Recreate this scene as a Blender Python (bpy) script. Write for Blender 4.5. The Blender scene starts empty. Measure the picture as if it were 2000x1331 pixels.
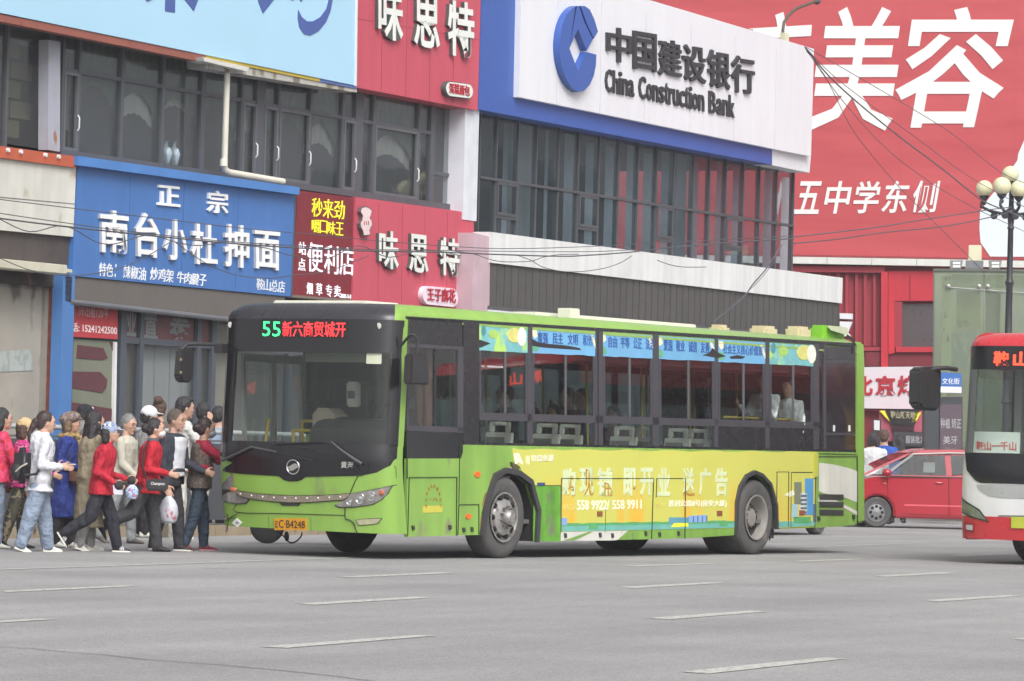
import bpy,bmesh,math,random
import numpy as np
from mathutils import Vector,Matrix
random.seed(7)
SC=bpy.context.scene;COL=SC.collection
# ---------------------------------------------------------------- camera
FPX=8200.;ROLL=.026;YH=882.;CH=1.3
_p=math.atan((YH-665.5)/FPX)
_F=np.array([0,math.cos(_p),math.sin(_p)]);_R0=np.array([1.,0,0]);_U0=np.array([0,-math.sin(_p),math.cos(_p)])
_R=math.cos(ROLL)*_R0+math.sin(ROLL)*_U0;_U=math.cos(ROLL)*_U0-math.sin(ROLL)*_R0
_C=np.array([0,0,CH])
cam=bpy.data.cameras.new('camera');cam.sensor_width=36;cam.lens=36*FPX/2000;cam.clip_start=1;cam.clip_end=4000
co=bpy.data.objects.new('camera',cam);COL.objects.link(co)
co.matrix_world=Matrix([[_R[0],_U[0],-_F[0],0],[_R[1],_U[1],-_F[1],0],[_R[2],_U[2],-_F[2],CH],[0,0,0,1]])
SC.camera=co
# ---------------------------------------------------------------- world, overcast light
SUN_EL,SUN_AZ=math.radians(46),math.radians(160)   # azimuth measured clockwise from +Y
w=bpy.data.worlds.new('World');SC.world=w;w.use_nodes=True
nt=w.node_tree;nt.nodes.clear()
sky=nt.nodes.new('ShaderNodeTexSky');sky.sky_type='NISHITA';sky.sun_disc=False
sky.sun_elevation=SUN_EL;sky.sun_rotation=SUN_AZ;sky.air_density=1.0;sky.dust_density=4.0
hs=nt.nodes.new('ShaderNodeHueSaturation');hs.inputs['Saturation'].default_value=.12
bg=nt.nodes.new('ShaderNodeBackground');bg.inputs[1].default_value=.105
wo=nt.nodes.new('ShaderNodeOutputWorld')
nt.links.new(sky.outputs[0],hs.inputs['Color']);nt.links.new(hs.outputs[0],bg.inputs[0]);nt.links.new(bg.outputs[0],wo.inputs[0])
sl=bpy.data.lights.new('sun','SUN');sl.energy=1.15;sl.angle=math.radians(35);sl.color=(1,.98,.95)
so=bpy.data.objects.new('sun',sl);COL.objects.link(so)
sd=Vector((math.sin(SUN_AZ)*math.cos(SUN_EL),math.cos(SUN_AZ)*math.cos(SUN_EL),math.sin(SUN_EL)))
so.rotation_euler=sd.to_track_quat('Z','Y').to_euler()
vs=SC.view_settings;vs.view_transform='Standard';vs.look='None';vs.exposure=.92;vs.gamma=1;vs.use_curve_mapping=False
SC.render.engine='CYCLES'
SC.cycles.max_bounces=8;SC.cycles.transparent_max_bounces=24
# ---------------------------------------------------------------- helpers
def ray(x,y): return _F+_R*(x-1000)/FPX-_U*(y-665.5)/FPX
class Frame:
    """local axes: u along, v across (away from the side that faces the road), z up; sh leans z into v"""
    def __init__(s,ox,oy,th,sh=0):
        s.O=np.array([ox,oy,0.]);s.th=th;s.sh=sh
        s.A=np.array([math.sin(th),math.cos(th),0]);s.B=np.array([-math.cos(th),math.sin(th),0])
    def W(s,u,v,z): return s.O+s.A*u+s.B*(v+s.sh*z)+np.array([0,0,z])
    def px(s,x,y,v=0.):
        d=ray(x,y);q=_C-s.O
        t=(v-(q@s.B)+s.sh*q[2])/(d@s.B-s.sh*d[2]);P=q+t*d
        return float(P@s.A),float(P[2])
def G(x,y,z=0):
    d=ray(x,y);t=(z-CH)/d[2];P=_C+t*d;return float(P[0]),float(P[1])
def AT(x,y,Y):
    d=ray(x,y);t=Y/d[1];P=_C+t*d;return P
def projW(P):
    q=np.array(P,float)-_C;z=q@_F;return 1000+FPX*(q@_R)/z,665.5-FPX*(q@_U)/z
class MB:
    def __init__(s): s.v=[];s.f=[]
    def add(s,vs,fs):
        n=len(s.v);s.v+=[tuple(map(float,p)) for p in vs];s.f+=[[i+n for i in f] for f in fs];return s
    def box(s,x0,x1,y0,y1,z0,z1):
        return s.add([(x0,y0,z0),(x1,y0,z0),(x1,y1,z0),(x0,y1,z0),(x0,y0,z1),(x1,y0,z1),(x1,y1,z1),(x0,y1,z1)],
            [(0,3,2,1),(4,5,6,7),(0,1,5,4),(1,2,6,5),(2,3,7,6),(3,0,4,7)])
    def prism(s,pts,c0,c1,plane='uz'):
        n=len(pts)
        def m(p,c): return (p[0],c,p[1]) if plane=='uz' else ((p[0],p[1],c) if plane=='uv' else (c,p[0],p[1]))
        return s.add([m(p,c0) for p in pts]+[m(p,c1) for p in pts],
            [list(range(n)),list(range(2*n-1,n-1,-1))]+[(i,i+n,(i+1)%n+n,(i+1)%n) for i in range(n)])
    def tube(s,path,r,n=8):
        P=[Vector(p) for p in path];k=len(P);rr=r if isinstance(r,(list,tuple)) else [r]*k
        vs=[];prev=None
        for i,p in enumerate(P):
            t=(P[min(i+1,k-1)]-P[max(i-1,0)]).normalized()
            if prev is None:
                a=Vector((0,0,1)) if abs(t.z)<.9 else Vector((1,0,0));e=t.cross(a).normalized()
            else: e=(prev-t*prev.dot(t)).normalized()
            prev=e;g=t.cross(e)
            for j in range(n):
                a=2*math.pi*j/n;vs.append(p+(e*math.cos(a)+g*math.sin(a))*rr[i])
        fs=[(i*n+j,i*n+(j+1)%n,(i+1)*n+(j+1)%n,(i+1)*n+j) for i in range(k-1) for j in range(n)]
        fs+=[list(range(n))[::-1],[(k-1)*n+j for j in range(n)]]
        return s.add(vs,fs)
    def rings(s,rings,cap=True):
        n=len(rings[0]);k=len(rings);vs=[p for r in rings for p in r]
        fs=[(i*n+j,i*n+(j+1)%n,(i+1)*n+(j+1)%n,(i+1)*n+j) for i in range(k-1) for j in range(n)]
        if cap: fs+=[list(range(n))[::-1],[(k-1)*n+j for j in range(n)]]
        return s.add(vs,fs)
    def lathe(s,prof,c,axis='v',n=32,cap=True):
        R=[]
        for r,h in prof:
            ring=[]
            for j in range(n):
                a=2*math.pi*j/n;x,y=max(r,1e-4)*math.cos(a),max(r,1e-4)*math.sin(a)
                ring.append((c[0]+x,c[1]+h,c[2]+y) if axis=='v' else ((c[0]+x,c[1]+y,c[2]+h) if axis=='z' else (c[0]+h,c[1]+x,c[2]+y)))
            R.append(ring)
        return s.rings(R,cap)
    def ell(s,c,r,nu=14,nv=9,M=None):
        R=[]
        for i in range(nv+1):
            t=math.pi*i/nv;st=max(math.sin(t),1e-3)
            ring=[]
            for j in range(nu):
                a=2*math.pi*j/nu;p=Vector((r[0]*st*math.cos(a),r[1]*st*math.sin(a),-r[2]*math.cos(t)))
                if M: p=M@p
                ring.append((c[0]+p.x,c[1]+p.y,c[2]+p.z))
            R.append(ring)
        return s.rings(R)
    def cap(s,a,b,ra,rb,n=12,m=3):
        a=Vector(a);b=Vector(b);t=(b-a).normalized();e=t.cross(Vector((0,0,1)) if abs(t.z)<.9 else Vector((1,0,0))).normalized();g=t.cross(e)
        R=[]
        for i in range(m+1):
            q=math.pi/2*(i/m);R.append((a-t*ra*math.cos(q),max(ra*math.sin(q),1e-4)))
        for i in range(m+1):
            q=math.pi/2*(i/m);R.append((b+t*rb*math.sin(q),max(rb*math.cos(q),1e-4)))
        return s.rings([[c+(e*math.cos(2*math.pi*j/n)+g*math.sin(2*math.pi*j/n))*r for j in range(n)] for c,r in R])
def smooth(me,ang):
    me.polygons.foreach_set('use_smooth',[True]*len(me.polygons))
    if ang is not None and ang<3: me.set_sharp_from_angle(angle=ang)
def mesh_of(mb,name,xf=None,ang=.6,bev=0):
    me=bpy.data.meshes.new(name)
    vs=[xf(*p) for p in mb.v] if xf else mb.v
    me.from_pydata(vs,[],mb.f)
    bm=bmesh.new();bm.from_mesh(me)
    if bev:
        bmesh.ops.bevel(bm,geom=[e for e in bm.edges if len(e.link_faces)==2 and e.calc_face_angle(0)>.5],offset=bev,segments=2,affect='EDGES',clamp_overlap=True)
    lv=[v for v in bm.verts if not v.link_faces]
    if lv: bmesh.ops.delete(bm,geom=lv,context='VERTS')
    bmesh.ops.recalc_face_normals(bm,faces=bm.faces)
    bm.to_mesh(me);bm.free()
    smooth(me,ang);return me
class T:
    """a top-level thing: an Empty (or, with mb given, one mesh) at its base"""
    def __init__(s,name,label,cat,fr,org=(0,0,0),group=None,mb=None,m=None,kind=None,ang=.6,bev=0):
        s.fr=fr;s.org=org
        s.xf=lambda u,v,z:(u-org[0],(v+fr.sh*z)-(org[1]+fr.sh*org[2]),z-org[2])
        if mb is None: o=bpy.data.objects.new(name,None);o.empty_display_size=.2
        else:
            o=bpy.data.objects.new(name,mesh_of(mb,name,s.xf,ang,bev))
            if m: o.data.materials.append(m)
        COL.objects.link(o);o.location=fr.W(*org);o.rotation_euler=(0,0,math.pi/2-fr.th)
        if label:o['label']=label
        if cat: o['category']=cat
        if group:o['group']=group
        if kind:o['kind']=kind
        s.o=o
    def part(s,name,mb,m,parent=None,label=None,ang=.6,bev=0,kind=None):
        me=mesh_of(mb,name,s.xf,ang,bev)
        return s.raw(name,me,m,parent,label,kind)
    def raw(s,name,me,m,parent=None,label=None,kind=None):
        o=bpy.data.objects.new(name,me);COL.objects.link(o);o.parent=parent or s.o
        if m: me.materials.clear();me.materials.append(m)
        if label:o['label']=label
        if kind:o['kind']=kind
        return o
def copy_tree(o,parent=None):
    c=o.copy();COL.objects.link(c);c.parent=parent
    for ch in list(o.children): copy_tree(ch,c)
    return c
def lin(c):
    c=c/255.;return c/12.92 if c<=.04045 else ((c+.055)/1.055)**2.4
_mats={}
def mat(name,rgb,rough=.6,metal=0,var=.08,vs=2.5,bump=0,bs=60,streak=0,dirt=None,dscale=3,dth=.62,coat=0,emit=0,k=None,spec=.5,bsc=(1,1,1),bd=.01):
    """rgb: sRGB 0-255; var: slow colour variation; streak: vertical weathering; dirt: second colour in blotches"""
    if name in _mats: return _mats[name]
    if k is None: k=.95 if min(rgb)>195 else .82
    m=bpy.data.materials.new(name);m.use_nodes=True;n=m.node_tree.nodes;l=m.node_tree.links
    b=n['Principled BSDF'];col=tuple(min(lin(c)*k,.88) for c in rgb)+(1,)
    b.inputs['Roughness'].default_value=rough;b.inputs['Metallic'].default_value=metal
    b.inputs['Specular IOR Level'].default_value=spec
    if coat: b.inputs['Coat Weight'].default_value=coat;b.inputs['Coat Roughness'].default_value=.12
    tc=n.new('ShaderNodeTexCoord')
    def noise(scale,sc=(1,1,1),det=4):
        mp=n.new('ShaderNodeMapping');mp.inputs['Scale'].default_value=sc;l.new(tc.outputs['Object'],mp.inputs[0])
        t=n.new('ShaderNodeTexNoise');t.inputs['Scale'].default_value=scale;t.inputs['Detail'].default_value=det;l.new(mp.outputs[0],t.inputs[0]);return t.outputs[0]
    cur=None
    def ramp(src,a,bb,va,vb):
        r=n.new('ShaderNodeMapRange');r.inputs[1].default_value=a;r.inputs[2].default_value=bb;r.inputs[3].default_value=va;r.inputs[4].default_value=vb;l.new(src,r.inputs[0]);return r.outputs[0]
    base=n.new('ShaderNodeRGB');base.outputs[0].default_value=col;cur=base.outputs[0]
    def mul(cur,fac):
        x=n.new('ShaderNodeVectorMath');x.operation='SCALE';l.new(cur,x.inputs[0]);l.new(fac,x.inputs['Scale']);return x.outputs[0]
    if var: cur=mul(cur,ramp(noise(vs),.3,.7,1-var,1+var))
    if streak: cur=mul(cur,ramp(noise(5,(1,1,.07)),.35,.75,1.04,1-streak))
    if dirt:
        mx=n.new('ShaderNodeMix');mx.data_type='RGBA';l.new(ramp(noise(dscale,(1,1,.6),8),dth,dth+.08,0,1),mx.inputs[0])
        l.new(cur,mx.inputs[6]);mx.inputs[7].default_value=tuple(lin(c) for c in dirt)+(1,);cur=mx.outputs[2]
    l.new(cur,b.inputs['Base Color'])
    if bump:
        bp=n.new('ShaderNodeBump');bp.inputs['Strength'].default_value=bump;bp.inputs['Distance'].default_value=bd;l.new(noise(bs,bsc,3),bp.inputs['Height']);l.new(bp.outputs[0],b.inputs['Normal'])
    if var: l.new(ramp(noise(vs*3),.3,.7,max(rough-.06,0.02),min(rough+.08,1)),b.inputs['Roughness'])
    if emit:
        b.inputs['Emission Color'].default_value=col;b.inputs['Emission Strength'].default_value=emit
    _mats[name]=m;return m
def glass(name,tint,ior=1.5,rough=.02,opac=0,gcol=(60,65,68),boost=1.0):
    if name in _mats: return _mats[name]
    m=bpy.data.materials.new(name);m.use_nodes=True;n=m.node_tree.nodes;l=m.node_tree.links;n.clear()
    out=n.new('ShaderNodeOutputMaterial');tr=n.new('ShaderNodeBsdfTransparent');tr.inputs[0].default_value=tuple(lin(c) for c in tint)+(1,)
    gl=n.new('ShaderNodeBsdfGlossy');gl.inputs['Roughness'].default_value=rough
    lw_=n.new('ShaderNodeLayerWeight');lw_.inputs[0].default_value=.5
    pw=n.new('ShaderNodeMath');pw.operation='POWER';pw.inputs[1].default_value=5;l.new(lw_.outputs['Facing'],pw.inputs[0])
    f0=((ior-1)/(ior+1))**2;fr=n.new('ShaderNodeMath');fr.operation='MULTIPLY_ADD';fr.inputs[1].default_value=1-f0;fr.inputs[2].default_value=f0;l.new(pw.outputs[0],fr.inputs[0])
    tc=n.new('ShaderNodeTexCoord');nz=n.new('ShaderNodeTexNoise');nz.inputs['Scale'].default_value=1.3;l.new(tc.outputs['Object'],nz.inputs[0])
    bp=n.new('ShaderNodeBump');bp.inputs['Strength'].default_value=.04;bp.inputs['Distance'].default_value=.05;l.new(nz.outputs[0],bp.inputs['Height']);l.new(bp.outputs[0],gl.inputs['Normal'])
    ml=n.new('ShaderNodeMath');ml.operation='MULTIPLY';ml.inputs[1].default_value=boost;ml.use_clamp=True;l.new(fr.outputs[0],ml.inputs[0])
    base=tr.outputs[0]
    if opac:
        df=n.new('ShaderNodeBsdfDiffuse');df.inputs[0].default_value=tuple(lin(c) for c in gcol)+(1,)
        mo=n.new('ShaderNodeMixShader');mo.inputs[0].default_value=opac;l.new(tr.outputs[0],mo.inputs[1]);l.new(df.outputs[0],mo.inputs[2]);base=mo.outputs[0]
    mx=n.new('ShaderNodeMixShader');l.new(ml.outputs[0],mx.inputs[0]);l.new(base,mx.inputs[1]);l.new(gl.outputs[0],mx.inputs[2])
    l.new(mx.outputs[0],out.inputs[0]);_mats[name]=m;return m
def glow(name,rgb,s):
    if name in _mats: return _mats[name]
    m=bpy.data.materials.new(name);m.use_nodes=True;b=m.node_tree.nodes['Principled BSDF']
    c=tuple(lin(x) for x in rgb)+(1,);b.inputs['Base Color'].default_value=c;b.inputs['Emission Color'].default_value=c;b.inputs['Emission Strength'].default_value=s
    _mats[name]=m;return m
_tc={}
def glyphs(s,bold=0.,ext=.5):
    """a string as a mesh normalised to 0..1 in x and y (lettering outline); z from -.5 (front) to .5"""
    key=(s,bold)
    if key in _tc: return _tc[key]
    cu=bpy.data.curves.new('lettering','FONT');cu.body=s;cu.size=1;cu.offset=bold;cu.extrude=.5;cu.resolution_u=2
    cu.fill_mode='BOTH'
    ob=bpy.data.objects.new('lettering',cu);COL.objects.link(ob)
    dg=bpy.context.evaluated_depsgraph_get()
    me=bpy.data.meshes.new_from_object(ob.evaluated_get(dg),depsgraph=dg)
    bpy.data.objects.remove(ob);bpy.data.curves.remove(cu)
    v=np.array([p.co[:] for p in me.vertices]) if len(me.vertices) else np.zeros((1,3))
    f=[list(p.vertices) for p in me.polygons];bpy.data.meshes.remove(me)
    lo=v.min(0);hi=v.max(0);v=(v-lo)/np.maximum(hi-lo,1e-6);v[:,2]=.5-v[:,2] # front at -.5
    asp=(hi[0]-lo[0])/max(hi[1]-lo[1],1e-6)
    _tc[key]=(v,f,asp);return _tc[key]
def lettering(s,quad,v0,depth,bold=0.):
    """quad: 4 (u,z) corners bl,br,tr,tl on the plane v0; the letters stand out by depth towards -v"""
    v,f,_=glyphs(s,bold);q=[np.array(p) for p in quad];mb=MB()
    pts=[]
    for x,y,z in v:
        p=(q[0]*(1-x)+q[1]*x)*(1-y)+(q[3]*(1-x)+q[2]*x)*y
        pts.append((p[0],v0-depth*(.5-z),p[1]))
    return mb.add(pts,f)
def rect(pts): return pts
def pq(fr,pts,v): return [fr.px(x,y,v) for x,y in pts]
# ================================================================ SETTING
FA=Frame(*G(142,858+1.3*125+4),math.radians(26.3))     # shop fronts
KB=Frame(*G(200,1050),math.radians(26.3))               # kerb line, pavement is at +v
asphalt=mat('asphalt',(150,148,148),.9,k=.95,var=.05,vs=.5,bump=.8,bs=120)
def add_speckle(m,sc=220,lo=.72,hi=1.28,sc2=45):
    n=m.node_tree.nodes;l=m.node_tree.links;b=n['Principled BSDF'];src=b.inputs['Base Color'].links[0].from_socket
    tc=n.new('ShaderNodeTexCoord');cur=src
    for s,a,c in ((sc,lo,hi),(sc2,.9,1.1),(.35,.9,1.1)):
        t=n.new('ShaderNodeTexNoise');t.inputs['Scale'].default_value=s;t.inputs['Detail'].default_value=2;l.new(tc.outputs['Object'],t.inputs[0])
        r=n.new('ShaderNodeMapRange');r.inputs[1].default_value=.3;r.inputs[2].default_value=.7;r.inputs[3].default_value=a;r.inputs[4].default_value=c;l.new(t.outputs[0],r.inputs[0])
        x=n.new('ShaderNodeVectorMath');x.operation='SCALE';l.new(cur,x.inputs[0]);l.new(r.outputs[0],x.inputs['Scale']);cur=x.outputs[0]
    for sc3,a,c,st in ((1.1,.93,1.05,(.03,1,1)),(.5,.95,1.05,(.2,1,1))):     # tyre tracks along the lanes
        mp=n.new('ShaderNodeMapping');mp.inputs['Scale'].default_value=st;l.new(tc.outputs['Object'],mp.inputs[0])
        t=n.new('ShaderNodeTexNoise');t.inputs['Scale'].default_value=sc3;t.inputs['Detail'].default_value=3;l.new(mp.outputs[0],t.inputs[0])
        r=n.new('ShaderNodeMapRange');r.inputs[1].default_value=.35;r.inputs[2].default_value=.65;r.inputs[3].default_value=a;r.inputs[4].default_value=c;l.new(t.outputs[0],r.inputs[0])
        x=n.new('ShaderNodeVectorMath');x.operation='SCALE';l.new(cur,x.inputs[0]);l.new(r.outputs[0],x.inputs['Scale']);cur=x.outputs[0]
    l.new(cur,b.inputs['Base Color'])
add_speckle(asphalt,55,.7,1.3,12)
W0=Frame(0,0,math.pi/2)   # u = world X, v = world Y
gr=T('ground',None,None,W0,mb=MB().box(-900,900,-500,2500,-.6,-.05),m=mat('far_ground',(120,120,118),.9,var=.06,vs=.1),kind='structure')
# the road: a sheet on the near side of the kerb
road=T('road',None,None,KB,mb=MB().add([(-120,-70,0),(200,-70,0),(200,.0,0),(-120,.0,0)],[(0,1,2,3)]),m=asphalt,kind='structure',ang=None)
paint=mat('road_paint',(196,196,190),.8,var=.06,vs=6,dirt=(128,127,125),dscale=16,dth=.54)
def dash(pts):
    mb=MB();P=[G(x,y) for x,y in pts];mb.add([(p[0],p[1],.004) for p in P],[(0,1,2,3)])
    o=bpy.data.objects.new('lane_dash',None);me=bpy.data.meshes.new('lane_dash')
    inv=road.o.matrix_basis.inverted();me.from_pydata([inv@Vector(v) for v in mb.v],[],mb.f);bm=bmesh.new();bm.from_mesh(me)
    bmesh.ops.recalc_face_normals(bm,faces=bm.faces);bm.to_mesh(me);bm.free();me.materials.append(paint)
    o=bpy.data.objects.new('lane_dash',me);COL.objects.link(o);o.parent=road.o;return o
for a in [((5,1155),(240,1144.5),(268,1146),(12,1158)),((-60,1216.5),(80,1209.5),(115,1210.5),(-30,1219)),
          ((505,1264.5),(815,1241.5),(856,1242.5),(560,1267)),((1330,1313),(1610,1285.5),(1655,1287.5),(1382,1317.5)),
          ((1262,1208.5),(1462,1194),(1501,1195.5),(1308,1211)),((580,1180),(810,1166.5),(850,1168),(615,1182.5)),
          ((1206,1148),(1385,1138),(1417,1139.5),(1238,1150)),((660,1127.5),(860,1118.5),(893,1120),(690,1129)),
          ((1210,1106),(1380,1101),(1405,1102),(1238,1107.5)),((1704,1125.5),(1845,1118.5),(1868,1120),(1732,1127.5)),
          ((1802,1173.5),(1970,1163.5),(1996,1165),(1835,1176)),((1545,1096.8),(1675,1092),(1692,1093),(1570,1098)),
          ((1978,1249),(2090,1238),(2120,1240),(2010,1252)),((1850,1086.2),(1960,1082),(1975,1083),(1870,1087.3))]: dash(a)
def edge_line(p,wd):
    P=[np.array(G(x,y)) for x,y in p];mb=MB();inv=road.o.matrix_basis.inverted();vs=[];fs=[]
    for i,q in enumerate(P):
        t=P[min(i+1,len(P)-1)]-P[max(i-1,0)];t=t/np.linalg.norm(t);nn=np.array([-t[1],t[0]])*wd/2
        for s in (1,-1): vs.append(inv@Vector((q[0]+s*nn[0],q[1]+s*nn[1],.004)))
    for i in range(len(P)-1): fs.append((2*i,2*i+1,2*i+3,2*i+2))
    me=bpy.data.meshes.new('lane_line');me.from_pydata(vs,[],fs);me.materials.append(paint)
    o=bpy.data.objects.new('lane_line',me);COL.objects.link(o);o.parent=road.o
edge_line([(-60,1115),(200,1106.5),(420,1099),(560,1094),(690,1090)],.13)
edge_line([(1500,1072),(1600,1068.5),(1750,1063),(1900,1058),(2100,1051)],.13)
tar=mat('tar_seal',(70,70,72),.8)
def crack(p,wd):
    global paint
    s=paint;paint=tar;edge_line(p,wd);paint=s
    road.o.children[-1].name='tar_crack'
crack([(0,1265),(60,1268),(130,1275),(200,1280),(290,1290),(420,1299),(520,1308),(640,1320),(760,1336)],.016)
crack([(370,1210),(402,1211)],.02);crack([(395,1111.5),(445,1111.2)],.03)
def stain(cx,cy,rx,ry,col,seed):
    R=random.Random(seed);pts=[G(cx+rx*math.cos(a)*R.uniform(.7,1.1),cy+ry*math.sin(a)*R.uniform(.7,1.1)) for a in [i*.4 for i in range(16)]]
T('side_road',None,None,KB,mb=MB().add([(26.01,0,0),(200,0,0),(200,60,0),(26.01,60,0)],[(0,1,2,3)]),m=asphalt,kind='structure',ang=None)
# kerb of separate stones, pavement behind it
pave=T('pavement',None,None,KB,mb=MB().box(-60,26,.13,30,-.04,.135),m=mat('pavement',(150,148,145),.9,var=.1,vs=1.5,bump=.3),kind='structure')
kb=T('kerb',None,None,KB,kind='structure');km=mat('kerb_stone',(168,152,128),.85,var=.12,vs=3,bump=.3,dirt=(90,82,74),dscale=5,dth=.62)
st=mesh_of(MB().box(.01,.99,0,.13,-.05,.15),'kerb_stone',lambda x,y,z:(x,y,z),.6,.012);st.materials.append(km)
for i in range(-14,26):
    o=kb.raw('kerb_stone',st,None);o.location=(i,0,0)
# ---------------------------------------------------------------- shop block (left)
dgrey=mat('window_frame_grey',(88,90,97),.5,var=.06)
wall_l=mat('shop_wall',(160,156,150),.85,var=.08,streak=.15)
win=glass('shop_window_glass',(238,241,242),1.5,.03,.04,(130,132,134),1.3)
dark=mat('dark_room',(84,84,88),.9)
white=mat('white_panel',(218,219,222),.5,var=.03,vs=.8,streak=.05)
def P(fr,pts,v0,v1,v=None):
    v=v0 if v is None else v
    return MB().prism(pq(fr,pts,v),v0,v1)
blk=T('shop_building','row of two storey shops with dark framed windows upstairs and signboards over the ground floor','building',FA,(-5,.3,0))
# body behind the windows
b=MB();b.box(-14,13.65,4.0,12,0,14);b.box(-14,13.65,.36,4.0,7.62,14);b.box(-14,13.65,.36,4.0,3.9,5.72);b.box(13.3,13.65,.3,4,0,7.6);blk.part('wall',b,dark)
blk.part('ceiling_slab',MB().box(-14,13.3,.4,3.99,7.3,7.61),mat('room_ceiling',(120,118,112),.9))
# upstairs window wall: heights on plane v=.3
VW=.3;zt,zb=7.63,5.70
def U(x,y,v=VW): return FA.px(x,y,v)[0]
zm0,zm1=FA.px(391,186,VW)[1],FA.px(391,179,VW)[1]
mull=[(118,122.5,1),(150,154,0),(233,239,0),(313,319,0),(390,398,0),(468,472,0),(498,514,2),(539,543,0),(602,606,0),(665,669,0),(691,706,2),(725,730,0),(813,818,0),(838,846,1),(883,887,0)]
us=[]
for x0,x1,k in mull:
    y=141+(x0-120)*.17;u0,u1=U(x0,y),U(x1,y)
    if k==0 and u1-u0<.07: u1=u0+.07
    us.append((u0,u1));blk.part('mullion',MB().box(u0,u1,VW-.04,VW+.06,zb,zt),dgrey)
blk.part('window_head',MB().box(us[0][0],us[-1][1],VW-.03,VW+.05,zt-.08,zt),dgrey)
blk.part('window_sill',MB().box(us[0][0],us[-1][1],VW-.06,VW+.05,zb-.03,zb+.08),dgrey)
handle=mat('white_handle',(225,225,225),.4)
narrow={0,5,6,7,9,11,13}
for i in range(len(us)-1):
    a,c=us[i][1],us[i+1][0]
    if i not in (13,): blk.part('transom',MB().box(a,c,VW-.03,VW+.05,zm0,zm1),dgrey)
    else: blk.part('transom',MB().box(a,c,VW-.02,VW+.03,6.28,6.34),dgrey)
    blk.part('pane',MB().box(a,c,VW,VW+.012,zm1 if i!=13 else 6.34,zt-.08),win)
    blk.part('pane',MB().box(a,c,VW,VW+.012,zb+.08,zm0 if i!=13 else 6.28),win)
    if i in narrow and i!=13:
        f=MB();t=.045
        for q in ((a,a+t,zb+.08,zm0),(c-t,c,zb+.08,zm0),(a+t,c-t,zb+.08,zb+.08+t),(a+t,c-t,zm0-t,zm0)): f.box(q[0],q[1],VW-.05,VW-.003,q[2],q[3])
        s=blk.part('sash',f,mat('sash_grey',(105,108,112),.5));blk.part('handle',MB().tube([(c-.03,VW-.06,6.1),(c-.03,VW-.09,6.14),(c-.03,VW-.09,6.3),(c-.03,VW-.06,6.34)],.013,6),handle,s)
# curtains with swags behind the panes
val=mat('curtain_dark_green',(96,108,106),.9,var=.1);she=mat('sheer_curtain',(178,176,170),.9,var=.06,vs=2);low=mat('half_curtain_dark',(84,84,90),.95,var=.1)
def curtain(u0,u1,z0,z1,m,v,swag=0,folds=.03,name='curtain',parent=None):
    n=max(int((u1-u0)/.05),6);mb=MB();top=[];bot=[]
    for i in range(n+1):
        u=u0+(u1-u0)*i/n;vv=v+folds*math.sin(i*1.3+u*3)
        zbm=z0-(swag*(1-math.sin(math.pi*(i/n))) if swag else 0)
        top.append((u,vv,z1));bot.append((u,vv,zbm))
    mb.add(top+bot,[(i,i+1,n+2+i,n+1+i) for i in range(n)]);return blk.part(name,mb,m,ang=None)
for i in range(len(us)-2):
    a,c=us[i][0],us[i+1][1]
    if c-a<.6: curtain(a,c,zb,zt,she,VW+.2,folds=.02);continue
    curtain(a,c,zm0-.12,zt,val,VW+.10,swag=.42,folds=.012)
    curtain(a,c,zb+.25+.2*math.sin(i),zt-.3,she,VW+.16,folds=.012)
    hh=.75+.25*math.sin(i*2.1)
    mb=MB();n=16;pts=[(a,zb),(c,zb)]+[(c-(c-a)*k/n,zb+hh+.3*math.sin(math.pi*k/n)+.02*math.sin(k*3+i)) for k in range(n+1)]
    mb.prism(pts,VW+.12,VW+.13);blk.part('half_curtain',mb,low)
blk.part('curtain',MB().rings([[(U(x,300)+.02*math.sin(k*2),VW+.3+.03*math.cos(k*2.3),z) for k,x in enumerate((640,648,654,660,655,646))] for z in (zb,6.3,7.0,zt)]),mat('cream_curtain',(196,192,175),.9))
# white columns between the two buildings
blk.part('column',MB().box(U(907,300,-.02),U(934,300,-.02),-.02,.4,5.5,7.9),mat('column_white',(212,214,222),.6,streak=.08))
blk.part('column',MB().box(U(887,240,.26),U(887,240,.26)+.3,.28,.4,5.5,7.6),mat('column_grey',(150,148,150),.8))
# far left: brick patterned window, pale post
blk.part('corner_post',P(FA,[(95,78),(118,82),(117,297),(94,293)],.12,.3),mat('pale_post',(175,178,190),.6,dirt=(150,100,70),dscale=4,dth=.66))
blk.part('pane',MB().box(-6,U(94,200,.3),.3,.312,5.75,7.6),win)
olive=mat('olive_brick',(118,114,88),.9,var=.15,vs=3)
for r in range(6):
    for c_ in range(7):
        z0=5.9+r*.3;u0=-5.2+c_*.62+(r%2)*.31
        blk.part('brick',MB().box(u0,u0+.58,.6,.68,z0,z0+.26),olive)
blk.part('mullion',MB().box(U(7,200),U(7,200)+.06,.26,.36,5.7,7.6),dgrey)
blk.part('mullion',MB().box(U(92,200),U(92,200)+.1,.26,.36,5.7,7.6),dgrey)
# soffit bands below the pale blue billboard
blk.part('soffit_trim',P(FA,[(-40,20),(401,106),(398,122),(-40,34)],-.28,-.1),mat('orange_trim',(158,92,78),.55,var=.08,dirt=(110,60,50),dscale=5))
blk.part('soffit_trim',P(FA,[(401,106),(625,152),(625,160),(402,114)],-.28,-.1),mat('yellow_trim',(206,182,70),.55),label='yellow painted trim')
blk.part('soffit_trim',P(FA,[(625,152),(697,167),(697,174),(625,160)],-.28,-.1),mat('blue_trim',(90,120,185),.55))
blk.part('soffit',P(FA,[(402,116),(697,175),(697,181),(402,134)],-.26,.1),mat('soffit_white',(190,188,180),.7,dirt=(120,110,95),dscale=3,dth=.55))
sof=MB();sof.box(-14,13.2,-.1,.36,7.63,7.7);blk.part('soffit_board',sof,mat('soffit_grey',(105,95,90),.8))
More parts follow.
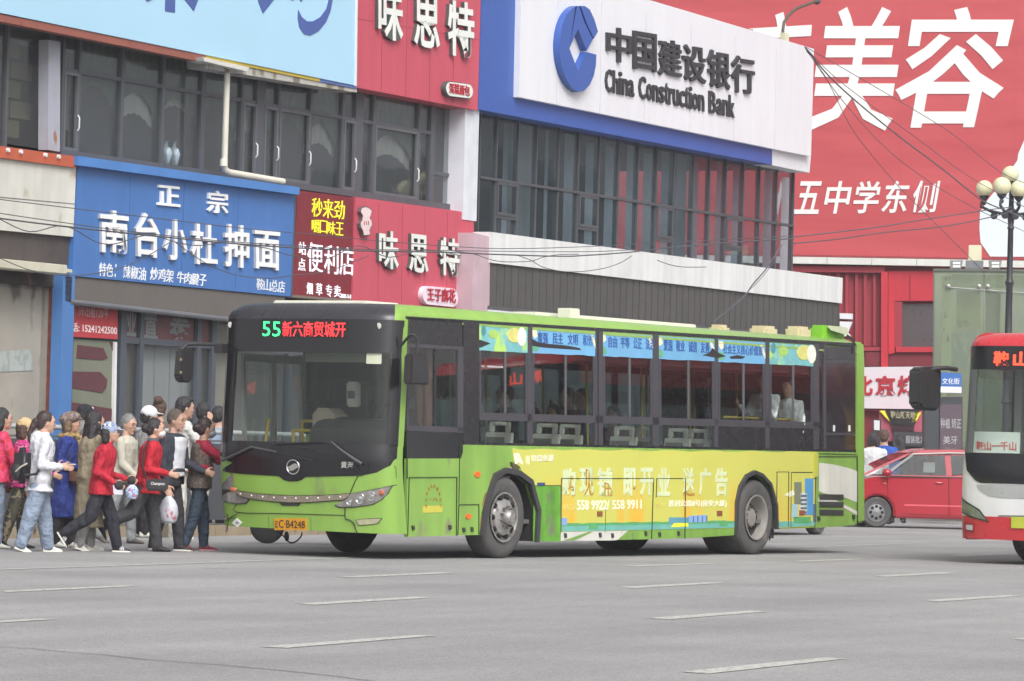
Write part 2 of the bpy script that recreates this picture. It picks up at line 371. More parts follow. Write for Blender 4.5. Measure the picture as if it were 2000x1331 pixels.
# left shop: parapet trim, white fascia, shutter, cream awning box, plaster infill
blk.part('parapet_trim',P(FA,[(-40,280),(150,306),(150,328),(-40,303)],-.06,.3),mat('orange_strip',(198,96,66),.5,var=.08,dirt=(120,60,50),dscale=4,dth=.64))
for x in (14,39,87,113): blk.part('bolt',MB().lathe([(.03,-.1),(.035,-.06)],(FA.px(x,292+x*.13,-.06)[0],0,FA.px(x,292+x*.13,-.06)[1]),'v',8),handle)
blk.part('fascia_panel',P(FA,[(-40,304),(149,328),(143,463),(-40,446)],0.0,.3),mat('old_white_fascia',(208,206,198),.6,streak=.12,dirt=(165,150,120),dscale=2.2,dth=.64))
blk.part('fascia_joint',P(FA,[(-40,381),(146,398),(146,399.5),(-40,383)],-.004,0.0),mat('joint_grey',(120,118,112),.8))
blk.part('shutter_box',P(FA,[(-40,446),(143,463),(141,518),(-40,500)],.08,.4),mat('brown_shutter',(84,76,74),.6,streak=.2))
blk.part('awning_box',P(FA,[(-40,501),(132,518),(131,536),(-40,520)],-.25,.1),mat('cream_box',(214,210,190),.6,streak=.05),bev=.01)
blk.part('wire_trunking',P(FA,[(131,525),(141,527),(141,533),(131,532)],-.1,0),mat('cream_box',(0,0,0)))
blk.part('lintel',P(FA,[(-40,520),(110,534),(108,562),(-40,548)],.15,.5),mat('dark_lintel',(66,56,54),.9,dirt=(110,84,78),dscale=3,dth=.55))
plaster=mat('plaster_infill',(172,166,156),.95,var=.14,vs=1.3,bump=.5,bs=20,dirt=(105,98,92),dscale=1.6,dth=.58)
blk.part('plaster_infill',MB().box(-8,U(98,700,.3),.3,.5,0,3.85),plaster)
blk.part('door_jamb',MB().box(U(83,700,.26),U(96,700,.26),.24,.3,0,3.72),mat('jamb_grey',(152,146,138),.9,var=.1))
blk.part('rusty_edge',MB().box(U(96,700,.2),U(96,700,.2)+.13,.1,.32,0,3.7),mat('rust_edge',(122,62,48),.9,var=.3,vs=9))
blk.part('paper_notice',P(FA,[(-30,690),(58,683),(64,700),(64,724),(-30,728)],.29,.3),mat('pale_paper',(186,192,188),.8,dirt=(150,158,155),dscale=9,dth=.5))
# blue pillar
blk.part('pillar',MB().box(U(119,700,-.02),U(142,700,-.02),-.02,.17,0,3.9),mat('blue_cladding',(82,132,196),.45,var=.05,vs=1))
# shopfront of the noodle shop
blk.part('roller_blind',P(FA,[(141,540),(556,580),(556,634),(139,589)],.03,.2),mat('blind_grey',(110,104,100),.75,var=.04))
blk.part('blind_rail',MB().tube([(FA.px(136,590,0)[0],.0,FA.px(136,590,0)[1]),(FA.px(560,637,0)[0],.0,FA.px(560,637,0)[1])],.045,8),mat('rail_grey',(110,112,118),.4))
blk.part('blind_end',P(FA,[(128,541),(141,541),(139,592),(127,588)],-.02,.2),mat('blind_end_dark',(58,56,58),.6))
VS=.3
fr_m=mat('shopfront_frame',(84,90,100),.5,var=.05)
def fpx(x,y,x1,y1,v=VS): a=FA.px(x,y,v);c=FA.px(x1,y1,v);return a[0],c[0],c[1],a[1]
for x0,x1 in ((230,241),(268,275),(380,388),(409,417),(560,566)):
    u0,u1=U(x0,700,VS),U(x1,700,VS);blk.part('mullion',MB().box(u0,u1,VS-.05,VS+.06,0,3.6),fr_m)
zt2=FA.px(250,665,VS)[1]
blk.part('transom',MB().box(U(240,700,VS),13,VS-.04,VS+.05,zt2-.05,zt2+.05),fr_m)
blk.part('transom',MB().box(U(240,700,VS),U(270,700,VS),VS-.04,VS+.05,1.25,1.38),fr_m)
blk.part('pane',MB().box(U(140,700,VS),13,VS,VS+.012,.2,3.6),glass('shopfront_glass',(238,240,240),1.45,.03,.06,(120,120,120),1.0))
blk.part('roller_shade',MB().box(U(278,700,.45),U(388,700,.45),.45,.46,.3,zt2-.02),mat('shade_grey',(196,196,198),.9,var=.05,vs=.8))
for x in (302,332,355): blk.part('shade_seam',MB().box(U(x,700,.44),U(x,700,.44)+.03,.44,.449,.3,zt2-.05),mat('seam_white',(190,190,192),.8))
blk.part('roller_shade',MB().box(U(240,700,.45),U(268,700,.45),.45,.46,.3,zt2-.02),mat('shade_brown',(140,134,130),.9,var=.05))
blk.part('roller_shade',MB().box(U(388,700,.45),U(411,700,.45),.45,.46,.3,zt2-.02),mat('shade_brown',(0,0,0)))
blk.part('inner_wall',MB().box(U(415,700,.5),U(450,700,.5),.5,.6,.3,3.6),mat('cream_inner',(205,196,178),.9,var=.06))
blk.part('inner_wall',MB().box(U(450,700,.6),13,1.2,1.3,.3,3.6),mat('inner_grey',(168,166,162),.9,var=.06))
camo=mat('olive_door_film',(128,132,116),.85,var=.06);mar=mat('maroon_patch',(100,58,66),.85,var=.06)
blk.part('door_panel',MB().box(U(142,700,.26),U(226,700,.26),.25,.29,0,FA.px(180,665,.26)[1]),camo)
for pts in ([(152,674),(202,680),(211,700),(200,704),(150,700)],[(140,726),(196,727),(210,742),(208,758),(200,768),(140,758)],[(140,786),(226,800),(226,860),(138,850)],[(215,668),(228,670),(222,690)]):
    blk.part('door_patch',P(FA,pts,.24,.25),mar)
blk.part('door_edge_strip',P(FA,[(225,668),(229,669),(226,850),(222,850)],.2,.25),mat('white_handle',(0,0,0)))
redf=mat('red_window_film',(134,70,74),.8,var=.08)
blk.part('window_film',P(FA,[(243,595),(268,598),(266,663),(240,661)],.31,.32),redf)
blk.part('window_film',P(FA,[(276,599),(379,609),(378,672),(274,662)],.31,.32),redf)
blk.part('window_film',P(FA,[(389,611),(410,613),(408,674),(387,672)],.31,.32),redf)
gl2=mat('film_glyph_grey',(160,162,162),.8)
for ch,q in (('业',[(246,656),(266,658),(266,600),(248,598)]),('置',[(280,660),(308,663),(306,604),(283,601)]),('泰',[(328,667),(372,670),(372,610),(334,606)])):
    blk.part('film_lettering',lettering(ch,pq(FA,q,.305),.305,.004,.02),gl2)
# end wall under the bank windows
blk.part('service_wall',MB().box(13.3,14.3,.1,1,0,5.3),mat('dark_wall',(90,88,88),.8))
# red rental banner in the window
t=T('rental_banner','red banner with white rental offer and phone number in the window under the blind','banner',FA,(0,.2,3))
t.part('sheet',P(FA,[(141,589),(230,597),(230,663),(139,658)],.2,.212),mat('red_banner',(200,68,76),.7,var=.06))
t.part('lettering',lettering('门市出租120平',pq(FA,[(146,617),(211,624),(212,603),(146,596)],.2),.2,.004,.0),mat('banner_pale',(205,180,180),.7))
t.part('lettering',lettering('话: 15241242500',pq(FA,[(140,648),(228,655),(228,637),(140,630)],.2),.2,.004,.015),mat('banner_white',(235,225,225),.7))
# vases in the upstairs window
vm=mat('porcelain',(176,190,198),.25,var=.1,vs=8)
for k,(x,lab) in enumerate(((318,'pale porcelain vase half hidden by the window mullion, left one of two'),(334,'pale porcelain vase standing fully clear in the upstairs window'))):
    u=U(x,322,.42);pr=[(.05,0),(.07,.03),(.1,.18),(.115,.28),(.08,.38),(.035,.43),(.03,.5),(.06,.55)]
    T('porcelain_vase',lab,'vase',FA,(u,.37,5.78),'vases upstairs',MB().lathe([(r*.9,h*.72) for r,h in pr],(u,.37,5.78),'z',18),vm)
# drainpipe
pp=[FA.px(x,y,-.12) for x,y in ((444,128),(438,322),(440,332),(448,337),(553,355))]
dp=T('drainpipe','cream plastic drainpipe bending above the blue noodle shop sign','pipe',FA,(pp[0][0],-.12,5.7))
dp.part('pipe',MB().tube([(a,-.12,b) for a,b in pp],.052,10),mat('pvc_cream',(222,218,205),.45,var=.05),ang=1)
a=FA.px(437,318,-.12);dp.part('collar',MB().tube([(a[0],-.12,a[1]-.06),(a[0],-.12,a[1]+.06)],.064,10),mat('pvc_cream',(0,0,0)))
dp.part('gutter_box',P(FA,[(397,112),(487,132),(483,140),(399,120)],-.42,-.12),mat('gutter_white',(208,206,200),.6,dirt=(140,120,100),dscale=4))
# ---------------------------------------------------------------- signs
def raised(t,s,q,v0,depth,face,side=None,bold=.02,name='character',gap=.06):
    """q px corners tl,tr,br,bl of the whole row; one part per character"""
    n=len(s);tl,tr,br,bl=[np.array(p,float) for p in q]
    for i,ch in enumerate(s):
        if ch==' ': continue
        a,b=(i+gap)/n,(i+1-gap)/n
        if ch==':': a,b=(i+.25)/n,(i+.36)/n
        Q=[bl*(1-a)+br*a,bl*(1-b)+br*b,tl*(1-b)+tr*b,tl*(1-a)+tr*a]
        Qz=pq(t.fr,[tuple(p) for p in Q],v0)
        if side is None: t.part(name,lettering(ch,Qz,v0,depth,bold),face)
        else:
            o=t.part(name,lettering(ch,Qz,v0,depth,bold),side)
            t.part('face',lettering(ch,pq(t.fr,[tuple(p) for p in Q],v0),v0-depth,.008,bold*.8),face,o)
def one(t,ch,box,v0,depth,face,side=None,bold=.02,sl=.12,name='character'):
    x0,y0,x1,y1=box;d=sl*(x1-x0)
    raised(t,ch,[(x0,y0),(x1,y0+d),(x1,y1),(x0,y1-d)],v0,depth,face,side,bold,name,0)
lw=mat('letter_white',(236,236,236),.45,k=1.0);blue_s=mat('sign_blue',(72,122,190),.45,var=.03,vs=.7,streak=.06)
s1=T('noodle_shop_sign','wide blue signboard with raised white characters above the noodle shop','sign',FA,(3,0,3.9))
s1.part('board',P(FA,[(152,320),(577,383),(568,580),(141,539)],0,.36),blue_s)
for x in (255,360,466): s1.part('sheet_joint',P(FA,[(x,325+(x-152)*.148),(x+.8,325+(x-152)*.148),(x-6,539+(x-141)*.097),(x-6.8,539+(x-141)*.097)],-.003,0),mat('joint_blue',(62,106,170),.6))
s1.part('cap_flashing',P(FA,[(153,305),(585,366),(585,381),(153,323)],-.14,.36),mat('sign_blue_cap',(80,136,206),.4))
s1.part('board_edge',P(FA,[(577,381),(579,381),(571,581),(569,581)],-.01,.3),mat('window_frame_grey',(0,0,0)))
for ch,bx in (('正',(305,361,349,405)),('宗',(402,371,443,419))): one(s1,ch,bx,0,.035,lw,None,.018,.1)
for ch,bx in (('南',(191,409,246,498)),('台',(260,414,307,505)),('小',(316,427,361,511)),('杜',(370,435,420,520)),('抻',(434,437,482,525)),('面',(493,448,542,529))):
    one(s1,ch,bx,0,.045,lw,mat('letter_side',(190,190,195),.6),.018,.1)
raised(s1,'特色:',[(194,513),(236,517),(234,543),(192,539)],0,.008,lw,gap=.03,bold=.004)
raised(s1,'辣椒油',[(241,518),(286,524),(284,549),(239,543)],0,.008,lw,gap=.03,bold=.004)
raised(s1,'炒鸡架',[(294,522),(340,528),(338,553),(292,547)],0,.008,lw,gap=.03,bold=.004)
raised(s1,'牛肉腱子',[(346,530),(404,537),(402,560),(344,552)],0,.008,lw,gap=.03,bold=.004)
raised(s1,'鞍山总店',[(501,543),(557,550),(556,573),(500,566)],0,.008,lw,gap=.03,bold=.0)
dr=mat('sign_dark_red',(132,34,46),.45,var=.06,streak=.1)
s2=T('convenience_sign','narrow dark red signboard with yellow and white lettering between the blue and pink signs','sign',FA,(8,0,3.9))
s2.part('board',P(FA,[(581,372),(691,386),(685,585),(571,576)],.02,.3),dr)
s2.part('frame',P(FA,[(571,576),(685,585),(685,590),(571,581)],-.01,.3),mat('bronze_frame',(130,115,105),.5))
ye=mat('neon_yellow',(236,232,60),.5,k=1.0)
ylw=glow('lit_yellow',(225,225,50),.25);wlt=glow('lit_white',(235,238,245),.25)
raised(s2,'秒来劲',[(608,386),(674,393),(672,430),(608,423)],.02,.012,ylw,gap=.03,bold=.0)
raised(s2,'嚼口味王',[(608,428),(671,436),(670,461),(608,454)],.02,.012,ylw,gap=.03,bold=.0)
one(s2,'站',(583,472,597,499),.02,.01,wlt,None,.004);one(s2,'点',(582,504,596,530),.02,.01,wlt,None,.004)
for ch,bx in (('便',(600,473,630,534)),('利',(633,478,660,537)),('店',(663,482,691,540))): one(s2,ch,bx,.02,.012,wlt,None,.0)
for ch,bx in (('烟',(599,552,610,576)),('草',(617,553,629,578)),('专',(636,556,648,581)),('卖',(652,557,665,582))): one(s2,ch,bx,.02,.01,wlt,None,.004)
s2.part('lettering',lettering('2025-5-8',pq(FA,[(665,582),(685,584),(685,576),(665,574)],.02),.02,.01),wlt)
pk=mat('sign_rose_red',(208,86,104),.5,var=.03,vs=.7,streak=.04)
lf=mat('letter_ivory',(226,228,222),.5);ls=mat('letter_side_dark',(84,88,88),.6)
s3=T('bakery_sign','rose red signboard with white characters behind the green bus roof, lower of two','sign',FA,(11,0,3.9))
s3.part('board',P(FA,[(695,385),(926,417),(921,640),(687,620)],0,.3),pk)
for ch,bx in (('味',(734,449,772,528)),('思',(793,456,830,535)),('特',(853,463,891,542))): one(s3,ch,bx,0,.065,lf,ls,.022,.13)
def pill(t,box,sl,txt,thick,fm,tm,rimm,tq):
    x0,y0,x1,y1=box;h=(y1-y0)/2;pts=[]
    for k in range(13):
        a=math.pi/2+math.pi*k/12;pts.append((x0+h*.62+h*.62*math.cos(a),y0+h-h*math.sin(a)))
    for k in range(13):
        a=-math.pi/2+math.pi*k/12;pts.append((x1-h*.62+h*.62*math.cos(a),y0+h-h*math.sin(a)))
    pts=[(x,y+sl*(x-x0)) for x,y in pts]
    o=t.part('plaque',P(t.fr,pts,-thick,0,-thick),fm if rimm is None else rimm)
    if rimm:
        cx=(x0+x1)/2;cy=(y0+y1)/2+sl*(x1-x0)/2
        t.part('face',P(t.fr,[(cx+(x-cx)*.96,cy+(y-cy)*.9) for x,y in pts],-thick-.01,-thick,-thick),fm,o)
    t.part('lettering',lettering(txt,pq(t.fr,tq,-thick-.012),-thick-.012,.012,.015),tm,o)
pill(s3,(826,558,895,594),.1,'王子麻花',.1,mat('pill_pale_pink',(232,214,226),.5),mat('letter_red',(190,40,60),.5),None,[(835,587),(890,593),(889,565),(834,562)])
s3.part('lettering',lettering('大厦店',pq(FA,[(893,604),(914,606),(914,594),(893,592)],0),0,.02,.01),mat('letter_cream',(220,205,190),.6))
jm=mat('joint_rose',(172,66,84),.6)
for x in (740,786,830,874): s3.part('sheet_joint',P(FA,[(x,389+(x-695)*.14),(x+.8,389+(x-695)*.14),(x-1.5,600+(x-695)*.06),(x-2.3,600+(x-695)*.06)],-.003,0),jm)
# chef hand emblem: plain generic hand and hat outline
a=[(707,406),(714,403),(722,406),(727,411),(725,419),(722,426),(727,432),(728,440),(724,447),(722,452),(724,460),(711,462),(709,452),(705,446),(704,437),(708,431),(709,422),(705,414)]
o=s3.part('emblem',P(FA,a,-.08,0,-.08),mat('emblem_side',(110,90,92),.6))
s3.part('face',P(FA,[(716+(x-716)*.9,432+(y-432)*.93) for x,y in a],-.09,-.08,-.09),mat('emblem_pale',(226,205,205),.5),o)
for k in range(3): s3.part('emblem_line',P(FA,[(711+k*4,432),(712+k*4,432),(713+k*4,440),(712+k*4,440)],-.095,-.09),mat('letter_red',(0,0,0)),o)
s4=T('bakery_sign','rose red signboard with white characters above the upstairs windows, upper of two','sign',FA,(11,-.1,7.6))
s4.part('board',P(FA,[(700,-70),(940,-28),(933,216),(695,171)],-.12,.3),mat('sign_rose_red2',(206,84,102),.5,var=.03,vs=.7,streak=.08))
for ch,bx in (('味',(732,-32,780,83)),('思',(802,-20,852,98)),('特',(868,-1,919,116))): one(s4,ch,bx,-.12,.07,lf,ls,.022,.17)
pill(s4,(870,158,924,188),.13,'蛋糕面包',.1+.12,mat('letter_ivory',(0,0,0)),mat('letter_red',(0,0,0)),ls,[(877,182),(917,189),(917,168),(877,162)])
for x in (748,796,842,888): s4.part('sheet_joint',P(FA,[(x,-40),(x+.8,-40),(x-3,181+(x-748)*.18),(x-3.8,181+(x-748)*.18)],-.124,-.12),jm)
for pts in ([(698,36),(938,78),(938,79),(698,37)],): s4.part('sheet_joint',P(FA,pts,-.124,-.12),jm)
# pale blue billboard with only the feet of dark blue characters in view
s5=T('pale_blue_billboard','large pale blue billboard across the top left, cut off dark blue characters','billboard',FA,(-2,-.3,7.7))
s5.part('board',P(FA,[(-60,-160),(700,-110),(697,168),(-60,13)],-.3,-.1),mat('billboard_pale_blue',(166,205,228),.6,var=.03,vs=.4,k=.98))
s5.part('edge',P(FA,[(697,-110),(701,-110),(696,169),(694,168)],-.32,-.1),mat('white_panel',(0,0,0)))
nb=mat('letter_navy',(74,98,168),.6)
for pts in ([(324,-25),(343,-25),(342,25),(323,22)],[(286,-8),(308,-26),(300,-2),(290,4),(285,2)],[(358,-4),(390,-24),(388,-2),(379,22)],[(500,-20),(548,-16),(514,27),(505,4)],
            [(560,-6),(572,2),(584,-10)],[(583,-8),(588,5),(600,-12)]):
    s5.part('character_stroke',P(FA,pts,-.31,-.3),nb)
cr=[(583,20),(590,34),(600,42),(612,42),(626,34),(638,18),(645,-10),(649,-20),(650,0),(646,22),(637,44),(622,62),(606,70),(594,67),(585,54),(582,36)]
s5.part('character_stroke',P(FA,cr,-.31,-.3),nb)
# ---------------------------------------------------------------- bank
bk=T('bank_building','bank with a dark glass curtain wall over a white ledge and grey shutters','building',FA,(20,.3,0))
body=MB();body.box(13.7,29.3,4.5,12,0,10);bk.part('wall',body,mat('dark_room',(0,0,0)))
body=MB();body.box(13.7,29.9,.45,12,7.75,10.2);bk.part('upper_wall',body,wall_l)
mx=[934,967,1009,1045,1088,1127,1167,1205,1243,1279.5,1313,1351,1383,1415,1449,1481,1514,1547]
VB=.3;zbt=7.75;zb0=5.28;zmid=FA.px(1240,394,VB)[1]
cw=glass('curtain_wall_glass',(216,222,226),1.5,.03,.10,(112,122,130),.8)
bm_=mat('mullion_dark',(80,83,88),.5)
uu=[U(x,344+(x-933)*.165,VB) for x in mx]
for i,u in enumerate(uu):
    bk.part('mullion',MB().box(u-.02,u+.02,VB-.03,VB+.08,zb0,zbt),bm_)
bk.part('transom',MB().box(uu[0],uu[-1],VB-.05,VB+.06,zmid-.025,zmid+.025),bm_)
fl=random.Random(3)
for i in range(len(uu)-1):
    a,c=uu[i]+.03,uu[i+1]-.03
    def pane(z0,z1):
        # each pane sits a hair differently, so reflections break from pane to pane
        e=fl.uniform(-.012,.012);f=fl.uniform(-.012,.012);mb=MB()
        mb.add([(a,VB+e,z0),(c,VB-e,z0),(c,VB-e+f,z1),(a,VB+e+f,z1),(a,VB+e+.01,z0),(c,VB-e+.01,z0),(c,VB-e+f+.01,z1),(a,VB+e+f+.01,z1)],[(0,1,2,3),(4,7,6,5),(0,4,5,1),(1,5,6,2),(2,6,7,3),(3,7,4,0)])
        bk.part('pane',mb,cw)
    pane(zmid+.03,zbt)
    if i in (1,5,9,13):
        pane(zb0,zmid-.68);h=zmid-.65
        f=MB()
        for q in ((a,a+.05,h,zmid-.03),(c-.05,c,h,zmid-.03),(a+.05,c-.05,h,h+.05),(a+.05,c-.05,zmid-.08,zmid-.03)): f.box(q[0],q[1],VB-.05,VB-.005,q[2],q[3])
        s=bk.part('sash',f,bm_)
        bk.part('pane',MB().box(a+.05,c-.05,VB-.03,VB-.02,h+.05,zmid-.08),cw,s)
        bk.part('rail',MB().box(a,c,VB-.03,VB+.05,h-.06,h),bm_)
    else: pane(zb0,zmid-.03)
# curtains and pillars inside the bank
ic=mat('bank_curtain',(214,218,220),.9,var=.08)
def blinds(x0,x1,z0,z1,m,v=.8):
    u0,u1=U(x0,400,v),U(x1,400,v);n=max(int((u1-u0)/.06),4);mb=MB()
    mb.add([(u0+(u1-u0)*i/n,v+.03*math.sin(i*2),z) for z in (z0,z1) for i in range(n+1)],[(i,i+1,n+2+i,n+1+i) for i in range(n)]);bk.part('curtain',mb,m,ang=None)
bk.part('inner_column',MB().box(U(1010,400,.6),U(1042,400,.6),.6,.9,zb0,zbt),mat('bank_inner_column',(190,190,186),.8))
bk.part('inner_column',MB().box(U(1320,400,.6),U(1340,400,.6),.6,.9,zb0,zbt),mat('bank_inner_column',(0,0,0)))
for x0,x1 in ((980,998),(1062,1070),(1100,1120),(1142,1156),(1180,1196),(1222,1240),(1255,1275),(1290,1310),(1350,1362),(1398,1410),(1430,1445),(1492,1508),(1526,1540)): blinds(x0,x1,zb0,zbt-.2+.1*math.sin(x0),ic)
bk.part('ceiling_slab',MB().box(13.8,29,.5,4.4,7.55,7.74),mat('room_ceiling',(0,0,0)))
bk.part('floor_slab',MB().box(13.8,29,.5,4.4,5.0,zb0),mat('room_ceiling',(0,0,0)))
bk.part('board',P(FA,[(1002,400),(1036,408),(1026,470),(996,466)],.7,.72),mat('brown_board',(100,80,70),.8))
# ledge, shutter, lower wall
VL=-.35;uL=FA.px(957,490,VL)[0];uR=FA.px(1645,580,VL)[0]
ledge_m=mat('ledge_white',(222,223,222),.6,var=.03,streak=.16,dirt=(170,160,145),dscale=3,dth=.68)
bk.part('ledge',MB().box(uL,uR,VL,.6,4.74,5.30),ledge_m)
bk.part('shutter',MB().box(uL+.02,uR-.03,VL+.05,VL+.25,3.95,4.74),mat('bank_shutter',(88,86,84),.7,var=.05,streak=.18))
sh=MB()
for k in range(60):
    u=uL+.1+k*.3
    if u<uR-.1: sh.box(u,u+.02,VL+.035,VL+.05,3.97,4.72)
bk.part('shutter_ribs',sh,mat('bank_shutter_rib',(82,80,79),.7),kind='stuff')
bk.part('shutter_rail',MB().box(uL,uR,VL,VL+.25,3.88,3.95),mat('rail_dark',(92,92,98),.5))
bk.part('lower_wall',MB().box(uL,uR,VL,.8,0,3.88),mat('ledge_white2',(218,219,222),.6,streak=.1))
bk.part('side_wall',P(FA,[(926,455),(958,463),(955,640),(921,640)],VL+.02,.3,VL+.02),mat('wall_red_bounce',(206,178,188),.6,streak=.06))  # pink tint puts reflected red light into the wall colour
bs=T('bank_sign','huge white bank signboard with a blue border, round logo and black lettering','sign',FA,(20,-.1,7.7))
bb=mat('bank_blue',(56,96,178),.4,var=.03,vs=.5)
bs.part('border',P(FA,[(942,-60),(1900,60),(1508,322),(934,214)][:1]+[(1240,-60),(1300,60),(1508,290),(1508,322),(934,214)],-.1,.4),bb)
bs.part('end_box',P(FA,[(1508,288),(1584,303),(1581,338),(1508,323)],-.1,.4),white)
wp=mat('bank_white',(222,222,227),.4,var=.02,vs=.5,streak=.02)
for x in (1090,1175,1262,1350,1436,1516): bs.part('panel_joint',P(FA,[(x,-20+(x-1090)*.27),(x+.8,-20+(x-1090)*.27),(x-3,204+(x-1090)*.205),(x-3.8,204+(x-1090)*.205)],-.223,-.22),mat('joint_pale',(198,198,204),.6))
bs.part('panel',P(FA,[(1019,-60),(1227,-12),(1590,96),(1584,306),(1014,190)],-.22,-.1),wp)
# logo ring with a coin shaped opening and a slit
cx,cy=1134,96
def el(a,rx=41,ry=84): return (cx+rx*math.sin(a)-4*math.cos(a)*0,cy-ry*math.cos(a)+.12*rx*math.sin(a))
outer=[el(a) for a in np.linspace(math.radians(-10),math.radians(-170),20)]
top=[(1124,12),(1134,10.5)]
ring=[(1124,13)]+outer+[(1128,180),(1140,178),(1152,166),(1160,148),(1164,128),(1165,107),(1146,102),(1129,139),(1112,95),(1129,57),(1146,100),(1158,77),(1141,43),(1131,12)]
lg=bs.part('logo',P(FA,ring,-.36,-.22,-.36),bb)
lg2=bs.part('logo',P(FA,[(1134,12),(1142,12),(1152,19),(1161,38),(1168,62),(1160,76),(1146,46)],-.36,-.22,-.36),bb)
bl=mat('letter_black',(52,52,56),.55)
for ch,bx in (('中',(1182,51,1229,126)),('国',(1234,60,1278,142)),('建',(1283,75,1328,154)),('设',(1330,86,1375,165)),('银',(1379,96,1422,177)),('行',(1426,107,1470,187))): one(bs,ch,bx,-.22,.06,bl,None,.014,.17)
en='China Construction Bank';n=len(en)
vv,ff,_a=glyphs(en,.02)
raisedq=pq(FA,[(1179,179),(1433,231),(1433,188),(1179,134)],-.22)
cx0=0
# letters one by one, spaced by their own widths
wd={c:(.28 if c in 'i' else .22 if c=='l' else .36 if c in 'tr' else .36 if c==' ' else .72 if c in 'CB' else .56) for c in en};tot=sum(wd[c] for c in en)
hx={'C':(0,1),'h':(0,1),'i':(0,1),'n':(0,.74),'a':(0,.74),'o':(0,.74),'s':(0,.74),'t':(0,.93),'r':(0,.74),'u':(0,.74),'c':(0,.74),'B':(0,1),'k':(0,1)}
for c in en:
    w_=wd[c]/tot
    if c!=' ':
        a0,a1=cx0+.08*w_,cx0+.94*w_;h=hx[c][1];bl_,br_,tr_,tl_=[np.array(p,float) for p in ((1179,179),(1433,231),(1433,188),(1179,134))]
        B=lambda a,hh:(bl_*(1-a)+br_*a)*(1-hh)+(tl_*(1-a)+tr_*a)*hh
        bs.part('letter',lettering(c,pq(FA,[tuple(B(a0,0)),tuple(B(a1,0)),tuple(B(a1,h)),tuple(B(a0,h))],-.22),-.22,.04,.012),bl)
    cx0+=w_
for x,y in ((1340,23),(1468,58)): bs.part('roof_stud',MB().tube([(FA.px(x,y+8,0)[0],0,FA.px(x,y+8,0)[1]),(FA.px(x,y,0)[0],0,FA.px(x,y,0)[1])],.03,6),bm_)
# bent lamp arm on the bank parapet
lp=[FA.px(x,y,.1) for x,y in ((1531,86),(1529,60),(1531,45),(1540,30),(1556,17),(1582,7),(1596,2))]
la=T('parapet_lamp_arm','rusty bent lamp arm with a cream junction box on top of the bank sign','lamp arm',FA,(lp[0][0],.1,lp[0][1]))
la.part('arm',MB().tube([(a,.1,b) for a,b in lp],.035,8),mat('rusty_pipe',(96,84,72),.6,var=.2,vs=9),ang=1)
la.part('junction_box',P(FA,[(1532,64),(1541,66),(1541,84),(1532,82)],.02,.12),mat('cream_plastic',(226,222,190),.6))
la.part('lamp_head',MB().lathe([(.02,-.1),(.09,0),(.02,.08)],(lp[-1][0],.1,lp[-1][1]),'u',10),bm_)
# ================================================================ far right: red billboard and red building
UE=18.8
_q=AT(1546,600,108.)
FRD=Frame(float(_q[0]),float(_q[1]),math.radians(90+10))   # u to the right and slightly nearer, v away
redb=T('red_billboard','huge red billboard with white slanted characters behind the bank','billboard',FRD,(5,0,6.5))
def PR(pts,v0,v1,v=None): return P(FRD,pts,v0,v1,v)
rb=mat('billboard_red',(198,78,84),.65,var=.025,vs=.25,bump=.5,bs=.5,bsc=(.3,1,1.2),bd=.3)
rb_seam=mat('billboard_seam',(188,72,78),.65)
z0=FRD.px(1700,501,0)[1];z1=FRD.px(1700,-120,0)[1];uR_=FRD.px(2000,300)[0]
redb.part('board',MB().box(-8,UE,0,.5,z0,z1),rb)
for k in range(9): redb.part('vinyl_seam',MB().box(-6+k*2.9,-5.985+k*2.9,-.003,0,z0,z1),rb_seam)
rw=mat('billboard_white',(228,226,224),.65,var=.02)
for ch,q in (('疗',[(1425,235),(1572,235),(1588,20),(1440,30)]),('美',[(1572,256),(1740,256),(1775,14),(1606,14)]),('容',[(1738,250),(1942,250),(1998,14),(1772,14)])):
    redb.part('lettering',lettering(ch,pq(FRD,q,-.01),-.01,.01,.014),rw)
for i,ch in enumerate('十五中学东侧'):
    x=1495+i*57;redb.part('lettering',lettering(ch,pq(FRD,[(x-3,419-i*.6),(x+46,419-i*.6),(x+57,355-i*.4),(x+9,355-i*.4)],-.01),-.01,.01,.018),rw)
fg=[(2000,275),(1989,300),(1987,314),(1979,325),(1972,340),(1950,365),(1930,390),(1914,415),(1913,448),(1915,474),(1934,501.5),(2120,503),(2120,200),(2030,240)]
redb.part('pale_shape',PR(fg,-.02,-.004,-.01),mat('billboard_pale',(216,224,230),.65,var=.02))
redb.part('bottom_trim',MB().box(-8,UE,-.03,.3,z0-.04,z0+.01),mat('torn_edge',(150,60,66),.7))
rd=mat('red_cladding',(164,52,66),.6,var=.05,vs=.6,streak=.1);rd2=mat('red_cladding_bright',(196,44,60),.55,var=.05,vs=.6,streak=.08)
rbl=T('red_building','red clad building with ribbed panels and a square dark window below the red billboard','building',FRD,(5,.3,0))
zs=FRD.px(1700,518,0)[1]
rbl.part('wall',MB().box(-9,26,.3,10,0,zs),rd)
rbl.part('upper_wall',MB().box(-8,UE,.5,10,zs,z1-.3),mat('dark_wall',(0,0,0)))
tile=mat('white_strip',(212,212,206),.6,var=.04,streak=.1)
for k in range(22): rbl.part('strip_panel',MB().box(-6+k*1.15,-6+k*1.15+1.14,-.1,.3,zs,z0-.05),tile)
rbl.part('fascia_band',PR([(1480,519),(1728,521),(1728,533),(1480,531)],.05,.3),rd)
rbl.part('pilaster',PR([(1721,531),(1734,531),(1734,720),(1721,720)],.0,.3),rd2)
for i,x in enumerate((1490,1508,1526,1544,1561,1579,1597,1615.5,1634,1651,1670,1687,1705)):
    rbl.part('rib',PR([(x,533),(x+6,533),(x+6,676),(x,676)],.16,.3),rd)
    rbl.part('cladding_panel',PR([(x+6.3,533),(x+17.8,533),(x+17.8,676),(x+6.3,676)],.26,.3),rd)
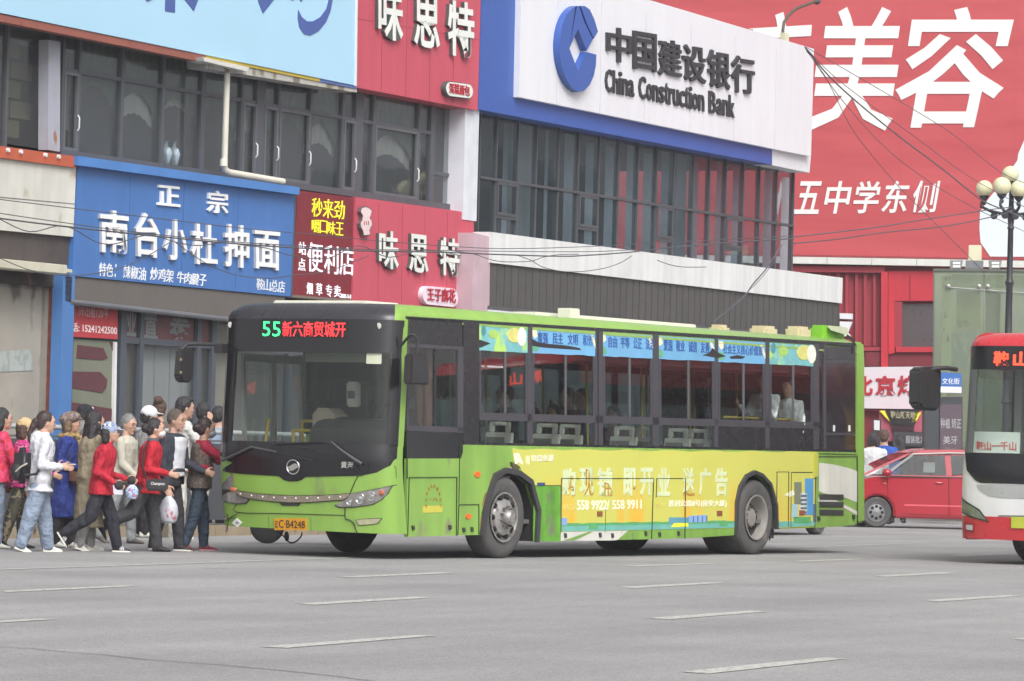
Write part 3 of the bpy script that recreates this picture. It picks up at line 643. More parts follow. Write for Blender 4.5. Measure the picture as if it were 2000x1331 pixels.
rbl.part('lower_trim',PR([(1480,676),(1734,678),(1734,686),(1480,684)],.08,.3),rd)
rbl.part('window_surround',PR([(1735,530),(1830,530),(1830,588),(1735,588)],.1,.3),rd2)
rbl.part('window_surround',PR([(1735,588),(1747,588),(1747,690),(1735,692)],.02,.3),mat('red_bright',(205,46,60),.5))
rbl.part('window_surround',PR([(1747,588),(1762,590),(1762,678),(1747,680)],.12,.3),rd)
rbl.part('window_surround',PR([(1750,678),(1830,678),(1830,688),(1750,688)],.0,.3),rd2)
rbl.part('panel_joint',PR([(1777,540),(1778,540),(1778,587),(1777,587)],.08,.1),mat('joint_dark_red',(120,36,48),.7))
rbl.part('window',PR([(1762,594),(1830,594),(1830,678),(1762,678)],.22,.3),mat('dark_window_brown',(92,84,86),.3,var=.04))
rbl.part('recess_band',PR([(1690,688),(1840,688),(1840,716),(1690,716)],.1,.3),mat('dark_red_recess',(120,34,46),.7,var=.1))
rbl.part('lower_band',PR([(1640,798),(1840,800),(1840,1010),(1640,1010)],.0,.3),mat('shop_red_dark',(150,44,60),.6,var=.1,vs=1))
rbl.part('sill_strip',PR([(1640,798),(1840,802),(1840,806),(1640,802)],-.06,0),mat('pink_strip',(196,90,110),.5))
rbl.part('doorway',PR([(1730,850),(1810,850),(1810,1010),(1730,1010)],-.03,0.0),mat('doorway_dark',(66,60,64),.7))
rbl.part('white_z_panel',PR([(1640,612),(1665,613),(1665,624),(1640,623)],.0,.16),white);rbl.part('white_z_panel',PR([(1640,628),(1665,629),(1656,650),(1662,657),(1640,657)],.0,.16),white)
sg=T('roast_duck_sign','long white shop sign with red characters behind the green bus tail','sign',FRD,(6,-.3,3))
sg.part('board',PR([(1620,718),(1840,716),(1840,800),(1620,797)],-.3,0),mat('sign_white_mauve',(216,206,212),.5,var=.03))
for ch,q in (('北',[(1666,773),(1705,773),(1705,735),(1666,735)]),('京',[(1710,773),(1749,773),(1749,734),(1710,734)]),('烤',[(1753,774),(1791,774),(1791,734),(1753,734)]),('鸭',[(1796,774),(1834,774),(1834,734),(1796,734)])):
    sg.part('character',lettering(ch,pq(FRD,q,-.3),-.3,.03,.03),mat('letter_red2',(184,38,56),.5))
dn=T('entrance_sign','black entrance sign with yellow beams and pink side panels beyond the red car','sign',FRD,(8,-.6,2))
dn.part('frame',PR([(1717,802),(1807,803),(1807,862),(1717,862)],-.5,-.3),mat('pink_panel',(186,92,112),.6))
dn.part('board',PR([(1731,800),(1796,800),(1785,831),(1742,829)],-.6,-.5),mat('sign_black',(40,38,40),.5))
dn.part('lower_board',PR([(1742,829),(1785,831),(1785,842),(1742,842)],-.58,-.5),mat('sign_maroon_black',(64,36,44),.5))
dn.part('beam',PR([(1718,803),(1727,802),(1738,824),(1730,816)],-.6,-.5),mat('neon_yellow',(0,0,0)));dn.part('beam',PR([(1799,806),(1787,806),(1781,826),(1790,822)],-.6,-.5),mat('neon_yellow',(0,0,0)))
dn.part('lettering',lettering('鞍山新天地',pq(FRD,[(1741,818),(1786,819),(1788,804),(1739,803)],-.6),-.6,.02,.02),mat('letter_grey_gold',(188,180,150),.5))
ds=T('wholesale_sign','dark grey shop sign with pale characters over the doorway beyond the red car','sign',FRD,(8,-.5,1.6))
ds.part('board',PR([(1745,843),(1808,844),(1808,872),(1745,872)],-.62,-.5),mat('sign_charcoal',(66,64,68),.6))
ds.part('lettering',lettering('服装批发',pq(FRD,[(1769,866),(1806,867),(1806,852),(1769,851)],-.62),-.62,.01,.007),mat('gl_pale',(188,188,190),.6))
lb=T('white_lightbox','small white lightbox in a black frame left of the black entrance sign','lightbox',FRD,(7,-.8,1.7))
lb.part('frame',PR([(1705,819),(1720,820),(1720,844),(1705,843)],-.8,-.65),mat('sign_charcoal',(0,0,0)));lb.part('face',PR([(1707,821),(1718,822),(1718,841),(1707,840)],-.82,-.8),white)
# ---------------------------------------------------------------- totem sign, kiosk, floodlights
FT=Frame(float(AT(1840,900,90)[0]),90,math.radians(90))
tm=T('advert_totem','tall dark grey advert totem topped by a blue street sign beside the red car','totem',FT,(0,0,0))
tg=mat('totem_grey',(66,68,74),.5,var=.04)
tm.part('post',P(FT,[(1806,716),(1833,716),(1833,1000),(1806,1000)],-.1,.5),tg)
tm.part('cabinet',P(FT,[(1833,776),(1880,776),(1880,1000),(1833,1000)],-.05,.4),tg)
tm.part('panel',P(FT,[(1836,790),(1878,790),(1878,900),(1836,900)],-.08,-.05),mat('panel_mauve',(98,82,92),.5,var=.06))
tm.part('street_sign',P(FT,[(1832,727),(1878,730),(1878,756),(1832,755)],-.15,-.1),mat('street_sign_blue',(58,112,190),.5))
tm.part('street_sign_plate',P(FT,[(1832,755),(1878,756),(1878,768),(1832,767)],-.15,-.1),white)
tm.part('lettering',lettering('文化街',pq(FT,[(1840,751),(1874,751),(1874,739),(1840,739)],-.15),-.15,.01,.007),lw)
tm.part('lettering',lettering('种植 矫正',pq(FT,[(1837,837),(1877,838),(1877,818),(1837,817)],-.08),-.08,.01,.007),mat('gl_pale',(0,0,0)))
tm.part('lettering',lettering('美牙',pq(FT,[(1842,868),(1870,868),(1870,852),(1842,852)],-.08),-.08,.01,.007),mat('gl_pale',(0,0,0)))
for k,(x,y) in enumerate(((1816,770),(1829,778))): tm.part('bracket',P(FT,[(x,y),(x+7,y),(x+7,y+9),(x,y+9)],-.13,-.1),mat('gl_pale',(0,0,0)))
FKK=Frame(float(AT(1826,900,93)[0]),93,math.radians(90+6))
kk=T('glass_kiosk','tall greenish glass kiosk with rusty pale green posts behind the street lamp','kiosk',FKK,(0,0,0))
def PK(pts,v0,v1,v=None): return P(FKK,pts,v0,v1,v)
kg=glass('kiosk_glass',(240,246,238),1.5,.05,.3,(150,158,138),1.2)
kk.part('glass_panel',PK([(1825,529),(1921,530),(1921,1005),(1825,1005)],0,.02),kg);kk.part('glass_panel',PK([(1922.5,530),(2110,532),(2110,1005),(1922.5,1005)],0,.02),kg)
kk.part('edge',PK([(1823,528),(1825,528),(1825,1005),(1820,1005)],-.02,1.2),mat('edge_green',(96,108,100),.4))
kk.part('top_rail',PK([(1823,525),(2110,528),(2110,532),(1823,529)],-.03,1.2),mat('kiosk_top',(104,108,100),.5))
pg=mat('pale_green_paint',(188,196,160),.6,var=.06,dirt=(92,70,48),dscale=9,dth=.58)
kk.part('post',PK([(1840,540),(1859,540),(1856,1005),(1836,1005)],.15,.4),pg)
kk.part('beam',PK([(1859,536),(2110,540),(2110,565),(1859,560)],.15,.4),mat('kiosk_beam',(158,168,138),.6,var=.08,dirt=(92,70,48),dscale=7,dth=.62))
kk.part('back_wall',PK([(1825,528),(2120,530),(2120,1005),(1825,1005)],2.6,2.7),mat('kiosk_back',(150,152,134),.9,var=.2,vs=.8,dirt=(132,138,140),dscale=1.4,dth=.52))
kk.part('poster',PK([(1868,570),(1915,570),(1915,640),(1868,640)],.5,.52),mat('poster_olive',(150,158,92),.8,var=.2,vs=4,dirt=(84,88,48),dscale=4,dth=.56))
kk.part('poster',PK([(1860,650),(1905,648),(1905,720),(1860,722)],.5,.52),mat('poster_blue',(128,144,162),.8,var=.1,vs=4,dirt=(160,168,160),dscale=6,dth=.52))
kk.part('poster',PK([(1925,565),(1955,575),(1952,660),(1925,665)],.8,.82),mat('poster_dark',(70,76,88),.8,var=.2,vs=4))
for x,y in ((1852,560),(1912,560),(1929,560)): kk.part('glass_fixing',MB().lathe([(.01,-.06),(.05,-.05),(.05,0)],(FKK.px(x,y,0)[0],0,FKK.px(x,y,0)[1]),'v',12),mat('steel',(190,190,188),.3,1))
kk.part('wire_brace',MB().tube([(FKK.px(1855,562,-.03)[0],-.03,FKK.px(1855,562,-.03)[1]),(FKK.px(2100,580,-.03)[0],-.03,FKK.px(2100,580,-.03)[1])],.012,5),mat('steel',(0,0,0)))
for x,lab in ((1868,'twin lens floodlight on the kiosk roof, left of the cream box'),(1944,'twin lens floodlight on the kiosk roof, right of the cream box')):
    u,z=FKK.px(x,519,.1);f=T('floodlight',lab,'floodlight',FKK,(u,.1,z),'floodlights on the kiosk roof')
    f.part('housing',P(FKK,[(x-13,509),(x+13,509),(x+9,525),(x-12,526)],.05,.3),mat('flood_grey',(140,142,142),.5))
    for dy in (512,518.5): f.part('lens',P(FKK,[(x-7,dy),(x+8,dy),(x+7,dy+4.5),(x-7,dy+4.5)],.03,.05),mat('flood_lens',(232,232,230),.2))
u,z=FKK.px(1904,508,.1);cb=T('cream_roof_box','upright cream box on a grey base on the kiosk roof','box',FKK,(u,.1,z))
cb.part('cover',P(FKK,[(1892,479),(1917,479),(1917,510),(1891,510)],.1,.4),mat('cream_plastic',(0,0,0)),bev=.01)
cb.part('base',P(FKK,[(1886,509),(1921,510),(1920,526),(1885,525)],.05,.5),mat('base_grey',(122,124,130),.5))
# ---------------------------------------------------------------- street lamp with globes
LP=AT(1966,800,84);FLP=Frame(float(LP[0]),float(LP[1]),math.radians(90));uo=0
sl_=T('street_lamp','black ornate street lamp with a cluster of cream globes behind the red and white bus','street lamp',FLP,(0,0,0))
bk_=mat('cast_black',(50,50,56),.45,var=.1,vs=6)
def lz(y): return FLP.px(1968,y,0)[1]
def lu(x,y): return FLP.px(x,y,0)[0]
prof=[(.1,0),(.09,lz(790)),(.13,lz(786)),(.09,lz(776)),(.085,lz(690)),(.12,lz(684)),(.075,lz(676)),(.065,lz(560)),(.095,lz(552)),(.06,lz(546)),(.055,lz(449)),(.075,lz(446)),(.055,lz(442)),(.07,lz(425)),(.05,lz(398)),(.05,lz(372)),(.03,lz(366))]
sl_.part('post',MB().lathe(prof,(0,0,0),'z',16),bk_)
hubz=lz(412)
globe=mat('globe_cream',(232,228,188),.3,var=.04,vs=3)
arms=[(1922.5,369,-.05,16.5),(1957,364,-.5,18),(1990,370,-.2,17),(1973.5,341,.25,16.5),(2022,375,.3,16)]
for x,y,v,r in arms:
    s=FLP.px(x,y,v);rr=r/FPX*(84+v)
    c=(s[0],v,s[1]);topz=s[1]-rr
    g=sl_.part('globe',MB().ell(c,(rr,rr,rr),24,16),globe,ang=None)
    if y!=341:
        pa=[(0,0,hubz-.02),(c[0]*.35,v*.35,hubz-.06),(c[0]*.75,v*.75,hubz-.02),(c[0]*1.12,v*1.1,hubz+.07),(c[0]*1.08,v*1.05,hubz+.16),(c[0],v,topz-.08)]
        sl_.part('arm',MB().tube(pa,.03,8),bk_,ang=1)
        sl_.part('scroll',MB().lathe([(.02,-.02),(.07,-.015),(.075,.015),(.02,.02)],(c[0]*.62,v*.62,hubz-.11),'v',12),bk_)
    sl_.part('cup',MB().lathe([(.025,-.16),(.05,-.12),(.03,-.08),(.09,-.01),(.1,.03)],(c[0],v,topz),'z',14),bk_)
sl_.part('hub',MB().ell((0,0,hubz-.03),(.12,.12,.09)),bk_)
# ---------------------------------------------------------------- guard fence behind the queue
fn=T('guard_fence','grey panelled guard fence with a white top rail behind the waiting queue','fence',KB,(0,.2,.15))
fm=mat('fence_panel',(84,86,92),.6,var=.06,vs=1.5,streak=.12);fw=mat('fence_rail',(190,194,196),.4);fp=mat('fence_post',(110,112,116),.5)
zr=KB.px(235,839,.2)[1]
for i in range(-5,16):
    u=i*1.5
    fn.part('post',MB().box(u-.03,u+.03,.17,.23,.15,zr),fp)
    fn.part('panel',MB().box(u+.035,u+1.465,.19,.21,.22,zr-.16),fm)
fn.part('top_rail',MB().tube([(-7.6,.2,zr),(23,.2,zr)],.035,8),fw,ang=1)
fn.part('lower_rail',MB().box(-7.5,23,.185,.215,zr-.14,zr-.11),fp)
# ---------------------------------------------------------------- cables
cm=mat('cable_black',(92,92,98),.8)
def sm(pts,n=4):
    out=[]
    for i in range(len(pts)-1):
        p0=pts[max(i-1,0)];p1=pts[i];p2=pts[i+1];p3=pts[min(i+2,len(pts)-1)]
        for k in range(n):
            t=k/n;out.append(tuple(.5*((2*p1[j])+(-p0[j]+p2[j])*t+(2*p0[j]-5*p1[j]+4*p2[j]-p3[j])*t*t+(-p0[j]+3*p1[j]-3*p2[j]+p3[j])*t**3) for j in range(len(p1))))
    out.append(pts[-1]);return out
def cable(pts,v,r,lab,name='overhead_cable',grp='overhead cables'):
    L=[(FA.px(x,y,v)[0],v,FA.px(x,y,v)[1]) for x,y in sm(pts)]
    T(name,lab,'cable',FA,L[0],grp,MB().tube(L,r,5),cm,ang=1)
VC=-3.
cable([(-60,382),(0,390),(240,419),(481,447),(598,457),(690,466),(775,474),(920,484),(1010,486),(1150,482),(1300,474),(1545,461)],VC,.007,'thin cable crossing highest over the blue, red and pink signs')
cable([(-60,405),(0,417),(144,438),(250,452),(421,470),(571,480),(700,487),(960,491),(1147,492),(1240,488)],VC,.007,'thin cable just above the thick cable bundle')
cable([(-60,417),(0,427),(120,442),(270,458),(421,473),(571,484),(700,490),(860,493),(960,497),(1090,501),(1147,499),(1230,493),(1350,480),(1550,466)],VC,.012,'thickest cable running across all the shop signs')
cable([(-30,416),(0,429),(57,453),(111,442),(144,448),(186,472),(222,477),(270,463),(300,460),(345,474),(390,480),(435,474),(480,480),(520,485),(571,500),(640,505),(700,480),(760,503),(830,488),(900,500)],VC,.008,'wavy cable looping under the thick cable over the blue sign')
cable([(-30,490),(0,505),(72,532),(150,538),(228,526),(285,502),(337,470)],VC,.007,'cable sagging from the left edge to below the small sign lettering')
cable([(340,472),(372,495),(406,517),(445,533),(481,541),(530,544),(571,538),(640,530),(720,500)],VC,.007,'cable loop drooping across the bottom right of the blue sign')
cable([(880,490),(923,496),(950,505),(976,511),(1010,512),(1040,510),(1060,503),(1090,498),(1130,497)],VC,.007,'small cable loop in front of the left end of the white ledge')
cable([(1006,498),(1035,508),(1060,522),(1095,530),(1128,531),(1160,528),(1189,522),(1215,512),(1234,500)],VC,.007,'deep cable loop in front of the white ledge')
cable([(1284,509),(1310,518),(1337,522),(1379,522)],VC,.008,'short cable sag at the middle of the white ledge')
cable([(1527,479),(1510,505),(1493,530),(1470,556),(1451,583),(1420,608),(1394,629)],VC,.014,'dark cable dropping from the curtain wall down to the shutter')
cable([(1520,500),(1490,540),(1450,580),(1420,606)],VC,.007,'thin cable beside the dark dropping cable')
LC=FLP
def cable2(p,lab,r=.013,ya=78.,yb=84.):
    pts=sm(p);n=len(pts);L=[]
    for i,(x,y) in enumerate(pts):
        q=AT(x,y,ya+(yb-ya)*i/(n-1));L.append((q[0],q[1],q[2]))
    T('overhead_cable',lab,'cable',W0,(0,0,0),'overhead cables',MB().tube([(a,-b if False else b,c) for a,b,c in L],r,5),cm,ang=1)
W0=Frame(0,0,math.pi/2)
def cab2(p,lab,r=.011,ya=78.,yb=83.6): 
    pts=sm(p);n=len(pts);mb=MB();L=[tuple(AT(x,y,ya+(yb-ya)*i/(n-1))) for i,(x,y) in enumerate(pts)]
    T('overhead_cable',lab,'cable',W0,L[0],'overhead cables',mb.tube(L,r,5),cm,ang=1)
cab2([(1550,463),(1700,446),(1800,430),(1926,411),(1975,405)],'cable rising gently from the curtain wall to the street lamp')
cab2([(1550,476),(1640,467),(1730,454),(1840,443),(1937,424),(1975,412)],'lower cable running from the curtain wall to the street lamp')
cab2([(1572,92),(1620,150),(1680,205),(1760,270),(1840,330),(1913,388),(1960,410),(2040,440)],'thickest cable of the fan falling from the bank parapet','.' and .014)
cab2([(1575,93),(1640,130),(1760,200),(1860,262),(1955,337),(2040,372)],'highest thin cable of the fan falling from the bank parapet',.007)
cab2([(1573,93),(1625,146),(1700,205),(1790,270),(1900,350),(2040,425)],'second thin cable of the fan falling from the bank parapet',.007)
cab2([(1573,95),(1640,190),(1720,280),(1800,345),(1900,405),(2040,470)],'lowest thin cable of the fan reaching the street lamp',.007)
cab2([(1575,100),(1612,150),(1660,245),(1700,300),(1760,370),(1830,440),(1890,500),(1920,530)],'thin cable falling steeply from the bank parapet to the kiosk roof',.007)

# far trees across the junction, out of the frame: they show as the dark lower half of the window reflections
R_=random.Random(11);mb=MB()
for k in range(70):
    d=100+R_.uniform(-6,6);t_=k/69
    p=np.array([-6.9,66.4])*(1-t_)+np.array([6.2,92.7])*t_+np.array([.79,.61])*d
    hh=R_.uniform(10.5,13.5)
    for q in range(5): mb.ell((p[0]+R_.uniform(-2,2),p[1]+R_.uniform(-2,2),hh*R_.uniform(.35,.8)),(R_.uniform(1.5,2.6),R_.uniform(1.5,2.6),R_.uniform(1.6,3)),8,6)
    mb.ell((p[0],p[1],hh*.3),(2.2,2.2,hh*.32),8,6)
T('far_treeline','dark row of trees across the junction seen only in window reflections','trees',W0,(0,0,0),mb=mb,m=mat('far_foliage',(70,78,62),.95,var=.3,vs=.6),kind='stuff')
# ================================================================ GREEN BUS
BU=Frame(-1.40,48.75,.56,.046);BL=12.1
bus=T('green_city_bus','lime green city bus with a black front and a yellow advert wrap along its side','bus',BU,(0,0,0))
green=mat('bus_green',(152,194,88),.35,k=.74,var=.05,vs=1.2,streak=.10,coat=.3,dirt=(118,124,88),dscale=1.7,dth=.66)
green_d=mat('bus_green_dull',(132,176,76),.5,var=.12,vs=2,streak=.22,dirt=(104,98,80),dscale=4,dth=.6)
bblack=mat('bus_black_gloss',(32,30,34),.22,var=.0,coat=.15)
bframe=mat('bus_window_frame',(74,72,78),.4,var=.04)
rubber=mat('rubber_black',(40,40,42),.75,var=.08,vs=8)
gapm=mat('panel_gap',(48,56,38),.8,var=0)
under=mat('underbody',(38,37,37),.9,var=.15,vs=3)
bglass=glass('bus_glass',(236,240,240),1.5,.01,.03,(70,70,72),1.9)
bglass_d=glass('bus_glass_dark',(90,90,94),1.5,.01,.25,(48,48,52),1.5)
wglass=glass('windscreen_glass',(246,248,246),1.45,.01,.01,(120,125,120),.7)
def BP(pts,v0,v1,v=None): return P(BU,pts,v0,v1,v)
# --- shell outline at height z
DZ,NN=.42,3.0
def rake(z): 
    if z<.55: return -.03*(z-.28)/.27-.0
    if z<1.2: return -.03-.05*math.sin(math.pi*(z-.55)/1.3)
    return -.078+.115*(z-1.2)
def inset(z):   # how far the cove has turned in above z=2.80
    if z<=2.80: return 0
    t=min((z-2.80)/.20,1);return .22*(1-math.sqrt(max(1-t*t,0)))
def plan(b,z=1.):
    t=min(abs((b-1.25)/(1.25-inset(z))),1.0);return DZ*(1-(1-t**NN)**(1/NN))
def front(b,z): return plan(b,z)+rake(min(z,3.0))+inset(z)*1.4
class Fr:
    """front face of a bus: pixel -> (b,z) on the curved surface"""
    def __init__(s,fr,fn): s.fr=fr;s.fn=fn
    def px(s,x,y):
        b,z=1.2,1.2
        for _ in range(25):
            def e(b,z): return np.array(projW(s.fr.W(s.fn(min(max(b,.0),2.5),z),b,z)))
            r=e(b,z)-np.array([x,y]);h=1e-4
            J=np.array([(e(b+h,z)-e(b,z))/h,(e(b,z+h)-e(b,z))/h]).T
            try: d=np.linalg.solve(J,r)
            except Exception: break
            d=np.clip(d,-.3,.3);b=min(max(b-d[0],0.004),2.496);z-=d[1]
        return b,z
def surf(poly,fn,o0,o1,cb=None,cz=None):
    """polygon in (b,z) draped over the surface a=fn(b,z); o0 outer offset (towards -a), o1 inner"""
    bm=bmesh.new();vs=[bm.verts.new((p[0],p[1],0)) for p in poly]
    f=bm.faces.new(vs);bmesh.ops.triangulate(bm,faces=[f])
    bs=[p[0] for p in poly];zs=[p[1] for p in poly]
    for b in (cb if cb is not None else CB):
        if min(bs)<b<max(bs): bmesh.ops.bisect_plane(bm,geom=bm.verts[:]+bm.edges[:]+bm.faces[:],plane_co=(b,0,0),plane_no=(1,0,0))
    for z in (cz if cz is not None else CZ):
        if min(zs)<z<max(zs): bmesh.ops.bisect_plane(bm,geom=bm.verts[:]+bm.edges[:]+bm.faces[:],plane_co=(0,z,0),plane_no=(0,1,0))
    bmesh.ops.remove_doubles(bm,verts=bm.verts,dist=1e-5)
    bm.verts.ensure_lookup_table();bm.verts.index_update();n=len(bm.verts);mb=MB()
    V=[(fn(v.co.x,v.co.y)-o0,v.co.x,v.co.y) for v in bm.verts]+[(fn(v.co.x,v.co.y)-o1,v.co.x,v.co.y) for v in bm.verts]
    F=[[v.index for v in f.verts] for f in bm.faces]+[[v.index+n for v in f.verts][::-1] for f in bm.faces]
    for e in bm.edges:
        if len(e.link_faces)==1: a,b=e.verts[0].index,e.verts[1].index;F.append([a,b,b+n,a+n])
    bm.free();return mb.add(V,F)
CB=[1.25+1.25*s*(1-(1-k/14)**1.8) for k in range(0,14) for s in (1,-1)]+[.01,2.49]
CZ=[.3+.12*i for i in range(24)]+[2.82,2.86,2.9,2.93,2.96,2.98]
FF=Fr(BU,front)
def fpoly(pts): return [FF.px(x,y) for x,y in pts]
# zoomed pixel helpers for the two crops measured on the photo
def q4(pts): return [(400+x/4.755,820+y/4.755) for x,y in pts]
def q3(pts): return [(400+x/4.436,560+y/4.436) for x,y in pts]
zbm=.30
bR=FF.px(781,760)[0];bR2=FF.px(781,868)[0];zL=FF.px(417,903)[1];print('mask',bR,bR2,zL,FF.px(452,780),FF.px(461,780),FF.px(773,780),FF.px(600,688),FF.px(600,866))
zg0=FF.px(600,868)[1];zg1=FF.px(600,688)[1]
# lower green nose: full width, from bumper to the black mask
nose=[(0.0,zbm),(2.5,zbm+.03),(2.5,zL+.01),(2.2,1.3),(.5,1.3),(.25,zg0),(0,zg0)]
bus.part('front_panel',surf(nose,front,.0,-.04),green,ang=1)
# A-pillars
bus.part('corner_pillar',surf([(0,zg0),(bR+.01,zg0),(bR+.01,2.82),(0,2.82)],front,0,-.05),green,ang=1)
bus.part('corner_pillar',surf([(2.36,zL),(2.5,zL),(2.5,2.82),(2.36,2.82)],front,0,-.05),mat('pillar_pale',(150,152,150),.4),ang=1)
# black mask below and above the glass
lowm=q4([(75,400),(110,455),(165,480),(240,492),(400,507),(690,524),(740,563),(790,574),(865,572),(900,560),(940,532),(1100,528),(1450,522),(1600,490),(1720,430),(1790,360),(1815,240)])
lowp=fpoly(lowm)+[(bR,zg0+.02),(2.36,zg0+.02),(2.36,zL+.12),(2.5,zL+.1)]
bus.part('lower_mask',surf(lowp,front,.008,-.02),bblack,ang=1)
bus.part('upper_mask',surf([(bR,zg1),(2.5,zg1),(2.5,2.80),(bR,2.80)],front,.008,-.03),bblack,ang=1)
bus.part('glass_border',surf([(2.2,zg0),(2.37,zg0),(2.37,zg1),(2.2,zg1)],front,.008,-.03),bblack,ang=1)
bus.part('glass_border',surf([(bR,zg0),(bR+.05,zg0),(bR+.05,zg1),(bR,zg1)],front,.008,-.03),bblack,ang=1)
bus.part('windscreen',surf([(bR+.05,zg0),(2.2,zg0),(2.2,zg1),(bR+.05,zg1)],front,.006,.0),wglass,ang=1)
# roof shell with front cap
def shell(z0,z1,nz,a0,a1,fronthalf=True):
    pass
zl=[2.80,2.83,2.87,2.91,2.95,2.975,2.995,3.0]
def outline(z,part):
    i=inset(z);w=1.25-i;pts=[]
    if part=='front':
        for k in range(-24,25):
            s=k/24;t=math.copysign(1-(1-abs(s))**1.8,s);b=1.25+w*t;pts.append((front(b,z),b,z))
    return pts
R=[outline(z,'front') for z in zl];n=len(R[0]);mb=MB()
NG=4
mb.add([p for r in R for p in r],[(i*n+j,i*n+j+1,(i+1)*n+j+1,(i+1)*n+j) for i in range(len(R)-1) for j in range(NG,n-1)])
top=R[-1];mb.add(list(top),[list(range(n))])
bus.part('roof_corner',MB().add([p for r in R for p in r[:NG+1]],[(i*(NG+1)+j,i*(NG+1)+j+1,(i+1)*(NG+1)+j+1,(i+1)*(NG+1)+j) for i in range(len(R)-1) for j in range(NG)]),green,ang=1)
bus.part('roof_cap',mb,mat('bus_black_lit_cap',(58,57,62),.3,var=.06,vs=3),ang=1)  # lighter black paints the lit top of the brow
mb=MB();prof=[(inset(z),z) for z in zl];prof=prof+[(2.5-b,z) for b,z in prof[::-1]]
a0=front(0,2.8)-.0
R=[[(front(b,z)+.0 if False else a0+inset(z)*1.4,b,z) for b,z in prof],[(BL-.12,b,z) for b,z in prof],[(BL-.03,1.25+(b-1.25)*.97,z-.03) for b,z in prof],[(BL,1.25+(b-1.25)*.94,z-.10) for b,z in prof]]
mb.rings(R,True);bus.part('roof',mb,green,ang=1)
# front green corner of the roof
# rear wall and pillar
bus.part('rear_wall',MB().box(BL-.06,BL,.08,2.42,.45,2.83),green_d)
rp=[(1672,672),(1690,674),(1691,1022),(1677,1026)]
bus.part('rear_pillar',BP([(1672,668),(1688,669),(1690,700),(1690,1021),(1675,1024)],-.004,.16),green,bev=.03)
# --- side wall, below the windows, with wheel arches cut
side=[(795,896),(902,896),(906,869),(1672,884),(1675,1024),(1640,1029),(1512,1034),(1511,990),(1500,950),(1484,932),(1470,926),(1455,934),(1443,955),(1437,985),(1436,1046),(1340,1052),(1042,1058),(1045,1000),(1031,946),(1010,930),(985,924),(966,935),(953,975),(946,1005),(942,1045),(795,1049)]
green_s=mat('bus_green_side',(150,194,88),.4,k=.74,var=.08,vs=1.6,streak=.2,coat=.2,dirt=(128,130,98),dscale=2.4,dth=.62)
bus.part('side_panel',BP(side,.0,.04),green_s,ang=.5)
# arch linings
def arch(px_pts,name='wheel_arch'):
    pts=pq(BU,px_pts,0);mb=MB();n=len(pts)
    out=[(p[0]+(p[0]-sum(q[0] for q in pts)/n)*.0,p[1]) for p in pts]
    mb.add([(a,-.012,z) for a,z in pts]+[(a,.9,z) for a,z in pts],[(i,i+1,n+i+1,n+i) for i in range(n-1)]);return mb
fa=[(942,1046),(946,1005),(953,975),(966,935),(985,924),(1010,930),(1031,946),(1045,1000),(1042,1058)]
ra=[(1436,1046),(1437,985),(1443,955),(1455,934),(1470,926),(1484,932),(1500,950),(1511,990),(1512,1034)]
def trim(pts,wd,name='arch_trim'):
    P_=pq(BU,pts,0);cx=sum(p[0] for p in P_)/len(P_);cz=.3
    outer=[(cx+(a-cx)*(1+wd/.62),cz+(z-cz)*(1+wd/.8)) for a,z in P_]
    mb=MB().prism(outer+P_[::-1],-.05,.02);bus.part(name,mb,mat('arch_rubber',(62,60,64),.6,var=.1),ang=.5)
trim(fa,.07);trim(ra,.05)
bus.part('arch_lining',arch(fa),under,ang=1);bus.part('arch_lining',arch(ra),under,ang=1)
bus.part('mud_flap',BP([(1506,1000),(1513,1000),(1511,1052),(1506,1050),(1504,1056)],.05,.07),rubber)
bus.part('chassis',MB().box(.9,11.6,.3,2.2,.42,.62),under)
bus.part('tank',MB().box(4.2,7.6,.5,2.1,.25,.42),under)
bus.part('axle',MB().tube([(2.56,.15,.5),(2.56,2.3,.5)],.07,8),under);bus.part('axle',MB().tube([(8.97,.15,.5),(8.97,2.3,.5)],.12,8),under)
bus.part('front_underside',MB().box(.55,1.6,.1,2.4,.32,.38),under)
# --- ad wrap in yellow, proud of the panel
yel=mat('wrap_yellow',(222,220,106),.4,k=.80,var=.03,vs=1,coat=.2)
def wrapmat():
    m=yel;n=m.node_tree.nodes;l=m.node_tree.links;b=n['Principled BSDF'];src=b.inputs['Base Color'].links[0].from_socket
    tc=n.new('ShaderNodeTexCoord');sp=n.new('ShaderNodeSeparateXYZ');l.new(tc.outputs['Object'],sp.inputs[0])
    r=n.new('ShaderNodeMapRange');r.inputs[1].default_value=1.05;r.inputs[2].default_value=.5;l.new(sp.outputs['Z'],r.inputs[0])
    mp=n.new('ShaderNodeMapping');mp.inputs['Scale'].default_value=(1,1,.12);l.new(tc.outputs['Object'],mp.inputs[0])
    t=n.new('ShaderNodeTexNoise');t.inputs['Scale'].default_value=3.2;t.inputs['Detail'].default_value=1;l.new(mp.outputs[0],t.inputs[0])
    r2=n.new('ShaderNodeMapRange');r2.inputs[1].default_value=.42;r2.inputs[2].default_value=.62;l.new(t.outputs[0],r2.inputs[0])
    mu=n.new('ShaderNodeMath');mu.operation='MULTIPLY';l.new(r.outputs[0],mu.inputs[0]);l.new(r2.outputs[0],mu.inputs[1])
    mx=n.new('ShaderNodeMix');mx.data_type='RGBA';l.new(mu.outputs[0],mx.inputs[0]);l.new(src,mx.inputs[6]);mx.inputs[7].default_value=(lin(222),lin(178),lin(60),1)
    l.new(mx.outputs[2],b.inputs['Base Color'])
wrapmat()
wv=[(1000,876)]+[(1000+i*24.8,877.5+.25*i+1.6*math.sin(i*1.9)) for i in range(1,24)]+[(1594,883)]
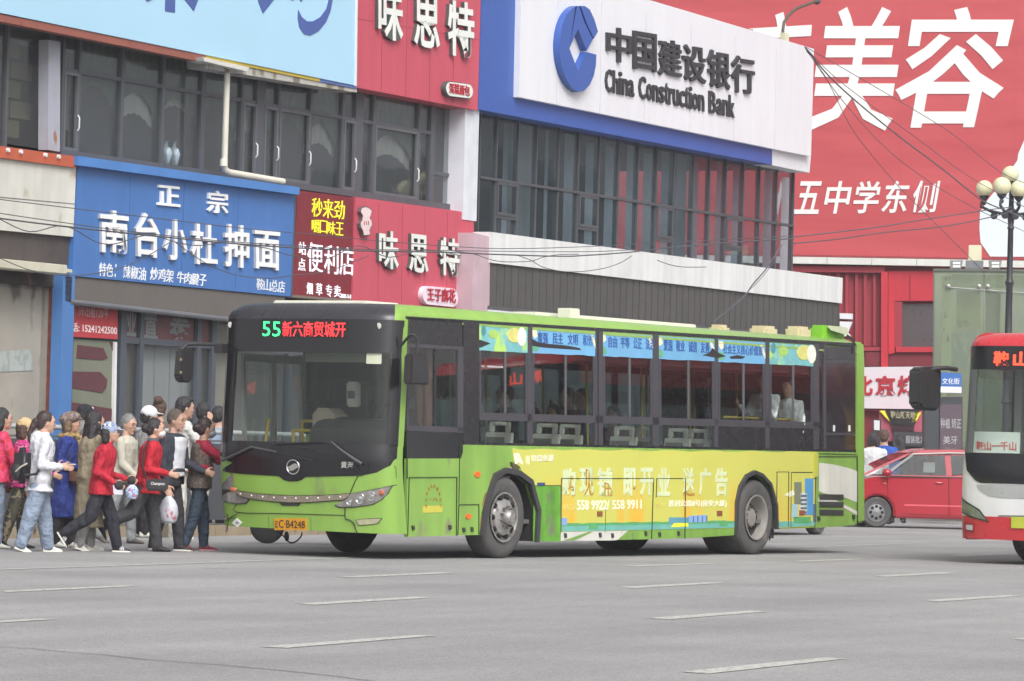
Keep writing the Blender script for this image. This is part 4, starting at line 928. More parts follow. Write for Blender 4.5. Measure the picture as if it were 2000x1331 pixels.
wrap=wv+[(1598,886),(1597,930),(1592,934),(1592,1028),(1516,1032),(1513,990),(1502,950),(1486,930),(1470,923),(1454,931),(1441,953),(1434,985),(1435,1032),(1096,1040),(1096,949),(1042,949),(1030,938),(1020,925),(1016,914),(1010,908),(1003,900)]
wr=bus.part('advert_wrap',BP(wrap,-.006,.0,0),yel,ang=.5)
bus.part('lifted_wrap_edge',BP([(1592,884),(1599,886),(1598,930),(1590,934)],-.03,-.008),mat('wrap_fold',(196,198,80),.5))
bus.part('torn_wrap',BP([(1000,903),(1016,912),(1012,921),(1003,918)],-.035,-.005),mat('torn_brown',(92,84,58),.8))
bus.part('torn_wrap',BP([(988,918),(1000,912),(1004,922),(992,926)],-.02,0),mat('torn_brown2',(150,140,110),.8))
teal=mat('wrap_teal',(118,190,176),.5,var=.08,vs=4);gg=mat('wrap_green',(96,176,110),.5,var=.1,vs=5)
def W2(pts,m,name='wrap_print',o=.0085): 
    return bus.part(name,BP(pts,-o,-.0055,-.006),m,wr)
W2([(1097,1027),(1434,1021),(1434,1031),(1097,1039)],teal)
W2([(1097,1024)]+[(1097+i*14,1024-i*.25-1.8*abs(math.sin(i*1.1))) for i in range(1,24)]+[(1434,1018),(1434,1022),(1097,1028)],gg,o=.0095)
W2([(1515,1019),(1592,1018),(1592,1027),(1515,1031)],teal)
# green scuffed panel between front wheel and hatch row
bus.part('battery_door',BP([(1043,950),(1095,950),(1095,1058),(1042,1058)],-.008,0.0),mat('green_scuffed',(112,178,62),.55,var=.15,vs=5,streak=.3,dirt=(116,112,98),dscale=4.5,dth=.56))
bus.part('skirt_strip',BP([(1096,1040),(1198,1037),(1198,1056),(1096,1057)],-.006,0),mat('skirt_white',(206,204,196),.5,var=.08,dirt=(120,112,104),dscale=6,dth=.6))
bus.part('skirt_strip',BP([(1102,1056),(1150,1039),(1158,1039),(1122,1056)],-.010,-.006),mat('skirt_green',(126,166,84),.6))
bus.part('skirt_strip',BP([(1198,1037),(1228,1036),(1206,1055),(1198,1056)],-.006,0),mat('skirt_white',(0,0,0)))
bus.part('skirt_strip',BP([(1229,1036),(1436,1031),(1435,1045),(1340,1052),(1207,1055)],-.006,0),green_d)
# tail: white sweep, vents
bus.part('tail_sweep',BP([(1600,904),(1630,908),(1662,916),(1674,921),(1674,982),(1650,972),(1610,964),(1600,960)],-.005,0),mat('sweep_white',(214,212,202),.45,var=.04,streak=.14,dirt=(190,170,130),dscale=1.5,dth=.66))
bus.part('tail_sweep',BP([(1599,972),(1630,976),(1674,999),(1674,1007),(1640,988),(1599,980)],-.005,0),mat('sweep_white',(0,0,0)))
for y in (965.5,980,995.5):
    v=bus.part('vent',BP([(1601,y),(1648,y+.6),(1648,y+11),(1601,y+11)],-.012,0),mat('vent_grey',(92,92,88),.7))
    for k in range(4): bus.part('slat',BP([(1602,y+1+k*2.6),(1647,y+1.6+k*2.6),(1647,y+2.6+k*2.6),(1602,y+2+k*2.6)],-.018,-.012),mat('vent_slat',(66,66,64),.7),v)
# panel gaps, hatches, latches, lamps
def gap(x0,y0,x1,y1,w=1.0,m=gapm,o=.0105):
    dx,dy=x1-x0,y1-y0;L=math.hypot(dx,dy);nx,ny=-dy/L*w/2,dx/L*w/2
    bus.part('panel_gap',BP([(x0+nx,y0+ny),(x1+nx,y1+ny),(x1-nx,y1-ny),(x0-nx,y0-ny)],-o,-.001),m)
for g in ((800,933,893,932.5,1.3),(800,933,797,1048,.8),(893,933,892,1047,.9),(897,986,936,985.5,1.2),(897,986,895,1046,.8),(936,986,936,1044,.8),(796,840,796,935,1),(899,870,897,984,.5),
          (1097,935,1277,935,1.6),(1097,935,1096,1040,1.2),(1277,935,1273,1053,1.6),(1283,935,1339,935,1.4),(1283,935,1282,972,1.2),(1339,935,1338,1052,1.8),(1184,985,1182,1040,.5),
          (1518,922,1541,922,1),(1518,922,1517,1030,1.2),(1541,922,1540,1029,1.2),(1546,923,1594,923,1.4),(1546,923,1545,1030,.8),(1593,923,1592,1030,1),(1600,886,1675,888,.8),(1600,892,1675,892,1),(1675,892,1675,1024,1),(1043,949,1095,948.5,1)): gap(*g)
lat=mat('latch_dark',(58,60,56),.6)
for x,y in ((808,1031),(880,1030),(907,1035),(923,1034),(1105,1046),(1173,1045),(1197,1046),(1262,1042),(1289,1044),(1326,1042),(1600,1013),(1668,1010)):
    bus.part('latch',BP([(x-2,y-4),(x+2,y-4),(x+3,y+4),(x-1,y+5)],-.02,0),lat)
orl=mat('side_lamp_orange',(226,104,40),.25,k=1)
for x,y,r in ((933.5,927,6),(916,1009,5.5)): bus.part('side_marker_lamp',BP([(x+r*math.cos(a)*.95,y+r*math.sin(a)) for a in [k*math.pi/5 for k in range(10)]],-.014,0),orl)
for x,y in ((1172,1004),(1406,1003),(1567,1002)): bus.part('side_marker_lamp',BP([(x-5,y-5),(x+5,y-5),(x+5,y+5),(x-5,y+5)],-.014,-.0),mat('side_lamp_rust',(150,88,60),.4))
# company marking arc and yellow plate on the front hatch
arc='鞍山市公共交通总公司'
mk=mat('faded_red_print',(196,130,66),.6)
for i,ch in enumerate(arc):
    a=math.radians(205-i*25.5+0);cx,cz=BU.px(846,981,0);R_=.165
    ax,az=cx+R_*math.cos(math.radians(195-i*23.3))*.98,cz+R_*1.15*math.sin(math.radians(195-i*23.3))
    v,f,_=glyphs(ch,.0);th=math.radians(195-i*23.3)-math.pi/2;mb=MB();s=.042
    mb.add([(ax+((x-.5)*math.cos(th)-(y-.5)*math.sin(th))*s,-.002-.003*(.5-z),az+((x-.5)*math.sin(th)+(y-.5)*math.cos(th))*s) for x,y,z in v],f);bus.part('print_character',mb,mk)
bus.part('print_character',lettering('一汽',pq(BU,[(838,980),(854,980),(854,972),(838,972)],-.001),-.001,.003),mk)
bus.part('yellow_plate',BP([(826,989),(864,988),(864,1001),(826,1002)],-.004,0),mat('plate_yellow',(214,206,84),.6))
# wrap lettering
wpale=mat('wrap_letter_pale',(226,236,190),.5);wwh=mat('wrap_letter_white',(240,238,214),.5);wbr=mat('wrap_letter_shadow',(190,140,60),.5)
for ch,x0,x1 in (('购',1098,1124),('现',1132,1159),('铺',1166,1196),('即',1217,1241),('开',1250,1276),('业',1284,1309),('送',1333,1356),('广',1365,1389),('告',1397,1421)):
    yo=(x1-1098)*-.002
    W2_=lambda d,m,o,bd:bus.part('print_character',lettering(ch,pq(BU,[(x0+d,969+d),(x1+d,969+d),(x1+d,914+d),(x0+d,914+d)],-.006),-.0062,o,bd),m,wr)
    W2_(.8,wbr,.002,.0);W2_(0,wpale,.004,.03)
def wt(s,q,m=wwh,b=.02): bus.part('print_text',lettering(s,pq(BU,q,-.006),-.0062,.0045,b),m,wr)
wt('558 9922/',[(1127,997),(1190,996),(1190,977.5),(1127,977)]);wt('558 9911',[(1196,996),(1253,994.5),(1253,976),(1196,977)])
wt('0412-',[(1101,997),(1124,997),(1124,986),(1101,986)],mat('wrap_letter_faint',(228,214,120),.5))
wt('胜利公路8号(南安大厦)',[(1306,992),(1419,991),(1419,977),(1306,977)],b=.015);wt('地址:',[(1280,992),(1302,992),(1302,983),(1280,983)],mat('wrap_letter_faint',(0,0,0)),0)
W2([(1003,886),(1013,885),(1021,904),(1021,909),(1013,903),(1006,908)],wwh,'print_logo');wt('世阁金源',[(1037,902.5),(1081,901.5),(1081,888),(1037,889)]);wt('中国',[(1027,908),(1034,908),(1034,890),(1027,890)],wwh,0)
for pts,m in (([(1551,942),(1565,942),(1565,985),(1551,985)],mat('print_tower_grey',(130,136,112),.6)),([(1572,935),(1588,935),(1588,1006),(1572,1006)],mat('print_tower_blue',(88,160,214),.6)),([(1562,963),(1576,963),(1576,1004),(1562,1004)],mat('print_tower_white',(206,210,206),.6)),([(1546,985),(1558,984),(1558,1012),(1546,1012)],mat('print_pale_blue',(176,212,214),.6)),([(1588,985),(1594,985),(1594,1020),(1588,1020)],mat('print_slate',(92,112,120),.6)),
              ([(1306,1011),(1345,1011),(1345,1020),(1306,1024)],mat('print_bus_blue',(98,160,180),.6)),([(1345,1008),(1380,1006),(1380,1020),(1345,1021)],mat('print_window_blue',(140,176,230),.6)),([(1316,1022),(1344,1022),(1344,1029),(1310,1030)],mat('neon_yellow',(0,0,0))),
              ([(1150,1028),(1153,1022),(1163,1022),(1167,1028),(1166,1034),(1150,1034)],gg),([(1405,1022),(1409,1017),(1418,1017),(1422,1023),(1421,1028),(1405,1028)],gg),([(1549,1010),(1583,1010),(1583,1022),(1551,1022)],gg),([(1097,1012),(1107,1012),(1107,1026),(1097,1026)],mat('print_window_blue',(0,0,0))),([(1049,943),(1064,943),(1064,949),(1049,949)],mat('print_navy',(60,80,130),.6)),
              ([(1532,968),(1540,962),(1549,958),(1552,966),(1544,971)],wwh)): W2(pts,m,'print_shape',.0105)
for k in range(5): W2([(1563,967+k*8),(1575,967+k*8),(1575,971+k*8),(1563,971+k*8)],mat('print_slate',(0,0,0)),'print_shape',.012)
for k in range(1,5): W2([(1345+k*8.7-1,1008),(1345+k*8.7+1,1008),(1345+k*8.7+1,1020),(1345+k*8.7-1,1020)],mat('print_slate',(0,0,0)),'print_shape',.012)
# rust and scuffs at the front arch
rs=mat('rust_patch',(150,120,72),.9,var=.3,vs=12)
for pts in ([(942,985),(947,965),(950,962),(948,985),(944,1000)],[(938,1020),(941,1002),(944,1005),(942,1040),(938,1044)],[(956,942),(962,930),(966,932),(958,950)]): bus.part('rust_patch',BP(pts,-.004,0),rs)
# --- windows: glazing line along the side
sidebl=mat('side_black',(46,45,48),.25,var=.05)
def WB(x0,yt0,yb0,x1,yt1,yb1): return [(x0,yt0),(x1,yt1),(x1,yb1),(x0,yb0)]
def lint(x,p,q): return p[1]+(q[1]-p[1])*(x-p[0])/(q[0]-p[0])
ytop=lambda x:lint(x,(793,618),(1672,671))
yadb=lambda x:lint(x,(932,685),(1590,716))
ym0=lambda x:lint(x,(938,806),(1590,825))+0
ym1=lambda x:lint(x,(938,819),(1590,836))
ybt=lambda x:lint(x,(906,869),(1672,884))
yl0=lambda x:lint(x,(940,822),(1400,832));yl1=lambda x:lint(x,(940,865),(1400,873))
def band(x0,x1,fa_,fb_,v0,v1,m,name,parent=None): return bus.part(name,BP([(x0,fa_(x0)),(x1,fa_(x1)),(x1,fb_(x1)),(x0,fb_(x0))],v0,v1),m,parent)
# top rail above glass, base rail
band(793,1672,ytop,lambda x:ytop(x)+6,.0,.05,sidebl,'window_header')
band(906,1672,lambda x:ybt(x)-5,ybt,.0,.05,sidebl,'window_base')
band(936,1600,lambda x:ym0(x),lambda x:ym1(x)+2,.0,.05,bframe,'window_mid_rail')
for x0,x1 in ((905,936),(1031,1040),(1163,1178),(1275,1287),(1396,1403),(1495,1503),(1589,1600),(1609,1614)):
    band(x0,x1,lambda x:ytop(x)+6,lambda x:ybt(x)-5,.0,.05,sidebl if x0==905 else bframe,'window_pillar')
band(1167.5,1169.5,lambda x:ytop(x)+6,lambda x:ybt(x)-5,-.004,.0,mat('seal_black',(30,30,32),.8),'pillar_seal')
blinds_=[(936,1031),(1040,1163),(1178,1275),(1287,1396),(1403,1495),(1503,1589)]
for x0,x1 in blinds_:
    w_=band(x0,x1,lambda x:ytop(x)+6,ym0,.012,.018,bglass,'window')
    xm=(x0+x1)/2+4
    band(x0+.5,x0+4,lambda x:yadb(x),ym0,.004,.03,bframe,'window_stile',w_);band(x1-4,x1-.5,lambda x:yadb(x),ym0,.004,.03,bframe,'window_stile',w_)
    band(xm-1.5,xm+1.5,lambda x:yadb(x),ym0,.002,.02,mat('stile_grey',(96,96,100),.4),'window_stile',w_)
for x0,x1 in blinds_[:4]: band(x0+2,x1-2,lambda x:ym1(x)+2,lambda x:ybt(x)-5,.012,.018,bglass,'lower_window')
band(1403,1610,lambda x:ym1(x)+2,lambda x:ybt(x)-5,.006,.03,sidebl,'lower_black_panel')
band(1600,1609,lambda x:ytop(x)+40,lambda x:ybt(x)-50,.012,.018,bglass,'narrow_window')
band(1600,1609,lambda x:ytop(x)+6,lambda x:ytop(x)+40,.002,.03,sidebl,'black_panel')
# tail panels of dark glass
ob=mat('tail_glass',(52,46,50),.1,var=.35,vs=2,coat=.4,dirt=(74,60,44),dscale=2,dth=.56)
for pts in ([(1614,677),(1671,678),(1671,704),(1614,702)],[(1614,708),(1671,710),(1671,846),(1614,844)],[(1614,850),(1671,851),(1671,879),(1614,878)]): bus.part('tail_window',BP(pts,-.002,.03),ob)
band(1614,1671,lambda x:703,lambda x:709,.0,.05,bframe,'tail_rail');band(1614,1671,lambda x:845,lambda x:850,.0,.05,bframe,'tail_rail')
for x in (1629,1659): bus.part('tail_catch',BP([(x-1,831),(x+2,831),(x+2,843),(x-1,843)],-.01,0),handle)
# driver's window group
bus.part('driver_upper_panel',BP([(797,620),(903,627),(903,676),(795,671)],.0,.03),sidebl)
bus.part('driver_frame',BP([(795,671),(905,677),(905,684),(795,679)],-.003,.05),bframe)
bus.part('driver_frame',BP([(795,679),(799,679),(799,834),(795,834)],-.003,.05),bframe)
bus.part('driver_frame',BP([(895,684),(905,684),(905,842),(895,842)],-.003,.05),bframe)
bus.part('driver_frame',BP([(795,831),(905,835),(905,846),(795,842)],-.003,.05),bframe)
w_=bus.part('driver_window',BP([(799,680),(895,684),(895,834),(799,831)],.012,.018),bglass)
bus.part('window_stile',BP([(849,682),(853,682),(852,833),(848,833)],.002,.03),sidebl,w_)
bus.part('driver_lower_panel',BP([(795,843),(904,847),(904,884),(901,892),(894,896),(795,896)],.0,.03),mat('driver_lower_black',(34,33,36),.12,coat=.6))
# vinyl banners on the upper glass
sky_b=mat('banner_sky_blue',(120,184,228),.5,var=.1,vs=1.4,coat=.2);tl=mat('banner_teal_art',(128,196,200),.5,var=.14,vs=5,dirt=(176,214,110),dscale=5,dth=.54)
def torn(x0,x1,n,seed,amp=3,top=None):
    R_=random.Random(seed);up=[(x0+(x1-x0)*i/n,ytop(x0+(x1-x0)*i/n)+9) for i in range(n+1)]
    dn=[(x1-(x1-x0)*i/n,yadb(x1-(x1-x0)*i/n)+R_.uniform(-1,.5)) for i in range(n+1)];return up+dn
for x0,x1,m,sd in ((932,1035,tl,1),(1036.5,1166,sky_b,2),(1170,1279,sky_b,3),(1280.5,1399,sky_b,4),(1400.5,1497,sky_b,5),(1498,1591,tl,6)):
    bn=bus.part('window_banner',BP(torn(x0,x1,10,sd),.003,.009,0),m)
    if m is tl:
        for k,(dx,w_,h0,h1,c_) in enumerate(((22,20,16,34,(176,214,110)),(8,9,8,30,(86,150,160)),(58,28,10,40,(226,222,130)),(78,18,8,46,(232,236,220)))):
            pts=[(x0+dx+w_*.5*(1+math.cos(a)*.98),ytop(x0+dx)+h0+(h1-h0)*.5*(1+math.sin(a))) for a in [q*math.pi/5 for q in range(10)]]
            bus.part('print_shape',BP(pts,-.0005-k*.0008,.003,0),mat('leaf%d'%k,c_,.5,var=.12,vs=8),bn)
    else:
        for dx in (4,): bus.part('print_shape',BP([(x0+dx,ytop(x0)+12),(x0+dx+8,ytop(x0)+13),(x0+dx+10,ytop(x0)+24),(x0+dx+4,ytop(x0)+29),(x0+dx,ytop(x0)+22)],.0005,.003,0),mat('petal_cream',(240,232,196),.5),bn)
        bus.part('print_shape',BP([(x0+2,yadb(x0)-20),(x0+12,yadb(x0)-18),(x0+16,yadb(x0)-8),(x0+12,yadb(x0)-3),(x0+2,yadb(x0)-5)],.0005,.003,0),mat('leaf_green',(110,186,140),.5),bn)
        for k in range(5): bus.part('print_shape',BP([(x1-12+k*2.2,ytop(x1)+14+k*5),(x1-8+k*2,ytop(x1)+14+k*5),(x1-7+k*1.6,ytop(x1)+20+k*5),(x1-12+k*2,ytop(x1)+20+k*5)],.0005,.003,0),mat('petal_cream',(0,0,0)),bn)
nv=mat('banner_navy',(58,100,172),.5)
for x0,words in ((1046,'富强 民主 文明 和谐'),(1184,'自由 平等 公正 法治'),(1292,'爱国 敬业 诚信 友善')):
    ws=words.split();step=(29.3 if x0==1046 else 24.2);wd_=(20 if x0==1046 else 17)
    for i,w0 in enumerate(ws):
        xa=x0+4+i*step;ya=ytop(xa)+15;yb=ya+22
        bus.part('banner_text',lettering(w0,pq(BU,[(xa,yb),(xa+wd_,yb+1),(xa+wd_,ya+1),(xa,ya)],.003),.0025,.004,.015),nv)
bus.part('banner_text',lettering('社会主义核心价值观',pq(BU,[(1412,691),(1489,696),(1489,677),(1412,672)],.003),.0025,.004,.01),nv)
# torn dark holes in the banners
for pts in ([(932,664),(938,664),(958,671),(940,679),(932,680)],[(1037,661),(1050,668),(1070,672),(1105,675),(1132,680),(1135,684),(1060,679),(1040,676)],[(1372,694),(1385,690),(1392,680),(1400,688),(1418,696),(1402,700)],[(1425,697),(1440,694),(1456,697),(1450,701),(1428,701)]):
    bus.part('torn_hole',BP(pts,-.001,.003,0),mat('torn_hole_dark',(52,46,50),.6))
# --- far side of the bus: lower wall, pillars, glazing, door opening at the front
FV=2.5
fw_=mat('inner_grey_wall',(150,150,148),.7)
far=MB();far.box(2.0,5.2,FV-.05,FV,.45,1.45);far.box(6.6,BL,FV-.05,FV,.45,1.45)
bus.part('far_side_panel',far,green)
far=MB();far.box(.5,BL,FV-.05,FV,2.45,2.85)
for a in (1.95,3.4,5.1,6.6,8.0,9.4,10.8,BL-.1): far.box(a,a+.1,FV-.05,FV,1.45,2.45)
bus.part('far_side_frame',far,sidebl)
mat_tint=glass('bus_glass_tinted',(150,158,158),1.5,.01,.05,(60,64,64),1.2)
bus.part('far_rear_panel',MB().box(10.92,BL-.1,FV-.05,FV,1.45,2.45),sidebl)
for a,b in ((2.05,3.4),(3.5,5.1),(6.7,8.0),(8.1,9.4),(9.5,10.8)): bus.part('far_window',MB().box(a,b,FV-.02,FV-.014,1.45,2.45),glass('bus_glass_tinted',(150,158,158),1.5,.01,.05,(60,64,64),1.2))
for a0 in (.62,1.25,5.25,5.9):   # folding door leaves
    f=MB();f.box(a0,a0+.05,FV-.06,FV-.02,.4,2.4);f.box(a0+.58,a0+.62,FV-.06,FV-.02,.4,2.4);f.box(a0+.05,a0+.58,FV-.06,FV-.02,.4,.5);f.box(a0+.05,a0+.58,FV-.06,FV-.02,2.3,2.4);f.box(a0+.05,a0+.58,FV-.06,FV-.02,1.25,1.3)
    d=bus.part('door_leaf',f,mat('door_leaf_grey',(158,160,158),.4));bus.part('pane',MB().box(a0+.05,a0+.58,FV-.045,FV-.04,.5,2.3),bglass if a0<2 else mat_tint,d)
# --- interior
bus.part('floor',MB().box(.6,BL-.1,.08,2.42,.42,.47),mat('bus_floor',(110,108,104),.8))
bus.part('ceiling',MB().box(.9,BL-.1,.12,2.38,2.68,2.70),mat('bus_ceiling',(150,148,142),.7))
bus.part('reflection_strip',MB().box(2.4,BL-.2,.06,.34,2.42,2.67),mat('reflection_red',(120,52,54),.6),bev=.04)  # added red strips imitate the red band reflected in the side windows
bus.part('reflection_strip',MB().box(2.4,BL-.2,2.14,2.42,2.42,2.67),mat('reflection_red',(0,0,0)),bev=.04)
bus.part('rear_bulkhead',MB().box(BL-1.4,BL-.2,.06,2.42,.47,1.5),mat('bulkhead_dark',(56,54,58),.8))
bus.part('rear_engine_wall',MB().box(10.9,10.95,.06,1.3,1.5,2.6),mat('bulkhead_dark',(0,0,0)))
bus.part('driver_partition',MB().box(1.78,1.82,.08,1.05,.47,1.9),mat('partition_teal',(112,134,132),.5))
bus.part('driver_partition',MB().box(1.60,2.05,.05,.09,1.36,2.66),mat('bulkhead_dark',(0,0,0)))
ys=mat('grab_yellow',(214,186,58),.4)
for pth in (([(.95,1.95,.95),(.95,1.95,1.42),(.97,1.9,1.48),(1.0,1.2,1.50),(1.05,1.05,1.50)]),([(1.2,2.0,.5),(1.2,2.0,1.6)]),([(1.9,1.15,.5),(1.9,1.15,2.65)]),([(.85,2.35,1.0),(1.0,2.35,1.62)]),([(1.1,1.05,1.56),(1.15,1.6,1.6),(1.2,2.0,1.6)])): bus.part('grab_rail',MB().tube(sm(pth,3),.019,8),ys,ang=1)
for a in (3.3,4.6,6.0,7.4,8.7,10.0):
    bus.part('pole',MB().tube([(a,.85,.47),(a,.85,2.66)],.018,8),ys,ang=1)
    bus.part('pole',MB().tube([(a+.3,1.7,.47),(a+.3,1.7,2.66)],.018,8),ys,ang=1)
bus.part('grab_rail',MB().tube([(8.3,.12,1.83),(10.6,.12,1.83)],.018,8),ys,ang=1)
# dashboard
dashm=mat('dash_black',(44,43,46),.55,var=.05)
pts=[(.28,1.25),(.30,1.50),(.45,1.60),(.75,1.66),(1.0,1.60),(1.1,1.4),(1.1,1.0),(.4,1.0)]
mb=MB().rings([[(a,b,z) for a,z in pts] for b in (.16,.5,.9,1.25)]);bus.part('dashboard',mb,dashm)
bus.part('dash_shelf',MB().box(.22,.7,1.2,2.3,1.18,1.33),dashm)
bus.part('steering_wheel',MB().tube([(1.05+.16*math.sin(a)*.5,.62+.23*math.cos(a),1.62+.2*math.sin(a)) for a in [k*math.pi/8 for k in range(17)]],.016,6),rubber,ang=1)
# driver seat, farebox, hanging devices
bus.part('driver_seat',MB().rings([[(1.45,b,1.0),(1.6,b,1.0),(1.68,b,1.75),(1.56,b,1.78)] for b in (.4,.9)]),mat('driver_seat_brown',(120,94,78),.8))
bus.part('farebox',MB().prism([(1.1,1.42),(1.12,1.68),(1.22,1.76),(1.36,1.76),(1.44,1.68),(1.44,1.42)],.62,.9,'vz'),mat('farebox_grey',(140,134,120),.5))
bus.part('farebox_label',MB().box(.615,.62,1.15,1.4,1.44,1.58),mat('label_blue',(120,160,196),.6))
bus.part('card_reader',MB().box(.80,.9,.92,1.08,1.78,2.08),mat('reader_grey',(176,178,172),.5),bev=.02)
bus.part('screen',MB().box(.795,.80,.95,1.05,1.88,1.97),mat('screen_dark',(70,70,66),.3))
bus.part('sun_blind',MB().add([(.33,.25,2.62),(.33,1.35,2.62),(.36,1.35,2.3),(.36,.25,2.3)],[(0,1,2,3)]),mat('blind_green_grey',(128,136,124),.8))
bus.part('paper_notice',surf([(.16,2.28),(.33,2.28),(.33,2.46),(.16,2.46)],front,-.02,-.022),mat('paper_cream',(222,220,200),.7))
bus.part('white_curtain_rail',MB().tube([(.42,.14,1.4),(.40,.14,2.5)],.02,6),mat('white_panel',(0,0,0)))
bus.part('driver_curtain',MB().rings([[(1.3+.05*math.cos(k*2),.2+.03*k+.02*math.sin(k*3),z) for k in range(8)] for z in (1.5,2.5)],False),mat('curtain_brown',(132,92,72),.9,var=.2,vs=9))
# seats: cream shells with a handle hole
seatm=mat('seat_cream',(226,222,206),.45,var=.04)
def seat(a,b):
    w=.40;t=.04;o=.14
    z0,z1,zt_=.98,1.53,1.66
    sh=MB();x=a
    # back: two stiles, top bar, panel -> handle opening
    def bar(y0,y1,z0,z1,dx=0): sh.add([(x+(z-.9)*.18+d,y,z) for z in (z0,z1) for y in (y0,y1) for d in (0,t)],[(0,1,3,2),(4,6,7,5),(0,4,5,1),(2,3,7,6),(0,2,6,4),(1,5,7,3)])
    bar(b,b+w,z0,z1);bar(b+.05,b+.12,z1,zt_);bar(b+w-.12,b+w-.05,z1,zt_);bar(b+.07,b+w-.07,zt_-.05,zt_)
    s=bus.part('seat_back',sh,seatm,bev=.012)
    bus.part('seat_cushion',MB().box(x-.38,x+.04,b,b+w,.90,.95),seatm,s)
    bus.part('seat_recess',MB().box(x+.02,x+.035,b+.07,b+w-.07,1.36,1.47),mat('seat_recess',(150,150,140),.6),s)
for a,lv in ((2.9,0),(4.0,0),(4.55,0),(5.9,0),(6.45,0),(7.3,0),(7.85,0)): seat(a,.12)
for a in (3.6,4.3,7.2,7.9,8.6): seat(a,1.9)
# --- front details
def fs(name,pts,m,o=.012,i=.0,parent=None,label=None): return bus.part(name,surf(fpoly(pts),front,o,i),m,parent,label,ang=.8)
hl=mat('headlamp_chrome',(176,172,168),.18,.6,var=.25,vs=14);hld=mat('headlamp_rim',(52,60,40),.6)
for side_,pts,lens in ((0,[(1215,790),(1330,735),(1362,690),(1500,665),(1640,640),(1742,620),(1700,690),(1640,745),(1560,785),(1400,808),(1260,812)],((1445,735,42),(1555,712,36),(1350,765,28))),
                       (1,[(64,605),(150,632),(275,658),(305,702),(345,722),(412,742),(385,775),(300,780),(180,755),(110,720),(78,680)],((135,668,30),(225,690,36),(290,735,30)))):
    c=np.mean(np.array(pts),0)
    g=fs('headlight',[tuple(p) for p in q4([(c[0]+(x-c[0])*1.04,c[1]+(y-c[1])*1.10) for x,y in pts])],hld,.010)
    fs('lamp_lens',q4(pts),hl,.016,.009,g)
    for x,y,r in (lens if side_==0 else ()):
        b,z=FF.px(*q4([(x,y)])[0]);rr=r/4.755/160
        a=front(b,z);bus.part('reflector',MB().lathe([(rr*1.2,-.012),(rr*1.15,-.026),(rr*.85,-.024),(rr*.7,-.016),(.0,-.03)],(a,b,z),'u',16),mat('chrome',(225,225,225),.12,1),g)
b,z=FF.px(*q4([(1640,678)])[0]);bus.part('indicator',MB().ell((front(b,z)-.01,b,z),(.02,.05,.035)),mat('indicator_orange',(196,110,80),.3))
b,z=FF.px(*q4([(95,650)])[0]);bus.part('indicator',MB().ell((front(b,z)-.01,b,z),(.02,.05,.03)),mat('indicator_orange',(0,0,0)))
gtop=[(282,657),(400,677),(500,690),(650,702),(800,708),(1000,707),(1100,705),(1250,697),(1355,686)];gbot=[(1335,722),(1285,744),(1100,756),(950,768),(800,768),(650,760),(500,744),(400,728),(325,708),(295,680)]
g=fs('grille',q4([(x,y-6) for x,y in gtop]+[(x,y+8) for x,y in gbot]),hld,.010)
fs('grille_bar',q4(gtop+gbot),mat('grille_chrome',(176,164,146),.25,.5,var=.1),.018,.009,g)
for x in range(340,1340,103):
    y=np.interp(x,[p[0] for p in gtop],[p[1] for p in gtop])+22;b,z=FF.px(*q4([(x,y)])[0]);bus.part('stud',MB().ell((front(b,z)-.02,b,z),(.006,.012,.012),8,5),handle,g)
fs('tow_cover',q4([(695,775),(892,772),(878,801),(722,800)]),mat('tow_black',(48,50,44),.6),.009)
def fgap(pts,w=.012,o=.006):
    pts=q4(pts);L=[]
    for x,y in sm(pts,3):
        b,z=FF.px(x,y);L.append((front(b,z)-o,b,z))
    bus.part('panel_gap',MB().tube(L,w/2,4),gapm,ang=1)
fgap([(245,492),(252,560),(265,620),(280,655)]);fgap([(1425,525),(1395,580),(1370,640),(1350,688)]);fgap([(298,785),(298,860),(700,872),(1305,889)],.009);fgap([(1306,815),(1306,915),(1345,932),(1385,965),(1400,1010),(1420,1056)],.016)
fgap([(300,880),(245,905),(215,960),(218,1012)],.009);fgap([(595,895),(600,1030)],.004);fgap([(985,905),(992,1040)],.004)
fgap([(1745,612),(1800,605)],.008);fgap([(1760,430),(1820,470),(1860,540)],.008)
for pts in ([(1410,932),(1530,922),(1645,920),(1610,963),(1520,975),(1436,978)],[(70,878),(215,886),(205,932),(150,934),(105,925)]):
    c=np.mean(np.array(pts),0);g=fs('fog_lamp',q4([(c[0]+(x-c[0])*1.05,c[1]+(y-c[1])*1.2) for x,y in pts]),hld,.009);fs('lamp_lens',q4(pts),mat('fog_lens',(196,194,160),.2,.3,var=.2,vs=12),.014,.008,g)
pl=fs('number_plate',q4([(650,918),(948,918),(950,1028),(655,1026)]),mat('plate_orange',(226,160,40),.4,var=.06),.02)
def ftext(s,pts,m,o0,bold=.01,parent=None,d=.004):
    v,f,_=glyphs(s,bold);Q=[np.array(p) for p in pts];mb=MB();V=[]
    C4=[FF.px(*p) for p in pts];C4=[np.array(c) for c in C4]
    for x,y,z in v:
        p=(C4[0]*(1-x)+C4[1]*x)*(1-y)+(C4[3]*(1-x)+C4[2]*x)*y;V.append((front(p[0],p[1])-o0-d*(.5-z),p[0],p[1]))
    mb.add(V,f);return bus.part('lettering',mb,m,parent)
pbk=mat('plate_ink',(40,38,36),.6)
ftext('C·B4248',q4([(698,1005),(940,1008),(938,942),(698,930)]),pbk,.021,.0,pl);ftext('辽',q4([(662,1003),(690,1004),(690,940),(662,938)]),pbk,.021,0,pl)
fs('diamond_sticker',q4([(300,915),(348,958),(308,1000),(256,960)]),lw,.01);fs('sticker_print',q4([(302,940),(325,958),(306,975),(284,959)]),mat('print_slate2',(170,175,180),.6),.012,.009)
